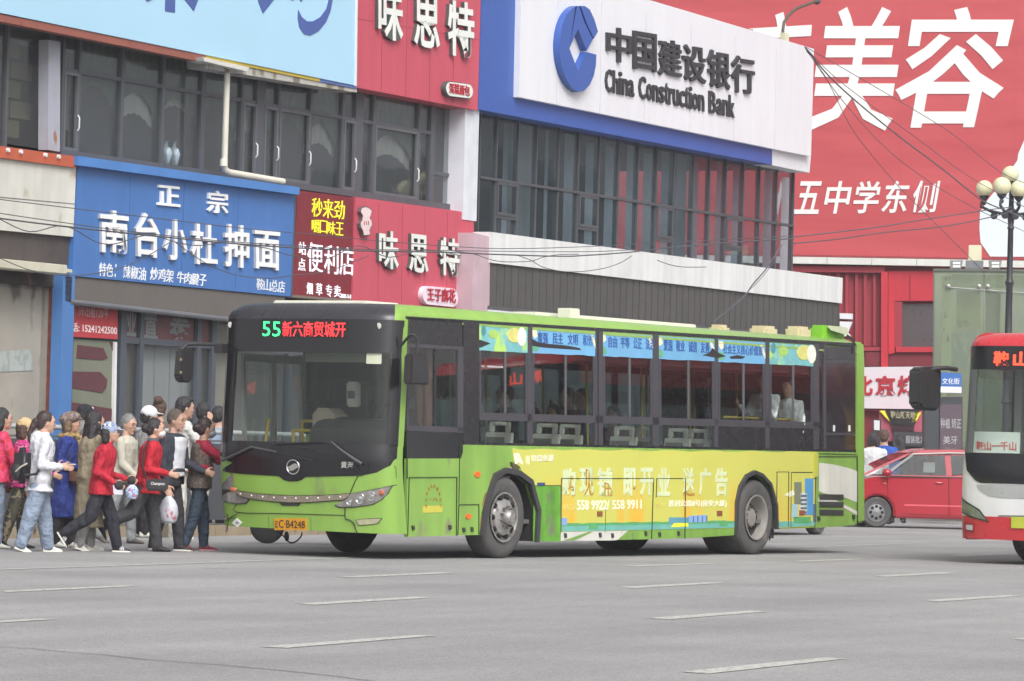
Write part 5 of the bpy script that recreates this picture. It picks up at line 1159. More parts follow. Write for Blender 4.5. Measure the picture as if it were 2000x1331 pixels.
# emblem ring with a folded S ribbon
b,z=FF.px(*q4([(828,440)])[0]);a=front(b,z)-.02;cr_=mat('chrome',(0,0,0))
bus.part('emblem',MB().tube([(a,b+.088*math.cos(t),z+.083*math.sin(t)) for t in [k*math.pi/12 for k in range(25)]],.009,8),cr_,ang=1)
emb=[(768,440),(800,432),(826,414),(850,406),(868,414),(850,430),(888,438),(862,452),(836,470),(812,478),(792,470),(812,454)]
ec=np.mean(np.array(emb),0)
fs('emblem',q4(emb),cr_,.024,.012)
ftext('黄海',q4([(1270,450),(1385,455),(1388,392),(1272,388)]),mat('badge_silver',(200,200,196),.3,.4),.012,.01)
for x,y in ((451,635),(741,637)):
    b,z=FF.px(x,y);bus.part('round_sticker',MB().ell((front(b,z)-.012,b,z),(.004,.036,.036),16,8),mat('sticker_white',(206,204,196),.6))
led=fs('destination_display',[(508,622),(680,624),(679,661),(506,658)],mat('led_black',(30,30,30),.3),.011)
ftext('55',[(514,657),(549,658),(549,629),(514,628)],glow('led_green',(60,235,130),.9),.012,.0,led)
ftext('新六商贸城开',[(553,658),(676,659),(677,629),(553,628)],glow('led_red',(250,50,55),.9),.012,.005,led)
# wipers and loose hoses
def fpath(pts,r,o,m=rubber,name='wiper'):
    L=[]
    for x,y in pts:
        b,z=FF.px(*q4([(x,y)])[0]);L.append((front(b,z)-o,b,z))
    return bus.part(name,MB().tube(L,r,6),m,ang=1)
wm=mat('wiper_grey',(78,78,80),.5)
fpath([(185,382),(330,312),(450,255),(560,275),(690,300)],[.018,.016,.014,.012,.012],.05,wm);fpath([(640,296),(760,315),(900,350),(1025,380)],.008,.05,rubber)
fpath([(1480,412),(1400,360),(1300,290),(1195,205)],[.022,.018,.014,.012],.05,wm);fpath([(1225,232),(1120,205),(980,212),(640,228)],.009,.05,rubber)
fpath([(860,255),(1000,268),(1080,300),(1190,310),(1220,335)],.005,.03,rubber,'washer_hose');fpath([(1410,420),(1440,480),(1490,500),(1530,465),(1520,410),(1490,395)],.005,.03,rubber,'washer_hose')
# mirrors
mm=mat('mirror_black',(48,46,48),.5)
b,z=FF.px(440,672);a=front(b,z)
def BW(x,y,v):  # bus local point on plane v
    u,z=BU.px(x,y,v);return (u,v,z)
m_=bus.part('mirror_arm',MB().tube([BW(436,680,2.45),BW(420,673,2.5),BW(385,672,2.6),BW(364,673,2.66),BW(354,684,2.68)],.022,8),mm,ang=1)
bus.part('mirror',BP([(350,682),(369,680),(373,690),(370,742),(362,748),(350,747),(346,735)],2.62,2.74,2.68),mm,bev=.02)
for y in (703,728): bus.part('mirror_bolt',MB().ell(BW(353,y,2.61),(.01,.02,.02),8,5),mat('bolt_brass',(150,130,96),.4))
bus.part('mirror_bracket',BP([(425,672),(438,672),(438,690),(424,690)],2.38,2.5,2.45),mm)
bus.part('mirror_arm',MB().tube([BW(783,676,-.02),BW(800,655,-.16),BW(808,653,-.2),BW(815,662,-.22),BW(814,690,-.22)],.016,8),mm,ang=1)
bus.part('mirror',BP([(794,692),(826,695),(829,752),(792,751)],-.30,-.18,-.22),mm,bev=.02)
# roof gear
cr2=mat('roof_white',(222,220,206),.55,var=.04);cy=mat('roof_cream',(220,206,168),.55,var=.05)
def roofbox(x0,y0,x1,y1,v,dep,m,name,bev=.03,lab=None):
    u0,z0=BU.px(x0,y1,v);u1,zz=BU.px(x1,y1+(x1-x0)*.066,v);z1=BU.px(x0,y0,v)[1]
    bus.part(name,MB().box(u0,u1,v,v+dep,2.93,z1),m,None,lab,bev=bev)
def roofb2(xl,y0,L,v,dep,m,name,bev=.04):
    # xl,y0: left top corner seen in the photo, which is the far front corner of the box
    u0,z1=BU.px(xl,y0,v+dep);bus.part(name,MB().box(u0,u0+L,v,v+dep,2.9,z1),m,bev=bev)
roofb2(1000,609,4.1,.6,.35,cr2,'roof_hatch',.01);roofb2(1382,634,.25,.45,.22,cy,'roof_vent')
roofb2(1461,636,.36,.35,.28,cy,'roof_vent');roofb2(1531,637,.36,.35,.25,cy,'roof_vent');roofb2(1579,635,.62,.28,.26,mat('roof_box_green',(140,206,60),.45),'roof_unit')
bus.part('loose_flap',MB().add([BW(1616,636,.28),BW(1655,640,.25),BW(1657,656,.15),BW(1622,645,.2)],[(0,1,2,3)]),mat('flap_grey',(176,180,150),.7))
roofbox(1115,602,1133,614,.3,.2,cr2,'roof_light',.01);roofbox(752,595,762,604,.35,.1,mat('roof_box_green',(0,0,0)),'antenna_base',.01)
def roofplate(x0,y0,x1,y1,v,dep,m,name):
    u0,_z=BU.px(x0,y1,v);bus.part(name,MB().box(.75,1.5,.75,2.1,2.93,BU.px(650,y0,1.2)[1]),m,bev=.02)
roofplate(595,587,712,594,.9,1.0,cr2,'roof_hatch')
bus.part('roof_seam',MB().tube([BW(1655,656,.12),BW(1664,662,.03),BW(1668,672,-.01),BW(1666,690,-.01)],.018,6),rubber,ang=1)
# loose brake hose under the nose
bus.part('hanging_hose',MB().tube(sm([BW(548,1043,1.8),BW(556,1050,1.8),BW(566,1060,1.8),BW(578,1058,1.8),BW(588,1048,1.8),BW(590,1040,1.8)],4),.009,5),rubber,ang=1)
bus.part('hanging_hose',MB().ell(BW(560,1048,1.8),(.03,.03,.06)),rubber)
# --- wheels
tyre=mat('tyre',(88,86,85),.85,var=.12,vs=6,bump=.3,bs=40,dirt=(110,104,96),dscale=6,dth=.62);rim_s=mat('rim_silver',(186,184,180),.3,.6,var=.15,vs=6,dirt=(130,124,118),dscale=6,dth=.6);rim_g=mat('rim_grey',(176,172,166),.4,.3,var=.15,vs=5)
hole=mat('hole_black',(24,24,25),.9);nutm=mat('nut_grey',(120,114,110),.5,.4)
def wheel(fr_T,a,v,R_,w_,conv,rimm,dirn=1,nm='wheel',holes=10,rr=.60,bossr=None):
    """v is the outer face; dirn=+1: outer face towards -v"""
    d=dirn;r=R_*rr
    t=fr_T.part(nm,MB().lathe([(r,0.02*d),(R_*.80,-.012*d),(R_*.93,.005*d),(R_*.985,.03*d),(R_,.07*d),(R_,(w_-.06)*d),(R_*.97,w_*d),(r,w_*d),(r,.02*d)],(a,v,R_),'v',48,False),tyre,ang=.9)
    if conv:
        pr=[(r+.006,.0),(r+.004,-.012),(r-.015,-.01),(r-.03,.03),(r-.06,.045),(r*.72,-.005),(r*.5,-.03),(r*.46,-.035),(r*.32,-.03),(r*.30,-.10),(r*.22,-.125),(0,-.13)]
    else:
        pr=[(r+.006,.0),(r+.004,-.012),(r-.015,-.008),(r-.03,.05),(r*.88,.12),(r*.80,.20),(r*.62,.22),(r*.45,.20),(r*.42,.10),(r*.38,.07),(r*.2,.06),(0,.06)]
    rim=fr_T.part('rim',MB().lathe([(q,h*d) for q,h in pr],(a,v,R_),'v',40,False),rimm,t,ang=.7)
    if not conv: fr_T.part('rim_shade',MB().lathe([(r*.87,.105*d),(r*.78,.185*d),(r*.62,.205*d),(r*.44,.185*d)],(a,v,R_),'v',36,False),mat('dish_shade',(70,67,65),.6),rim)  # dark cone paints shade into the depth of the rim
    for k in range(holes if conv else 10):
        an=2*math.pi*k/holes
        if conv:
            c=(a+r*.80*math.cos(an),v+.012*d,R_+r*.80*math.sin(an));m_=MB().ell(c,(.034,.018,.026),10,6)
            m_=MB().ell((0,0,0),(.028,.035,.036),10,6,Matrix.Rotation(-an,3,'Y'));m_.v=[(x+c[0],y+c[1],z+c[2]) for x,y,z in m_.v]
            fr_T.part('rim_hole',m_,hole,rim)
        an+=.3;c=(a+r*.42*math.cos(an),v+(-.035 if conv else .1)*d,R_+r*.42*math.sin(an))
        fr_T.part('nut',MB().tube([(c[0],c[1]+.02*d,c[2]),(c[0],c[1]-.035*d,c[2])],.017,6),nutm,rim)
    return t
uf=BU.px(978,1085,.03)[0];ur=BU.px(1473,1078,.03)[0]
wheel(bus,uf+.03,.02,.5,.28,True,rim_s);wheel(bus,ur+.03,.03,.5,.6,False,rim_g)
def fwheel(a,v,w_): bus.part('wheel',MB().lathe([(.28,.03),(.45,0),(.5,.05),(.5,w_-.05),(.45,w_),(.28,w_-.03)],(a,v,.5),'v',40),tyre,ang=.9)
fwheel(uf+.03,2.1,.28);fwheel(ur+.03,1.85,.55)
# unlean the wheels: they stand upright on the road
for o in list(bus.o.children)+[c for o in bus.o.children for c in o.children]+[g for o in bus.o.children for c in o.children for g in c.children]:
    nm=o.name.split('.')[0]
    if nm in ('wheel','rim','rim_hole','nut') and o.data.users==1:
        for v_ in o.data.vertices: v_.co.y-=BU.sh*v_.co.z
# ================================================================ RED AND WHITE BUS at the right edge
_f=np.array(G(1866,1099));_th=.52
_A=np.array([math.sin(_th),math.cos(_th)]);_B=np.array([-math.cos(_th),math.sin(_th)]);_o=_f-2.5*_B-.12*_A
BR=Frame(float(_o[0]),float(_o[1]),_th)
rbu=T('red_and_white_bus','red and white city bus with red destination letters entering at the right edge','bus',BR,(0,0,0))
red=mat('bus_red',(212,58,66),.3,var=.03,coat=.3);bw=mat('bus_white',(224,224,224),.35,var=.03,coat=.2,streak=.04)
def rake2(z): return -.05*math.sin(math.pi*min(max((z-.3)/1.3,0),1))+.16*max(z-1.2,0)/1.8
def front2(b,z):
    i=inset(z-.02) if z>2.82 else 0
    t=min(abs((b-1.25)/(1.25-i)),1.);return .45*(1-(1-t**3)**(1/3))+rake2(z)+i*1.3
FR2=Fr(BR,front2)
def f2(name,pts,m,o=.01,i=-.02,parent=None): return rbu.part(name,surf([FR2.px(x,y) for x,y in pts],front2,o,i),m,parent,ang=.8)
zA=FR2.px(1960,1055)[1];zB=FR2.px(1960,1010)[1];zC=FR2.px(1960,945)[1];zD=FR2.px(1960,886)[1];zE=FR2.px(1960,722)[1];zF=FR2.px(1960,677)[1]
rbu.part('bumper',surf([(0,zA),(2.5,zA),(2.5,zB),(0,zB)],front2,.0,-.05),red,ang=1)
rbu.part('front_panel',surf([(0,zB),(2.5,zB),(2.5,zD),(0,zD)],front2,.0,-.05),bw,ang=1)
rbu.part('lower_mask',surf([(0.1,zD),(2.44,zD),(2.36,zC+.16),(2.2,zC+.03),(2.12,zC),(.4,zC),(.2,zC+.1)],front2,.01,-.0),bblack,ang=1)
rbu.part('upper_mask',surf([(0,zE),(2.5,zE),(2.5,2.84),(0,2.84)],front2,.008,-.03),bblack,ang=1)
rbu.part('windscreen',surf([(.06,zD),(2.3,zD),(2.3,zE),(.06,zE)],front2,.006,0),wglass,ang=1)
rbu.part('corner_post',surf([(2.3,zD),(2.5,zD),(2.5,zE),(2.3,zE)],front2,.004,-.04),mat('post_grey',(122,124,124),.4),ang=1)
zl2=[2.82,2.86,2.9,2.95,2.98,3.01,3.02];R=[]
for z in zl2:
    i=inset(z-.02);w=1.25-i;R.append([(front2(1.25+w*math.copysign(1-(1-abs(s))**1.8,s),z),1.25+w*math.copysign(1-(1-abs(s))**1.8,s),z) for s in [k/18 for k in range(-18,19)]])
n=len(R[0]);mb=MB().add([p for r in R for p in r],[(i*n+j,i*n+j+1,(i+1)*n+j+1,(i+1)*n+j) for i in range(len(R)-1) for j in range(n-1)]);mb.add(R[-1],[list(range(n))]);rbu.part('roof_cap',mb,red,ang=1)
prof=[(inset(z-.02),z) for z in zl2];prof=prof+[(2.5-b,z) for b,z in prof[::-1]]
rbu.part('roof',MB().rings([[(.5,b,z) for b,z in prof],[(11.9,b,z) for b,z in prof]]),red,ang=1)
for v0,v1 in ((0,.05),(2.45,2.5)):
    rbu.part('side_panel',MB().box(.45,12,v0,v1,.3,1.3),bw);rbu.part('side_header',MB().box(.45,12,v0,v1,2.55,2.83),red)
    rbu.part('side_stripe',MB().box(.45,12,v0-.004 if v0<1 else v0,v1 if v0<1 else v1+.004,.3,.62),red)
    for k in range(9): rbu.part('window_pillar',MB().box(.45+k*1.42,.55+k*1.42,v0,v1,1.3,2.55),sidebl)
    for k in range(8): rbu.part('window',MB().box(.55+k*1.42,1.87+k*1.42,(v0+v1)/2,(v0+v1)/2+.006,1.3,2.55),bglass)
rbu.part('rear_wall',MB().box(11.95,12,.05,2.45,.4,2.83),red)
rbu.part('floor',MB().box(.5,11.9,.06,2.44,.4,.5),under);rbu.part('ceiling',MB().box(.6,11.9,.1,2.4,2.72,2.75),mat('bus_ceiling',(0,0,0)))
rbu.part('dashboard',MB().box(.35,1.0,.2,2.2,1.1,1.4),dashm)
rbu.part('partition',MB().box(1.9,1.95,.1,1.2,.5,2.3),mat('bulkhead_dark',(0,0,0)));rbu.part('pole',MB().tube([(1.3,1.6,.5),(1.3,1.6,2.7)],.02,8),ys)
rbu.part('inner_post',MB().box(.9,1.0,1.95,2.05,.5,2.7),mat('door_leaf_grey',(0,0,0)))
rbu.part('door_glass_panel',MB().box(.9,.93,1.2,1.9,1.4,2.4),bglass_d)
for k in range(5): rbu.part('seat_back',MB().box(3+k*1.5,3.06+k*1.5,.2,1.0,.9,1.55),mat('seat_cream',(0,0,0)),bev=.02);rbu.part('seat_back',MB().box(3+k*1.5,3.06+k*1.5,1.6,2.3,.9,1.55),mat('seat_cream',(0,0,0)),bev=.02)
g=f2('headlight',[(1864,967),(1877,970),(1913,995),(1932,1020),(1897,1011),(1866,999)],hld,.01);f2('lamp_lens',[(1865,970),(1876,974),(1911,997),(1928,1017),(1897,1008),(1867,996)],mat('lamp_grey_green',(150,158,140),.2,.4,var=.25,vs=10),.016,.009,g)
f2('silver_panel',[(1908,947),(2060,947),(2060,975),(1960,973),(1932,969),(1914,958)],mat('silver_panel',(188,190,190),.3,.2),.008)
g=f2('fog_lamp',[(1884,1022),(1903,1023),(1903,1040),(1885,1038)],mat('fog_surround',(150,50,56),.5),.008);f2('lamp_lens',[(1887,1025),(1900,1026),(1900,1036),(1888,1035)],mat('fog_lens2',(210,200,200),.3),.014,.007,g)
g=f2('number_plate',[(1976,1010),(2045,1011),(2045,1033),(1976,1032)],mat('plate_green_yellow',(196,206,70),.4,var=.1),.02)
f2('panel_gap',[(1950,1007),(2060,1008),(2060,1010),(1950,1009)],gapm,.004,0)
def ftext2(s,pts,m,o0,bold,parent=None):
    v,f,_=glyphs(s,bold);C4=[np.array(FR2.px(*p)) for p in pts];V=[]
    for x,y,z in v:
        p=(C4[0]*(1-x)+C4[1]*x)*(1-y)+(C4[3]*(1-x)+C4[2]*x)*y;V.append((front2(p[0],p[1])-o0-.004*(.5-z),p[0],p[1]))
    return rbu.part('lettering',MB().add(V,f),m,parent)
ld=glow('led_orange',(250,70,45),1.0)
ftext2('鞍',[(1941,715),(1971,716),(1972,687),(1942,686)],ld,.012,.03);ftext2('山',[(1979,716),(2009,717),(2010,688),(1980,687)],ld,.012,.04)
g=f2('route_card',[(1899,884),(1990,886),(1991,845),(1900,843)],mat('card_white',(208,218,214),.6),-.02,-.024)
ftext2('鞍山一千山',[(1906,880),(1984,881),(1984,863),(1906,862)],mat('card_red',(214,96,88),.6),-.019,.02,g)
ftext2('沈阳',[(1930,855),(1960,855),(1960,849),(1930,849)],mat('card_grey',(150,160,156),.6),-.019,.0,g) if False else None
def RW(x,y,v): u,z=BR.px(x,y,v);return (u,v,z)
rbu.part('mirror_arm',MB().tube([RW(1868,722,2.46),RW(1850,719,2.5),RW(1828,720,2.6),RW(1812,726,2.66)],.03,8),mm,ang=1)
rbu.part('mirror',P(BR,[(1794,718),(1826,716),(1832,724),(1830,796),(1822,803),(1797,801),(1790,790),(1791,724)],2.6,2.78,2.66),mm,bev=.03)
def wheel2(a,v): 
    t=rbu.part('wheel',MB().lathe([(.28,.03),(.45,0),(.5,.05),(.5,.25),(.45,.3),(.28,.27)],(a,v,.5),'v',36),tyre,ang=.9)
for a,v in ((2.15,2.1),(2.15,.1),(8.6,2.1),(8.6,.1)): wheel2(a,v)
rbu.part('wheel_arch',MB().box(1.5,2.8,.1,2.4,.32,.5),under)
# ================================================================ red hatchback
def car(fr,lab,paint_m,wheel_m,name='parked_car',detail=True,group=None):
    t=T(name,lab,'car',fr,(0,0,0),group)
    Wd=1.66
    def arc(c,r,n=9): return [(c+r*math.cos(math.pi-math.pi*k/n),.30+r*math.sin(math.pi-math.pi*k/n)) for k in range(n+1)]
    low_=[(.03,.28),(.0,.5),(.04,.72),(.2,.82),(.35,.90),(.7,.99),(1.4,1.0),(2.6,1.04),(3.55,1.10),(3.82,.98),(3.88,.7),(3.9,.45),(3.86,.28)]
    bot=[(3.58,.24)]+arc(3.25,.335)[::-1]+[(2.9,.2),(1.1,.2)]+arc(.76,.335)[::-1]+[(.4,.24)]
    b=MB().prism(low_+bot,0,Wd);t.part('body',b,paint_m,ang=.7,bev=.035)
    # greenhouse, leaning inwards
    gh=[(.30,.96),(1.36,1.46),(1.75,1.55),(2.6,1.59),(3.25,1.53),(3.58,1.32),(3.74,1.08)]
    def lay(ins,sc): return [(a,ins+(z-1.0)*.22,z) for a,z in gh]
    L_=[(a,.03+(z-1.0)*.20,z) for a,z in gh];R_=[(a,Wd-.03-(z-1.0)*.20,z) for a,z in gh];n=len(gh)
    mb=MB().add(L_+R_,[(i,i+1,n+i+1,n+i) for i in (1,2,3)]);rf=mb
    def shellp(ids): return MB().add(L_+R_,[(i,i+1,n+i+1,n+i) for i in ids])
    t.part('roof',MB().add([(a,v,z+.012) for a,v,z in L_+R_]+[(a,v,z-.02) for a,v,z in L_+R_],[(i,i+1,n+i+1,n+i) for i in (1,2,3)]+[(2*n+i,2*n+i+1,3*n+i+1,3*n+i) for i in (1,2,3)]),paint_m,ang=1)
    cg=glass('car_glass',(205,212,210),1.5,.02,.1,(70,76,74),1.6)
    t.part('windscreen',shellp([0]),cg);t.part('rear_window',shellp([4,5]),cg)
    def sidewin(pts,v,s):  # polygon on the leaning side
        return [(a,(.028+(z-1.0)*.20) if s==0 else Wd-.028-(z-1.0)*.20,z) for a,z in pts]
    for s in (0,1):
        for nm,pts in (('side_window',[(1.00,1.03),(1.50,1.43),(2.10,1.47),(2.13,1.05)]),('side_window',[(2.22,1.06),(2.20,1.47),(2.95,1.47),(3.15,1.10)]),('quarter_window',[(.66,1.03),(.92,1.03),(1.28,1.33),(1.10,1.28)])):
            t.part(nm,MB().add(sidewin(pts,0,s),[list(range(len(pts)))]),cg)
        for pts in ([(.30,.96),(.46,.99),(1.48,1.47),(1.36,1.46)],[(2.13,1.04),(2.24,1.04),(2.22,1.50),(2.10,1.50)],[(2.95,1.47),(3.14,1.10),(3.74,1.08),(3.62,1.30),(3.35,1.49)],[(1.3,1.42),(2.97,1.46),(3.3,1.5),(2.7,1.57),(1.65,1.54)],[(.9,1.0),(3.7,1.0),(3.7,1.09),(3.15,1.10),(2.15,1.045),(1.0,1.035)]):
            q=[(a,v-(.006 if s==0 else -.006),z) for a,v,z in sidewin(pts,0,s)];t.part('pillar',MB().add(q,[list(range(len(q)))]),paint_m)
        t.part('belt_trim',MB().box(1.0,3.1,-.004 if s==0 else Wd,.0 if s==0 else Wd+.004,1.0,1.02),mat('trim_black',(50,50,52),.5))
    if detail:
        for a0,z0,a1,z1 in ((.98,.5,.95,1.0),(2.2,.28,2.17,1.03),(1.25,.28,2.85,.26),(2.95,.6,3.1,1.05)):
            t.part('door_gap',MB().tube([(a0,-.001,z0),(a1,-.001,z1)],.006,4),mat('gap_dark_red',(90,22,30),.8))
        t.part('crease',MB().box(1.3,2.9,-.006,0,.44,.47),mat('crease_highlight',(226,96,108),.35))  # lighter red paints the light caught along the crease
        for a in (1.98,2.85): t.part('door_handle',MB().ell((a,-.012,.90),(.10,.02,.022)),paint_m)
        mi=t.part('wing_mirror',MB().ell((.92,-.1,1.08),(.10,.09,.075)),paint_m)
        t.part('rain_visor',MB().add([(.98,.02,1.05),(1.48,.09,1.42),(1.45,.06,1.46),(.92,.0,1.08)],[(0,1,2,3)]),mat('trim_grey',(176,176,176),.3))
        t.part('rain_visor',MB().tube([(1.0,.03,1.07),(1.46,.08,1.45),(2.2,.09,1.49),(3.0,.09,1.49)],.015,6),mat('trim_grey',(0,0,0)))
        t.part('headlight',MB().ell((.18,.12,.74),(.16,.12,.08)),mat('chrome',(0,0,0)))
        t.part('indicator',MB().ell((.9,-.005,.86),(.04,.012,.02)),mat('indicator_orange',(0,0,0)))
        t.part('seat',MB().box(1.7,1.85,.35,.8,.5,1.35),mat('car_seat_grey',(110,108,106),.8),bev=.04);t.part('seat',MB().box(1.7,1.85,.95,1.4,.5,1.35),mat('car_seat_grey',(0,0,0)),bev=.04)
        t.part('paper',MB().box(1.72,1.95,.25,.26,1.1,1.3),mat('pale_paper2',(196,200,198),.8))
        t.part('steering_wheel',MB().tube([(1.3+.05*math.sin(a),.42+.17*math.cos(a),1.0+.16*math.sin(a)) for a in [k*math.pi/6 for k in range(13)]],.015,6),rubber)
    for a in (.76,3.25):
        for v,d in ((.03,1),(Wd-.03,-1)):
            w=t.part('wheel',MB().lathe([(.18,.01*d),(.27,-.005*d),(.295,.02*d),(.30,.05*d),(.30,.17*d),(.27,.2*d),(.18,.19*d),(.18,.01*d)],(a,v,.30),'v',32,False),tyre,ang=.9)
            rm=t.part('rim',MB().lathe([(.19,.0),(.185,-.004*d),(.17,.03*d),(.06,.01*d),(.0,.0)],(a,v,.30),'v',24,False),wheel_m,w)
            for k in range(8):
                an=2*math.pi*k/8;c=(a+.115*math.cos(an),v+.012*d,.30+.115*math.sin(an));t.part('rim_gap',MB().ell(c,(.03,.008,.03),8,5),hole,rm)
    t.part('underbody',MB().box(.2,3.7,.1,Wd-.1,.2,.34),under);t.part('wheel_well',MB().box(.4,3.6,.22,Wd-.22,.3,.62),under)
    return t
_c=np.array(G(1712,1031));_tc_=1.45
o_=_c-np.array([math.sin(_tc_),math.cos(_tc_)])*.76
rc=car(Frame(float(o_[0]),float(o_[1]),_tc_),'bright red hatchback with pale window visors between the green bus tail and the other bus',mat('car_red',(176,36,52),.15,var=.02,coat=.7,dirt=(120,60,58),dscale=2,dth=.7),mat('rim_dark',(140,140,142),.4,.4),'red_hatchback')
_tc_=.44;_c=np.array(G(1605,1045));o_=_c-np.array([math.sin(_tc_),math.cos(_tc_)])*3.25
wc=car(Frame(float(o_[0]),float(o_[1]),_tc_),'white car mostly hidden behind the green bus, only a rear wheel showing','white_car' and mat('car_white',(214,214,212),.3,coat=.5),rim_s,'white_car',False)
# ================================================================ scooter hidden behind the nose of the bus
_s=G(521,1062);FS=Frame(_s[0],_s[1],math.radians(78))
sc_=T('parked_scooter','dark scooter half hidden behind the nose of the green bus, front wheel showing','scooter',FS,(0,0,0))
for u in (0,1.22):
    w=sc_.part('wheel',MB().lathe([(.13,-.04),(.19,-.055),(.225,-.03),(.225,.03),(.19,.055),(.13,.04)],(u,0,.225),'v',28),rubber,ang=.9);sc_.part('rim',MB().lathe([(.0,-.03),(.10,-.035),(.10,.035),(0,.03)],(u,0,.225),'v',20),mat('rim_black',(46,46,48),.6),w)
sb=mat('scooter_dark',(58,60,70),.35,coat=.3)
sc_.part('body',MB().rings([[(a,v,z) for v,z in ((-.13,z0),(-.15,z1),(.15,z1),(.13,z0))] for a,z0,z1 in ((.18,.25,.45),(.6,.22,.34),(.8,.25,.66),(1.1,.38,.72),(1.5,.5,.68))]),sb,bev=.02)
sc_.part('leg_shield',MB().rings([[(.18,-.2,.3),(.22,-.2,.3),(.22,.2,.3),(.18,.2,.3)],[(.1,-.16,.85),(.14,-.16,.85),(.14,.16,.85),(.1,.16,.85)]]),sb,bev=.01)
sc_.part('fork',MB().tube([(0,0,.24),(.06,0,.6),(.14,0,.98)],.03,8),mm);sc_.part('handlebar',MB().tube([(.16,-.3,1.0),(.12,0,.98),(.16,.3,1.0)],.016,8),mm)
sc_.part('seat',MB().ell((1.1,0,.76),(.36,.13,.06)),rubber);sc_.part('fender',MB().tube([(-.22,0,.3),(-.12,0,.43),(.05,0,.48),(.18,0,.42)],.05,8),sb)
# ================================================================ PEOPLE
PENDING=[]
_tex=bpy.data.textures.new('cloth_fold','CLOUDS');_tex.noise_scale=.10;_tex.noise_depth=2
_tex2=bpy.data.textures.new('strand','CLOUDS');_tex2.noise_scale=.03
def queue_mesh(o,voxel,disp=0,sm_=2,tex=None):
    m=o.modifiers.new('r','REMESH');m.mode='VOXEL';m.voxel_size=voxel
    s=o.modifiers.new('s','SMOOTH');s.iterations=sm_;s.factor=.5
    if disp: d=o.modifiers.new('d','DISPLACE');d.texture=tex or _tex;d.strength=disp;d.mid_level=.5
    PENDING.append(o)
def skinm(n,rgb): return mat(n,rgb,.55,var=.05,vs=14)
SK=skinm('skin_tone',(206,164,142));SK2=skinm('skin_tone_tan',(186,142,118))
def print_mat(name,base,cols,scale=14,rough=.8):
    if name in _mats: return _mats[name]
    m=bpy.data.materials.new(name);m.use_nodes=True;n=m.node_tree.nodes;l=m.node_tree.links;b=n['Principled BSDF'];b.inputs['Roughness'].default_value=rough
    tc=n.new('ShaderNodeTexCoord');vo=n.new('ShaderNodeTexNoise');vo.inputs['Scale'].default_value=scale;vo.inputs['Detail'].default_value=2;l.new(tc.outputs['Object'],vo.inputs[0])
    cr=n.new('ShaderNodeValToRGB');cr.color_ramp.interpolation='CONSTANT';l.new(vo.outputs[0],cr.inputs[0]);allc=[base]+cols
    cr.color_ramp.elements[0].color=tuple(lin(c) for c in allc[0])+(1,);cr.color_ramp.elements[1].position=.45;cr.color_ramp.elements[1].color=tuple(lin(c) for c in allc[1])+(1,)
    for i,c in enumerate(allc[2:]): e=cr.color_ramp.elements.new(.45+.08*(i+1));e.color=tuple(lin(k) for k in c)+(1,)
    l.new(cr.outputs[0],b.inputs['Base Color']);_mats[name]=m;return m
def cloth(n,rgb,rough=.85): return mat(n,rgb,rough,var=.12,vs=6,bump=1.0,bs=5,bsc=(2.2,2.2,1.2),bd=.06)
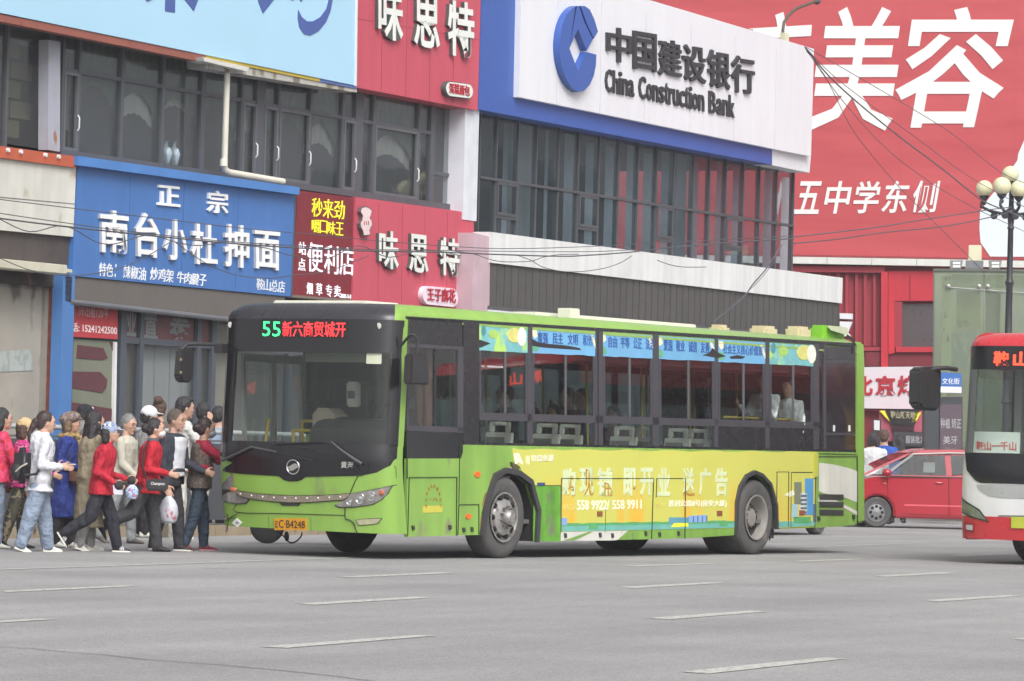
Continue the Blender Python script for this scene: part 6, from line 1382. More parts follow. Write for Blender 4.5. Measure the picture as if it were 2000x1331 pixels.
def person(pos,face,H,label,top,bottom,shoe,hair,hairstyle='short',cat='person',group=None,lean=4,
           legL=(0,0),legR=(0,0),armL=(5,20,8),armR=(5,20,8),yaw=0,nod=0,jacket_len=.47,topname='jacket',bottomname='trousers',skirt=None,
           skin=None,hood=False,mask=None,cap=None,low=False,width=1.0,legw=1.0,seated=False,gloves=None,hand_m=None,collar=None,vis=True,sit_z=None,scarf=None):
    """local +X is where the person faces; leg=(thigh forward deg, knee bend deg); arm=(forward deg, elbow deg, out deg)"""
    skin=skin or SK
    fr=Frame(pos[0],pos[1],math.pi/2-math.radians(face))
    t=T('person',label,cat,fr,(0,0,0),group)
    t.xf=lambda x,y,z:(x,y,z)
    D=math.radians;h=H;vb=.016 if low else .0105;vc=.022 if low else .015
    hip=.52*h
    # legs first, to find the hip height that puts the lower foot on the ground
    def leg(side,a):
        th,kn=D(a[0]),D(a[1]);y=side*.055*h*width
        k=(math.sin(th)*.245*h,-math.cos(th)*.245*h);an=(k[0]+math.sin(th-kn)*.235*h,k[1]-math.cos(th-kn)*.235*h)
        return y,k,an,th-kn
    LL=[leg(1,legL),leg(-1,legR)]
    low_an=min(l[2][1] for l in LL);hip=(-low_an+.045*h) if sit_z is None else sit_z
    ln=math.tan(D(lean))
    def sp(z): return (z-hip)*ln if z>hip else 0     # spine shift
    Z0=hip-.52*h   # offset of the torso heights
    body=MB();tr=MB();ja=MB()
    rings=[(.47,.055,.085),(.53,.068,.10),(.60,.060,.085),(.66,.064,.09),(.73,.070,.10),(.785,.062,.108),(.815,.045,.075),(.835,.032,.04),(.87,.031,.034)]
    def ring(zf,rx,ry,inf=0,ox=0,n=18):
        z=zf*h+Z0;x0=sp(z)+ox
        return [(x0+(rx*h+inf)*math.cos(2*math.pi*k/n),(ry*h*width+inf)*math.sin(2*math.pi*k/n),z) for k in range(n)]
    body.rings([ring(*r) for r in rings])
    feet=[]
    for (y,k,an,fa_) in LL:
        hp=(0,y,hip);kp=(k[0],y*1.05,hip+k[1]);ap=(an[0],y*1.1,hip+an[1]);pitch=max(-.9,min(.5,fa_)) if seated is False else 0
        body.cap((0,y*.8,hip-.01*h),kp,.044*h,.034*h);body.cap(kp,ap,.034*h,.021*h)
        e=.012*h
        tr.cap((0,y*.8,hip-.01*h),kp,(.043*h+.010*h)*legw,(.038*h+e)*legw);tr.cap(kp,ap,(.038*h+e)*legw,(.026*h+e)*legw)
        feet.append((ap,fa_))
    tr.rings([ring(.455,.06,.078,.012*h),ring(.50,.066,.090,.010*h),ring(.55,.060,.082,.004*h)])
    # torso clothing
    hem=jacket_len;jr=[]
    if hem<.46: jr+=[ring(hem,.088 if hem<.3 else .082,.108,.02*h,.01),ring((hem+.47)/2,.078,.105,.018*h)]
    else: jr+=[ring(hem,.074,.106,.026*h)]
    jr+=[ring(z,a,b,.021*h) for z,a,b in rings if hem+.02<z<.80]+[ring(.815,.05,.08,.012*h),ring(.835,.04,.05,.008*h)]
    ja.rings(jr)
    if hood:
        z=.825*h+Z0;ja.ell((sp(z)-.045*h,0,z),(.045*h,.072*h,.045*h));ja.ell((sp(z)-.07*h,0,z-.03*h),(.03*h,.055*h,.05*h))
    # arms
    hands=[]
    for side,a in ((1,armL),(-1,armR)):
        f_,el,out=D(a[0]),D(a[1]),D(a[2]);zs=.79*h+Z0;S=Vector((sp(zs),side*.105*h*width,zs))
        tw=D(a[3]) if len(a)>3 else 0
        du=Vector((math.sin(f_)*math.cos(out),side*math.sin(out),-math.cos(f_)*math.cos(out)));E=S+du*.175*h
        g_=f_+el;dl=Vector((math.sin(g_)*math.cos(tw),-side*math.sin(tw)*abs(math.sin(g_))+side*math.sin(out)*.3,-math.cos(g_))).normalized();Wp=E+dl*.15*h
        body.cap(S,E,.028*h,.023*h);body.cap(E,Wp,.023*h,.0155*h)
        ja.cap(S,E,.038*h,.034*h);ja.cap(E,Wp-dl*.005*h,.034*h,.026*h)
        # hand: palm, four curled fingers, thumb
        sidev=dl.cross(Vector((0,0,1)));sidev=sidev.normalized() if sidev.length>.1 else Vector((1,0,0))
        pc=Wp+dl*.035*h;up=sidev.cross(dl).normalized()
        M=Matrix((dl,up,sidev)).transposed()
        body.ell(pc,(.030*h,.024*h,.0125*h),10,7,M)
        for q in range(4):
            b0=pc+dl*.024*h+up*(.019-.0125*q)*h;L_=(.024,.028,.026,.020)[q]*h;cv=sidev*side*.35
            m1=b0+(dl+cv*.6).normalized()*L_;m2=m1+(dl*.5+cv*2.2).normalized()*L_*.8
            body.cap(b0,m1,.0062*h,.0058*h,7,2);body.cap(m1,m2,.0058*h,.005*h,7,2)
        b0=pc-dl*.012*h+up*.022*h;m1=b0+(up*.7+dl*.6).normalized()*.022*h;m2=m1+(dl*.9+up*.1).normalized()*.02*h
        body.cap(b0,m1,.0075*h,.0065*h,7,2);body.cap(m1,m2,.0065*h,.0055*h,7,2)
        hands.append((Wp,pc,dl))
    # head
    hc=Vector((sp(.93*h+Z0)+.012*h,0,.932*h+Z0));RM=Matrix.Rotation(D(yaw),3,'Z')@Matrix.Rotation(D(nod),3,'Y')
    hb_=h;h=h*1.13;hc.z-=.004*h
    def hp_(x,y,z,h=h): return hc+RM@Vector((x*h,y*h,z*h))
    body.cap((sp(.83*hb_+Z0),0,.83*hb_+Z0),hp_(-.012,0,-.02),.031*h,.03*h)
    body.ell(hc,(.056*h,.044*h,.062*h),20,14,RM)
    body.ell(hp_(.014,0,-.032),(.038*h,.034*h,.036*h),16,10,RM)
    body.ell(hp_(.040,0,-.058),(.014*h,.016*h,.010*h),10,7,RM)            # chin
    body.cap(hp_(.050,0,.008),hp_(.056,0,-.013),.006*h,.0085*h,8,3)            # nose
    body.ell(hp_(.050,0,-.033),(.009*h,.015*h,.006*h),10,6,RM)            # lips
    body.ell(hp_(.047,0,.016),(.012*h,.032*h,.006*h),10,6,RM)             # brow
    for s in (1,-1):
        body.ell(hp_(-.004,s*.044,-.008),(.010*h,.006*h,.016*h),8,6,RM)
        body.ell(hp_(.036,s*.022,-.014),(.014*h,.013*h,.013*h),8,6,RM)
    b_=t.part('body',body,skin,ang=4);queue_mesh(b_,vb,0,2)
    if not low:
        for s in (1,-1):
            t.part('eye',MB().ell(hp_(.0515,s*.0175,.003),(.004*h,.0075*h,.0032*h),8,5,RM),mat('eye_dark',(44,34,32),.3),ang=4)
            t.part('eyebrow',MB().ell(hp_(.0555,s*.0185,.0175),(.003*h,.011*h,.0022*h),8,5,RM),mat('brow_dark',(56,44,40),.8),ang=4)
        t.part('mouth',MB().ell(hp_(.0585,0,-.033),(.002*h,.011*h,.0028*h),8,5,RM),mat('lip_tone',(164,96,90),.5),ang=4)
    h=hb_
    # clothes
    if not seated or True:
        if skirt: pass
        o=t.part(bottomname,tr,bottom,ang=4);queue_mesh(o,vc,.022,1)
    o=t.part(topname,ja,top,ang=4);queue_mesh(o,vc,.028,1)
    if collar: 
        z=.838*h+Z0;cr_=t.part('collar',MB().rings([[(sp(z)+.046*h*math.cos(a),.052*h*math.sin(a),z-.02*h) for a in [k*math.pi/8 for k in range(16)]],[(sp(z)+.004+.042*h*math.cos(a),.045*h*math.sin(a),z+.018*h) for a in [k*math.pi/8 for k in range(16)]],[(sp(z)+.004+.036*h*math.cos(a),.039*h*math.sin(a),z+.016*h) for a in [k*math.pi/8 for k in range(16)]]],False),collar,ang=4)
    # shoes
    for ap,fa_ in feet:
        a=Vector(ap);pt=-max(-.2,min(1.0,-fa_)) if not seated else 0
        rot=Matrix.Rotation(-pt if fa_<-.25 else 0,3,'Y') if not seated else Matrix.Identity(3)
        def F_(x,y,z):
            p=rot@Vector((x*h,y*h,z*h));return (a.x+p.x,a.y+p.y,a.z+p.z)
        sh=MB();ys_=[(-.034,.018,-.042,.0),(-.015,.024,-.044,.012),(.02,.026,-.044,.008),(.055,.029,-.044,-.014),(.085,.027,-.044,-.022),(.105,.014,-.042,-.030)]
        sh.rings([[F_(x,w*math.cos(q),z0+(z1-z0)*.5*(1+math.sin(q))) for q in [k*math.pi/6 for k in range(12)]] for x,w,z0,z1 in ys_])
        so_=t.part('shoe',sh,shoe[0],ang=1.2)
        if len(shoe)>1: t.part('sole',MB().rings([[F_(x,w*1.06*math.cos(q),(-.0455 if math.sin(q)<0 else -.034)) for q in [k*math.pi/6+.01 for k in range(12)]] for x,w,z0,z1 in ys_]),shoe[1],so_,ang=1)
        if len(shoe)>2:
            for k in range(3): t.part('stripe',MB().tube([F_(.015+k*.014,s*.0275,-.014-k*.003) for s in ()] or [F_(.03+k*.013,-.028,-.03),F_(.018+k*.013,-.022,-.004)],.003*h,4),shoe[2],so_)
    # hair
    h=hb_*1.13
    if hair:
        hm=MB()
        hm.ell(hp_(-.012,0,.014),(.056*h,.050*h,.060*h),18,12,RM)
        if hairstyle!='thin': hm.ell(hp_(-.030,0,-.008),(.038*h,.044*h,.046*h),14,10,RM)
        if hairstyle in('bun','highbun'):
            c=hp_(-.066,0,.0) if hairstyle=='bun' else hp_(-.05,0,.062);hm.ell(c,(.032*h,.034*h,.032*h),12,8,RM)
        if hairstyle=='ponytail': hm.ell(hp_(-.066,0,.004),(.02*h,.016*h,.016*h));hm.cap(hp_(-.07,0,.0),hp_(-.10,0,-.085),.022*h,.016*h);hm.cap(hp_(-.10,0,-.085),hp_(-.088,0,-.15),.016*h,.007*h)
        if hairstyle=='long':
            for s in (-1,0,1): hm.cap(hp_(-.03,s*.03,0),hp_(-.045,s*.04,-.12),.03*h,.03*h);hm.cap(hp_(-.045,s*.04,-.12),hp_(-.03,s*.045,-.25),.03*h,.014*h)
            hm.cap(hp_(.0,.04,-.02),hp_(.012,.046,-.16),.016*h,.012*h);hm.cap(hp_(.0,-.04,-.02),hp_(.02,-.046,-.2),.016*h,.01*h)
        if hairstyle=='bob':
            for s in (-1,0,1): hm.cap(hp_(-.025,s*.032,0),hp_(-.03,s*.036,-.055),.03*h,.026*h)
        if hairstyle=='quiff': hm.ell(hp_(.02,0,.052),(.035*h,.036*h,.02*h),12,8,RM)
        o=t.part('hair',hm,hair,ang=4);queue_mesh(o,.012 if low else .008,.014,2,_tex2)
    if cap:
        kind,cm_=cap[0],cap[1]
        c=MB()
        if kind=='cap':
            c.ell(hp_(-.006,0,.022),(.061*h,.053*h,.054*h),18,12,RM);c.ell(hp_(.062,0,.022),(.042*h,.040*h,.0055*h),14,6,RM@Matrix.Rotation(.15,3,'Y'))
        else:
            c.ell(hp_(-.012,0,.028),(.074*h,.064*h,.046*h),18,12,RM@Matrix.Rotation(-.25,3,'Y'));c.ell(hp_(.055,0,.024),(.032*h,.038*h,.006*h),14,6,RM)
        o=t.part('cap',c,cm_,ang=4);queue_mesh(o,.009,.006,2)
        if len(cap)>2:
            t.part('cap_badge',MB().ell(hp_(.0515,.0,.045),(.006*h,.018*h,.012*h),8,5,RM),cap[2])
    if mask:
        mk_=t.part('face_mask',MB().ell(hp_(.034,0,-.034),(.034*h,.036*h,.028*h),16,10,RM),mask,ang=4)
        t.part('mask_strap',MB().tube([hp_(.03,.036,-.02),hp_(.0,.048,-.006)],.0015*h,4),mask,mk_);t.part('mask_strap',MB().tube([hp_(.03,-.036,-.02),hp_(.0,-.048,-.006)],.0015*h,4),mask,mk_)
    h=hb_
    if gloves:
        for wp,pc,dl in hands:
            gm=MB().ell(pc+dl*.015*h,(.036*h,.03*h,.036*h),10,8);o=t.part('glove',gm,gloves,ang=4)
    if scarf:
        z=.83*h+Z0;sm_=MB()
        sm_.tube([(sp(z)+.055*h*math.cos(a),.06*h*math.sin(a),z+.004*h*math.sin(3*a)) for a in [k*math.pi/8 for k in range(17)]],.024*h,8);sm_.cap((sp(z)+.06*h,.0,z),(sp(z)+.085*h,.01,z-.15*h),.026*h,.03*h)
        o=t.part('scarf',sm_,scarf,ang=4);queue_mesh(o,.012,.02,1)
    t.hands=hands;t.h=h;t.Z0=Z0;t.sp=sp;t.hp=hp_;return t
def item(p,name,label,cat,local,mbm,ang=1,group=None):
    """a thing held or worn by person p, at a local point; top level"""
    W_=p.fr.W(*local);fr=Frame(W_[0],W_[1],p.fr.th)
    t=T(name,label,cat,fr,(0,0,W_[2]),group);t.xf=lambda x,y,z:(x,y,z);return t
def foot(x,y): return G(x,y)
def Hpx(x,ytop,yfoot):
    g=G(x,yfoot);s=FPX/g[1]*.9998;return (yfoot-ytop)/s
HB=dict(bump=1.,bs=30,bsc=(2,2,.35),bd=.02)
blackhair=mat('hair_black',(50,46,48),.5,var=.3,vs=30,**HB);greyhair=mat('hair_grey',(138,136,136),.6,var=.3,vs=30,**HB);brownhair=mat('hair_brown',(92,70,58),.55,var=.3,vs=30,**HB)
denim=mat('denim_pale',(140,154,174),.85,var=.16,vs=4,bump=1.,bs=6,bsc=(1.6,1.6,2.2),bd=.05);denim_d=mat('denim_dark',(58,72,88),.85,var=.14,vs=5,bump=1.,bs=6,bsc=(1.6,1.6,2.2),bd=.05);blk_c=cloth('cloth_black',(44,42,46));chr_c=cloth('cloth_charcoal',(66,66,70))
shoe_w=mat('shoe_white',(222,220,212),.6,var=.05);shoe_b=mat('shoe_black',(44,42,42),.5);sole_w=mat('sole_white',(214,210,200),.6);shoe_r=mat('shoe_red',(140,44,60),.6)
HD=24  # queue faces right and slightly away
Q='people queueing beside the green bus'
def stand(x,ytop,yf,label,top,bottom,shoe,hair,**k):
    g=foot(x,yf);H=k.pop('H',None) or Hpx(x,ytop,yf)/ (1.0 if not k.get('cap') else 1.01)
    # heads reach .995 H; crown of hair 1.0
    return person(g,k.pop('face',HD),H,label,top,bottom,shoe,hair,group=Q,**k)
p1=stand(-12,800,1072,'woman in red and pink jacket cut off by the left frame edge',print_mat('print_pink_red',(196,50,84),[(210,70,110),(190,46,66)],10),denim,(shoe_w,),blackhair,hairstyle='bob',armR=(25,60,6))
p2=stand(33,816,1072,'woman in tan cap, magenta print jacket and camouflage trousers',print_mat('print_magenta',(176,44,110),[(210,74,140),(120,36,84),(226,130,170)],13),print_mat('print_camo',(74,72,58),[(52,50,46),(128,118,92),(60,58,50)],9),(shoe_b,),mat('hair_brown',(0,0,0)),hairstyle='bob',cap=('cap',cloth('cap_tan',(212,182,136))),legL=(12,10),legR=(-14,6),armR=(18,55,6),width=1.08)
p3=stand(72,804,1078,'woman in pale grey hooded jacket and light jeans holding a phone, ponytail',cloth('jacket_pale_grey',(208,208,214)),denim,(shoe_w,sole_w),mat('hair_dark_brown',(62,46,46),.5,var=.2,vs=30),hairstyle='ponytail',jacket_len=.43,face=18,legL=(13,4),legR=(-14,4),armR=(-14,100,6),armL=(-8,98,6),nod=4,width=1.16,legw=1.22,hood=True,collar=cloth('jacket_pale_grey',(0,0,0)))
p4=stand(122,805,1070,'older woman in brown patterned hat, blue coat and gold scarf',cloth('coat_blue',(44,60,136)),blk_c,(shoe_w,),mat('hair_light_brown',(120,96,74),.6,var=.2,vs=30),hairstyle='bob',cap=('beret',print_mat('print_brown_tweed',(112,96,90),[(92,80,76),(140,124,116)],22)),jacket_len=.22,scarf=print_mat('print_gold',(150,122,76),[(186,160,112),(110,88,60)],24),face=0,yaw=15,armR=(-15,95,6),armL=(-10,60,6),width=1.05,legL=(6,2),legR=(-5,2))
p5=stand(147,824,1055,'older woman in dark grey jacket whose face shows beside the patterned hat',cloth('jacket_slate',(74,76,84)),blk_c,(shoe_b,),greyhair,hairstyle='short',low=True)
p6=stand(150,791,1050,'man in black baseball cap with a white badge at the back of the queue',cloth('jacket_dark',(58,58,64)),blk_c,(shoe_b,),blackhair,hairstyle='short',cap=('cap',cloth('cap_black',(36,36,44)),lw),low=True,face=10,yaw=30)
p7=stand(170,805,1076,'woman with long black hair in a khaki trench coat',cloth('coat_khaki',(152,142,118)),cloth('grey_wool',(150,148,146)),(shoe_w,sole_w),blackhair,hairstyle='long',jacket_len=.17,armR=(6,32,5),legL=(10,6),legR=(-8,8),width=1.0,face=34)
p8=stand(193,820,1078,'woman in red jacket, blue patterned cap and striped black trainers striding ahead',cloth('jacket_red',(192,34,56)),cloth('trousers_navy_black',(44,44,54)),(shoe_b,sole_w,lw),blackhair,hairstyle='bob',cap=('cap',print_mat('print_blue_cap',(150,160,186),[(70,86,124),(206,210,220)],20)),legL=(20,8),legR=(-16,40),armR=(-20,80,6),armL=(0,75,6),gloves=cloth('glove_dark',(58,52,54)),jacket_len=.45,width=1.15,lean=7,legw=1.08,face=2,collar=cloth('jacket_red',(0,0,0)))
p9=stand(236,811,1062,'grey haired man in cream quilted vest and light grey jeans',mat('vest_cream',(206,200,184),.7,var=.06,bump=.5,bs=14),cloth('jeans_light_grey',(158,162,164)),(mat('shoe_grey',(104,96,92),.7),),greyhair,legL=(10,6),legR=(-12,12),armR=(10,40,6),yaw=-20,nod=10,width=1.15,face=-15)
p10=stand(242,785,1030,'woman in black top with black hair tied back, behind the guard fence',blk_c,blk_c,(shoe_b,),blackhair,hairstyle='thin',face=-80,low=True,H=1.64)
p11=stand(276,794,1050,'person in white baseball cap near the woman in black',cloth('top_grey',(150,148,148)),blk_c,(shoe_w,),blackhair,cap=('cap',cloth('cap_white',(226,226,228))),low=True)
p12=stand(303,783,1036,'person with brown top knot seen over the older man',cloth('top_brown',(112,92,82)),blk_c,(shoe_b,),brownhair,hairstyle='highbun',face=80,low=True)
p13=stand(283,817,1078,'woman in red jacket and face mask with a black bag across her, black bun',cloth('jacket_bright_red',(196,32,52)),chr_c,(shoe_b,),blackhair,hairstyle='bun',mask=mat('mask_white',(206,206,208),.8),legL=(14,6),legR=(-26,38),armR=(-12,92,6),armL=(0,40,6),jacket_len=.44,width=1.14,lean=6,legw=1.12,face=8,collar=cloth('collar_grey',(96,92,98)))
p14=stand(328,802,1076,'balding man in open dark vest and white shirt carrying a plastic bag',cloth('jacket_navy_dark',(60,62,74)),cloth('trousers_dark',(56,54,60)),(mat('shoe_brown_black',(60,54,54),.6),sole_w),mat('hair_thin_grey',(112,98,90),.7,var=.15,vs=30),hairstyle='thin',legL=(8,4),legR=(-8,4),armR=(-4,22,7),armL=(12,60,6),jacket_len=.56,width=1.12,nod=6,face=-22)
p15=stand(344,778,1052,'young man in white hooded top with his hand at his mouth, white trousers',cloth('hoodie_white',(206,204,200)),cloth('trousers_white',(208,206,198)),(shoe_w,sole_w),blackhair,hairstyle='quiff',armR=(40,125,12,20),nod=4,hood=True)
p16=stand(387,789,1036,'dark haired man in black jacket behind the woman in the brown vest',cloth('jacket_black_b',(46,44,52)),blk_c,(shoe_b,),blackhair,low=True,face=70)
p17=stand(386,818,1076,'woman in brown tweed vest with crimson sleeves and blue face mask boarding the bus',cloth('sleeve_crimson',(166,34,62)),denim_d,(shoe_r,mat('sole_pink',(196,130,140),.6)),mat('hair_dark_brown',(0,0,0)),hairstyle='bun',mask=mat('mask_blue',(150,178,194),.8),legL=(10,8),legR=(-8,10),armR=(58,30,4),armL=(52,34,4),width=1.14,jacket_len=.60,face=10,yaw=8)
p18=stand(417,796,1040,'person in pale blue top at the bus door, seen from behind',cloth('top_pale_blue',(150,168,192)),blk_c,(shoe_b,),blackhair,low=True,face=60)
# vests worn over the first layer, as clothing parts
def over(p,name,z0,z1,m,inf,openf=0,arc=None):
    h=p.h;mb=MB();R=[];n=22
    rg=[(.47,.072,.104),(.53,.072,.104),(.60,.066,.092),(.66,.067,.094),(.73,.072,.102),(.785,.066,.108),(.81,.052,.09)]
    for zf,rx,ry in rg:
        if zf<z0: continue
        z=zf*h+p.Z0;x0=p.sp(z);o=[];i_=[]
        for k in range(n):
            a=openf+(2*math.pi-2*openf)*k/(n-1) if arc is None else -arc+2*arc*k/(n-1);o.append((x0+(rx*h+inf)*math.cos(a),(ry*h*1.13+inf)*math.sin(a),z));i_.append((x0+(rx*h+inf-.014)*math.cos(a),(ry*h*1.13+inf-.014)*math.sin(a),z))
        R.append(o+i_[::-1])
    mb.rings(R);o=p.part(name,mb,m,ang=4);queue_mesh(o,.012,.02,2)
over(p14,'vest',.44,.8,cloth('vest_dark',(54,58,70)),.040,.75)
over(p14,'shirt_front',.53,.8,mat('shirt_white',(214,216,222),.8,var=.05),.034,arc=.95)
over(p17,'vest',.44,.8,print_mat('print_tweed',(96,84,78),[(78,68,64),(116,104,96)],40),.034,.0)
over(p9,'vest',.47,.8,mat('vest_cream2',(210,204,188),.7,var=.06,bump=.5,bs=14),.036,.25)
p14.part('belt_buckle',MB().box(p14.sp(1.0)+.115,p14.sp(1.0)+.13,-.03,.03,.60*p14.h+p14.Z0-.03,.60*p14.h+p14.Z0+.01),mat('buckle_gold',(176,140,60),.3,.8))
# things carried
def bagmesh(c,w,d,hh,top=.35,seed=1):
    R_=random.Random(seed);rr=[]
    for k,(f,s) in enumerate(((0,.72),(.08,.95),(.3,1.05),(.55,1.0),(.75,.7),(.9,top),(1,top*.7))):
        rr.append([(c[0]+w*s*math.cos(a)*(1+R_.uniform(-.08,.08)),c[1]+d*s*math.sin(a)*(1+R_.uniform(-.08,.08)),c[2]+hh*f) for a in [q*math.pi/8 for q in range(16)]])
    return MB().rings(rr)
def handpt(p,i,dz): wp,pc,dl=p.hands[i];return (pc.x+dl.x*.03,pc.y+dl.y*.03,pc.z+dl.z*.03+dz)
def held(p,i,name,label,cat,w,d,hh,m,seed,extra=None):
    q=handpt(p,i,0);W_=p.fr.W(q[0],q[1],q[2]);t=T(name,label,cat,Frame(W_[0],W_[1],p.fr.th),(0,0,W_[2]-hh));t.xf=lambda x,y,z:(x,y,z)
    b=t.part('bag_body',bagmesh((0,0,-.02),w,d,hh,.25,seed),m,ang=1)
    t.part('bag_handle',MB().tube([(-.03,0,hh-.06),(0,.0,hh+.02),(.03,0,hh-.06)],.008,6),m)
    if extra: extra(t,hh)
    return t
plas=mat('plastic_bag_white',(206,208,218),.35,var=.1,vs=12,dirt=(176,84,104),dscale=11,dth=.56)
held(p14,1,'plastic_bag','white see-through plastic bag with pink packs carried by the balding man','bag',.11,.10,.36,plas,3)
held(p8,0,'plastic_bag','small blue patterned plastic bag held by the woman in the blue cap','bag',.075,.06,.2,print_mat('print_blue_bag',(150,176,206),[(206,214,226),(104,136,186),(196,120,140)],22),5)
def worn(p,name,label,cat,local): 
    W_=p.fr.W(*local);t=T(name,label,cat,Frame(W_[0],W_[1],p.fr.th),(0,0,W_[2]));t.xf=lambda x,y,z:(x,y,z);return t
h=p13.h;bb_=worn(p13,'crossbody_bag','black crossbody bag with white script on the woman in the mask and red jacket','bag',(.10,-.24*h*.9-.02,.52*h+p13.Z0-.02))
bb_.part('bag_body',MB().box(-.13,.13,-.04,.04,-.07,.07),mat('bag_black',(46,44,48),.4),bev=.02)
bb_.part('strap',MB().tube([(-.12,.02,.06),(-.17,.04,.2),(-.16,.10,.42),(-.10,.2,.52)],.012,6),mat('bag_black',(0,0,0)))
lv=lettering('Champion',[(-.075,-.01),(.085,-.01),(.085,.035),(-.075,.035)],-.042,.004,.0);bb_.part('lettering',lv,lw)
h=p3.h;bp_=worn(p3,'backpack','black backpack with a pale strap on the woman in the pale grey jacket','backpack',(-.20,-.02,.62*h+p3.Z0))
bp_.part('bag_body',MB().box(-.09,.08,-.14,.14,-.22,.2),mat('bag_black',(0,0,0)),ang=4,bev=.06);bp_.part('pocket',MB().ell((-.07,0,-.08),(.06,.13,.11),14,9),mat('bag_black2',(54,52,56),.6),ang=4)
bp_.part('strap',MB().tube([(.0,-.16,-.12),(.12,-.20,-.10),(.2,-.19,.02)],.018,6),mat('bag_black',(0,0,0)));bp_.part('zip_strip',MB().tube([(-.1,-.1,-.08),(-.05,-.165,-.02),(.02,-.175,.02)],.01,6),mat('strap_pale',(196,190,176),.6))
q=p3.hands[1][1];ph=worn(p3,'mobile_phone','mobile phone held up by the woman in the pale grey jacket','phone',(q.x+.07,q.y+.02,q.z+.04))
ph.part('case',MB().box(-.04,.04,-.035,.035,-.006,.006),mat('phone_case',(206,190,160),.4));ph.part('screen',MB().box(-.036,.036,-.031,.031,.006,.008),mat('screen_dark',(0,0,0)))
q=p7.hands[1][1];pa=worn(p7,'paper_sheet','white sheet of paper held by the woman in the trench coat','paper',(q.x,q.y-.03,q.z))
pa.part('sheet',MB().box(-.08,.08,-.003,.003,-.1,.1),mat('paper_white',(220,222,236),.7))
h=p4.h;hb=worn(p4,'handbag','brown and black handbag on the woman in the blue coat','bag',(.16,-.20,.55*h+p4.Z0));hb.part('bag_body',MB().box(-.08,.08,-.04,.04,-.12,.06),mat('bag_brown',(104,62,48),.5),bev=.03);hb.part('strap',MB().tube([(-.1,0,.09),(-.08,.04,.3),(-.04,.1,.45)],.012,6),mat('bag_black',(0,0,0)))
h=p15.h;rg_=worn(p15,'red_bag','dark red bag between the man in the vest and the woman boarding','bag',(.18,-.26,.50*h+p15.Z0));rg_.part('bag_body',bagmesh((0,0,-.2),.12,.06,.36,.6,8),mat('bag_red',(150,34,46),.6),ang=1)
wg_=worn(p15,'white_bag','white cloth bag below the dark red bag','bag',(.24,-.24,.36*h+p15.Z0));wg_.part('bag_body',bagmesh((0,0,-.12),.13,.06,.2,.6,9),mat('bag_cream',(206,200,184),.7),ang=1)
# pedestrians beyond the red car
KB2=lambda x,y:G(x,y)
def back(x,ytop,yf,lab,top,hair,hs='short',face=75,H=None,width=1.1):
    g=G(x,yf);return person(g,face,H or Hpx(x,ytop,yf),lab,top,blk_c,(shoe_b,),hair,hairstyle=hs,low=True,width=width,group='people walking beyond the red car')
back(1722,840,1024,'man in bright blue sweater seen from behind beyond the red car',cloth('sweater_blue',(50,92,184)),mat('hair_brown',(0,0,0)),H=1.93,width=1.15)
back(1702,842,1024,'woman in white coat left of the man in blue',cloth('coat_white',(212,212,214)),blackhair,'bob',H=1.88)
back(1752,844,1022,'woman with long black hair right of the man in blue',blk_c,blackhair,'long',H=1.84)
back(1853,858,1014,'person whose dark hair shows just above the red car roof',blk_c,blackhair,H=1.6)
# passengers: seated in the bus
def pas(a,b,lab,top,hair,hs='short',H=1.65,z=.95,nod=0,**k):
    W_=BU.W(a,b,0);fr_face=math.degrees(math.atan2(-BU.A[1],-BU.A[0]))
    t=person((W_[0],W_[1]),fr_face,H,lab,top,blk_c,(shoe_b,),hair,hairstyle=hs,low=True,seated=True,sit_z=z,legL=(85,80),legR=(85,80),lean=2,nod=nod,group='bus passengers',**k);return t
wsh=cloth('shirt_pale',(206,208,204))
def pa_(x,y): return BU.px(x,y,.35)[0]
pas(pa_(1475,780),.42,'passenger in pale shirt looking down at a phone behind the bus window',wsh,blackhair,'thin',nod=22,armR=(30,95,5),armL=(30,95,5),z=1.12,lean_=0) if False else None
pas(pa_(1483,780),.35,'passenger in pale shirt looking down, middle of the rear bus windows',wsh,blackhair,'thin',nod=20,armR=(30,95,5),armL=(30,95,5),z=1.66)
pas(pa_(1530,790),.35,'passenger in white shirt in the last wide bus window',cloth('shirt_white_b',(216,216,212)),blackhair,'thin',nod=8,z=1.60)
pas(pa_(1572,760),.55,'passenger in dark clothes standing tallest by the rear bus window',blk_c,blackhair,'thin',z=1.74)
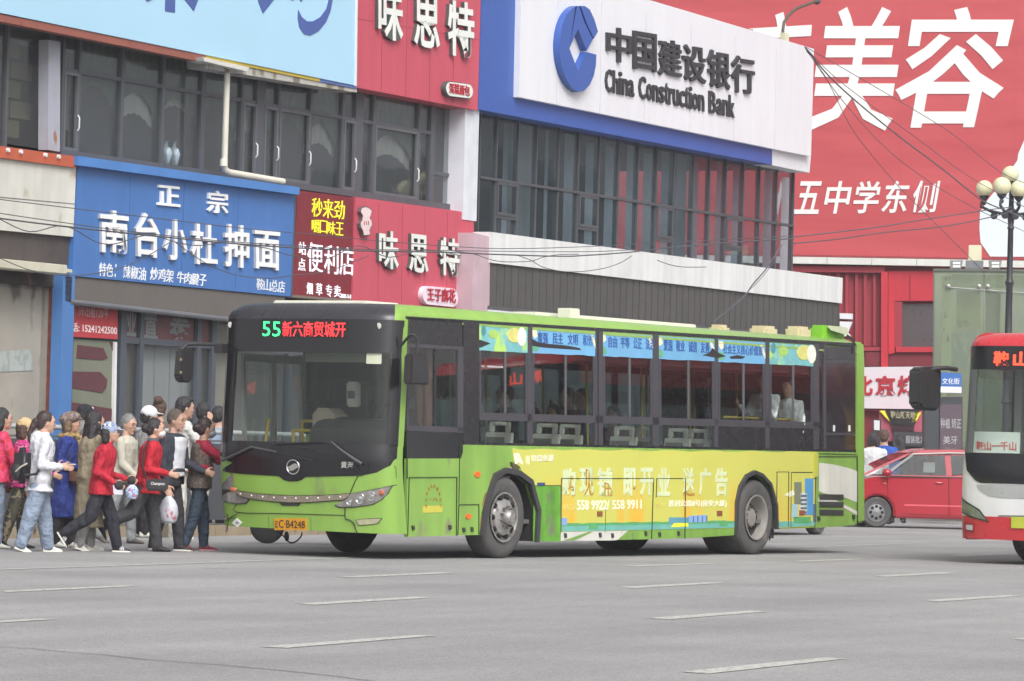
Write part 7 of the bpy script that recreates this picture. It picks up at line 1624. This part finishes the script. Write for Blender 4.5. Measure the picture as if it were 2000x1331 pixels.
pas(pa_(1195,800),1.3,'passenger with fair hair low in the third bus window',chr_c,brownhair,'bob',z=1.12)
pas(pa_(1005,800),1.9,'passenger with dark hair low in the first wide bus window',cloth('shirt_blue_p',(120,150,190)),blackhair,'short',z=1.14)
pas(pa_(1360,800),1.7,'passenger in red low in the fifth bus window',cloth('top_dull_red',(120,50,56)),blackhair,'bob',z=1.15)
for a_,b_,lab,tp,hr in ((5.0,1.5,'standing passenger in grey near the middle door of the bus',chr_c,blackhair),(6.1,1.25,'standing passenger in dark red near the middle door of the bus',cloth('top_dull_red',(0,0,0)),brownhair),(7.0,1.6,'standing passenger in blue behind the middle door',cloth('shirt_blue_p',(0,0,0)),blackhair)):
    W_=BU.W(a_,b_,0);t=person((W_[0],W_[1]),100+20*a_,1.66,lab,tp,blk_c,(shoe_b,),hr,low=True,group='bus passengers',armR=(60,90,10));t.o.location.z=.47
# evaluate all the queued surfaces in one pass
dg=bpy.context.evaluated_depsgraph_get();dg.update()
done=[(o,bpy.data.meshes.new_from_object(o.evaluated_get(dg),depsgraph=dg)) for o in PENDING]
for o,me in done:
    mt=o.data.materials[0];old=o.data;o.modifiers.clear();me.materials.clear();me.materials.append(mt);o.data=me
    me.polygons.foreach_set('use_smooth',[True]*len(me.polygons));bpy.data.meshes.remove(old)

for o in bpy.data.objects:
    if o.get('label') and len(o['label'].split())>15: print('LONG',len(o['label'].split()),o['label'])

# ---------------------------------------------------------------- thin overcast haze
hm_=bpy.data.materials.new('haze');hm_.use_nodes=True;hn=hm_.node_tree.nodes;hn.clear()
pv=hn.new('ShaderNodeVolumePrincipled');pv.inputs['Color'].default_value=(.93,.95,1,1);pv.inputs['Density'].default_value=.0007;pv.inputs['Anisotropy'].default_value=.2
ho=hn.new('ShaderNodeOutputMaterial');hm_.node_tree.links.new(pv.outputs[0],ho.inputs['Volume'])
T('haze',None,None,W0,mb=MB().box(-950,950,-550,2550,-1.6,22),m=hm_,kind='stuff',ang=None)
print('objects',len(bpy.data.objects),'tris',sum(len(o.data.polygons) for o in bpy.data.objects if o.type=='MESH'))
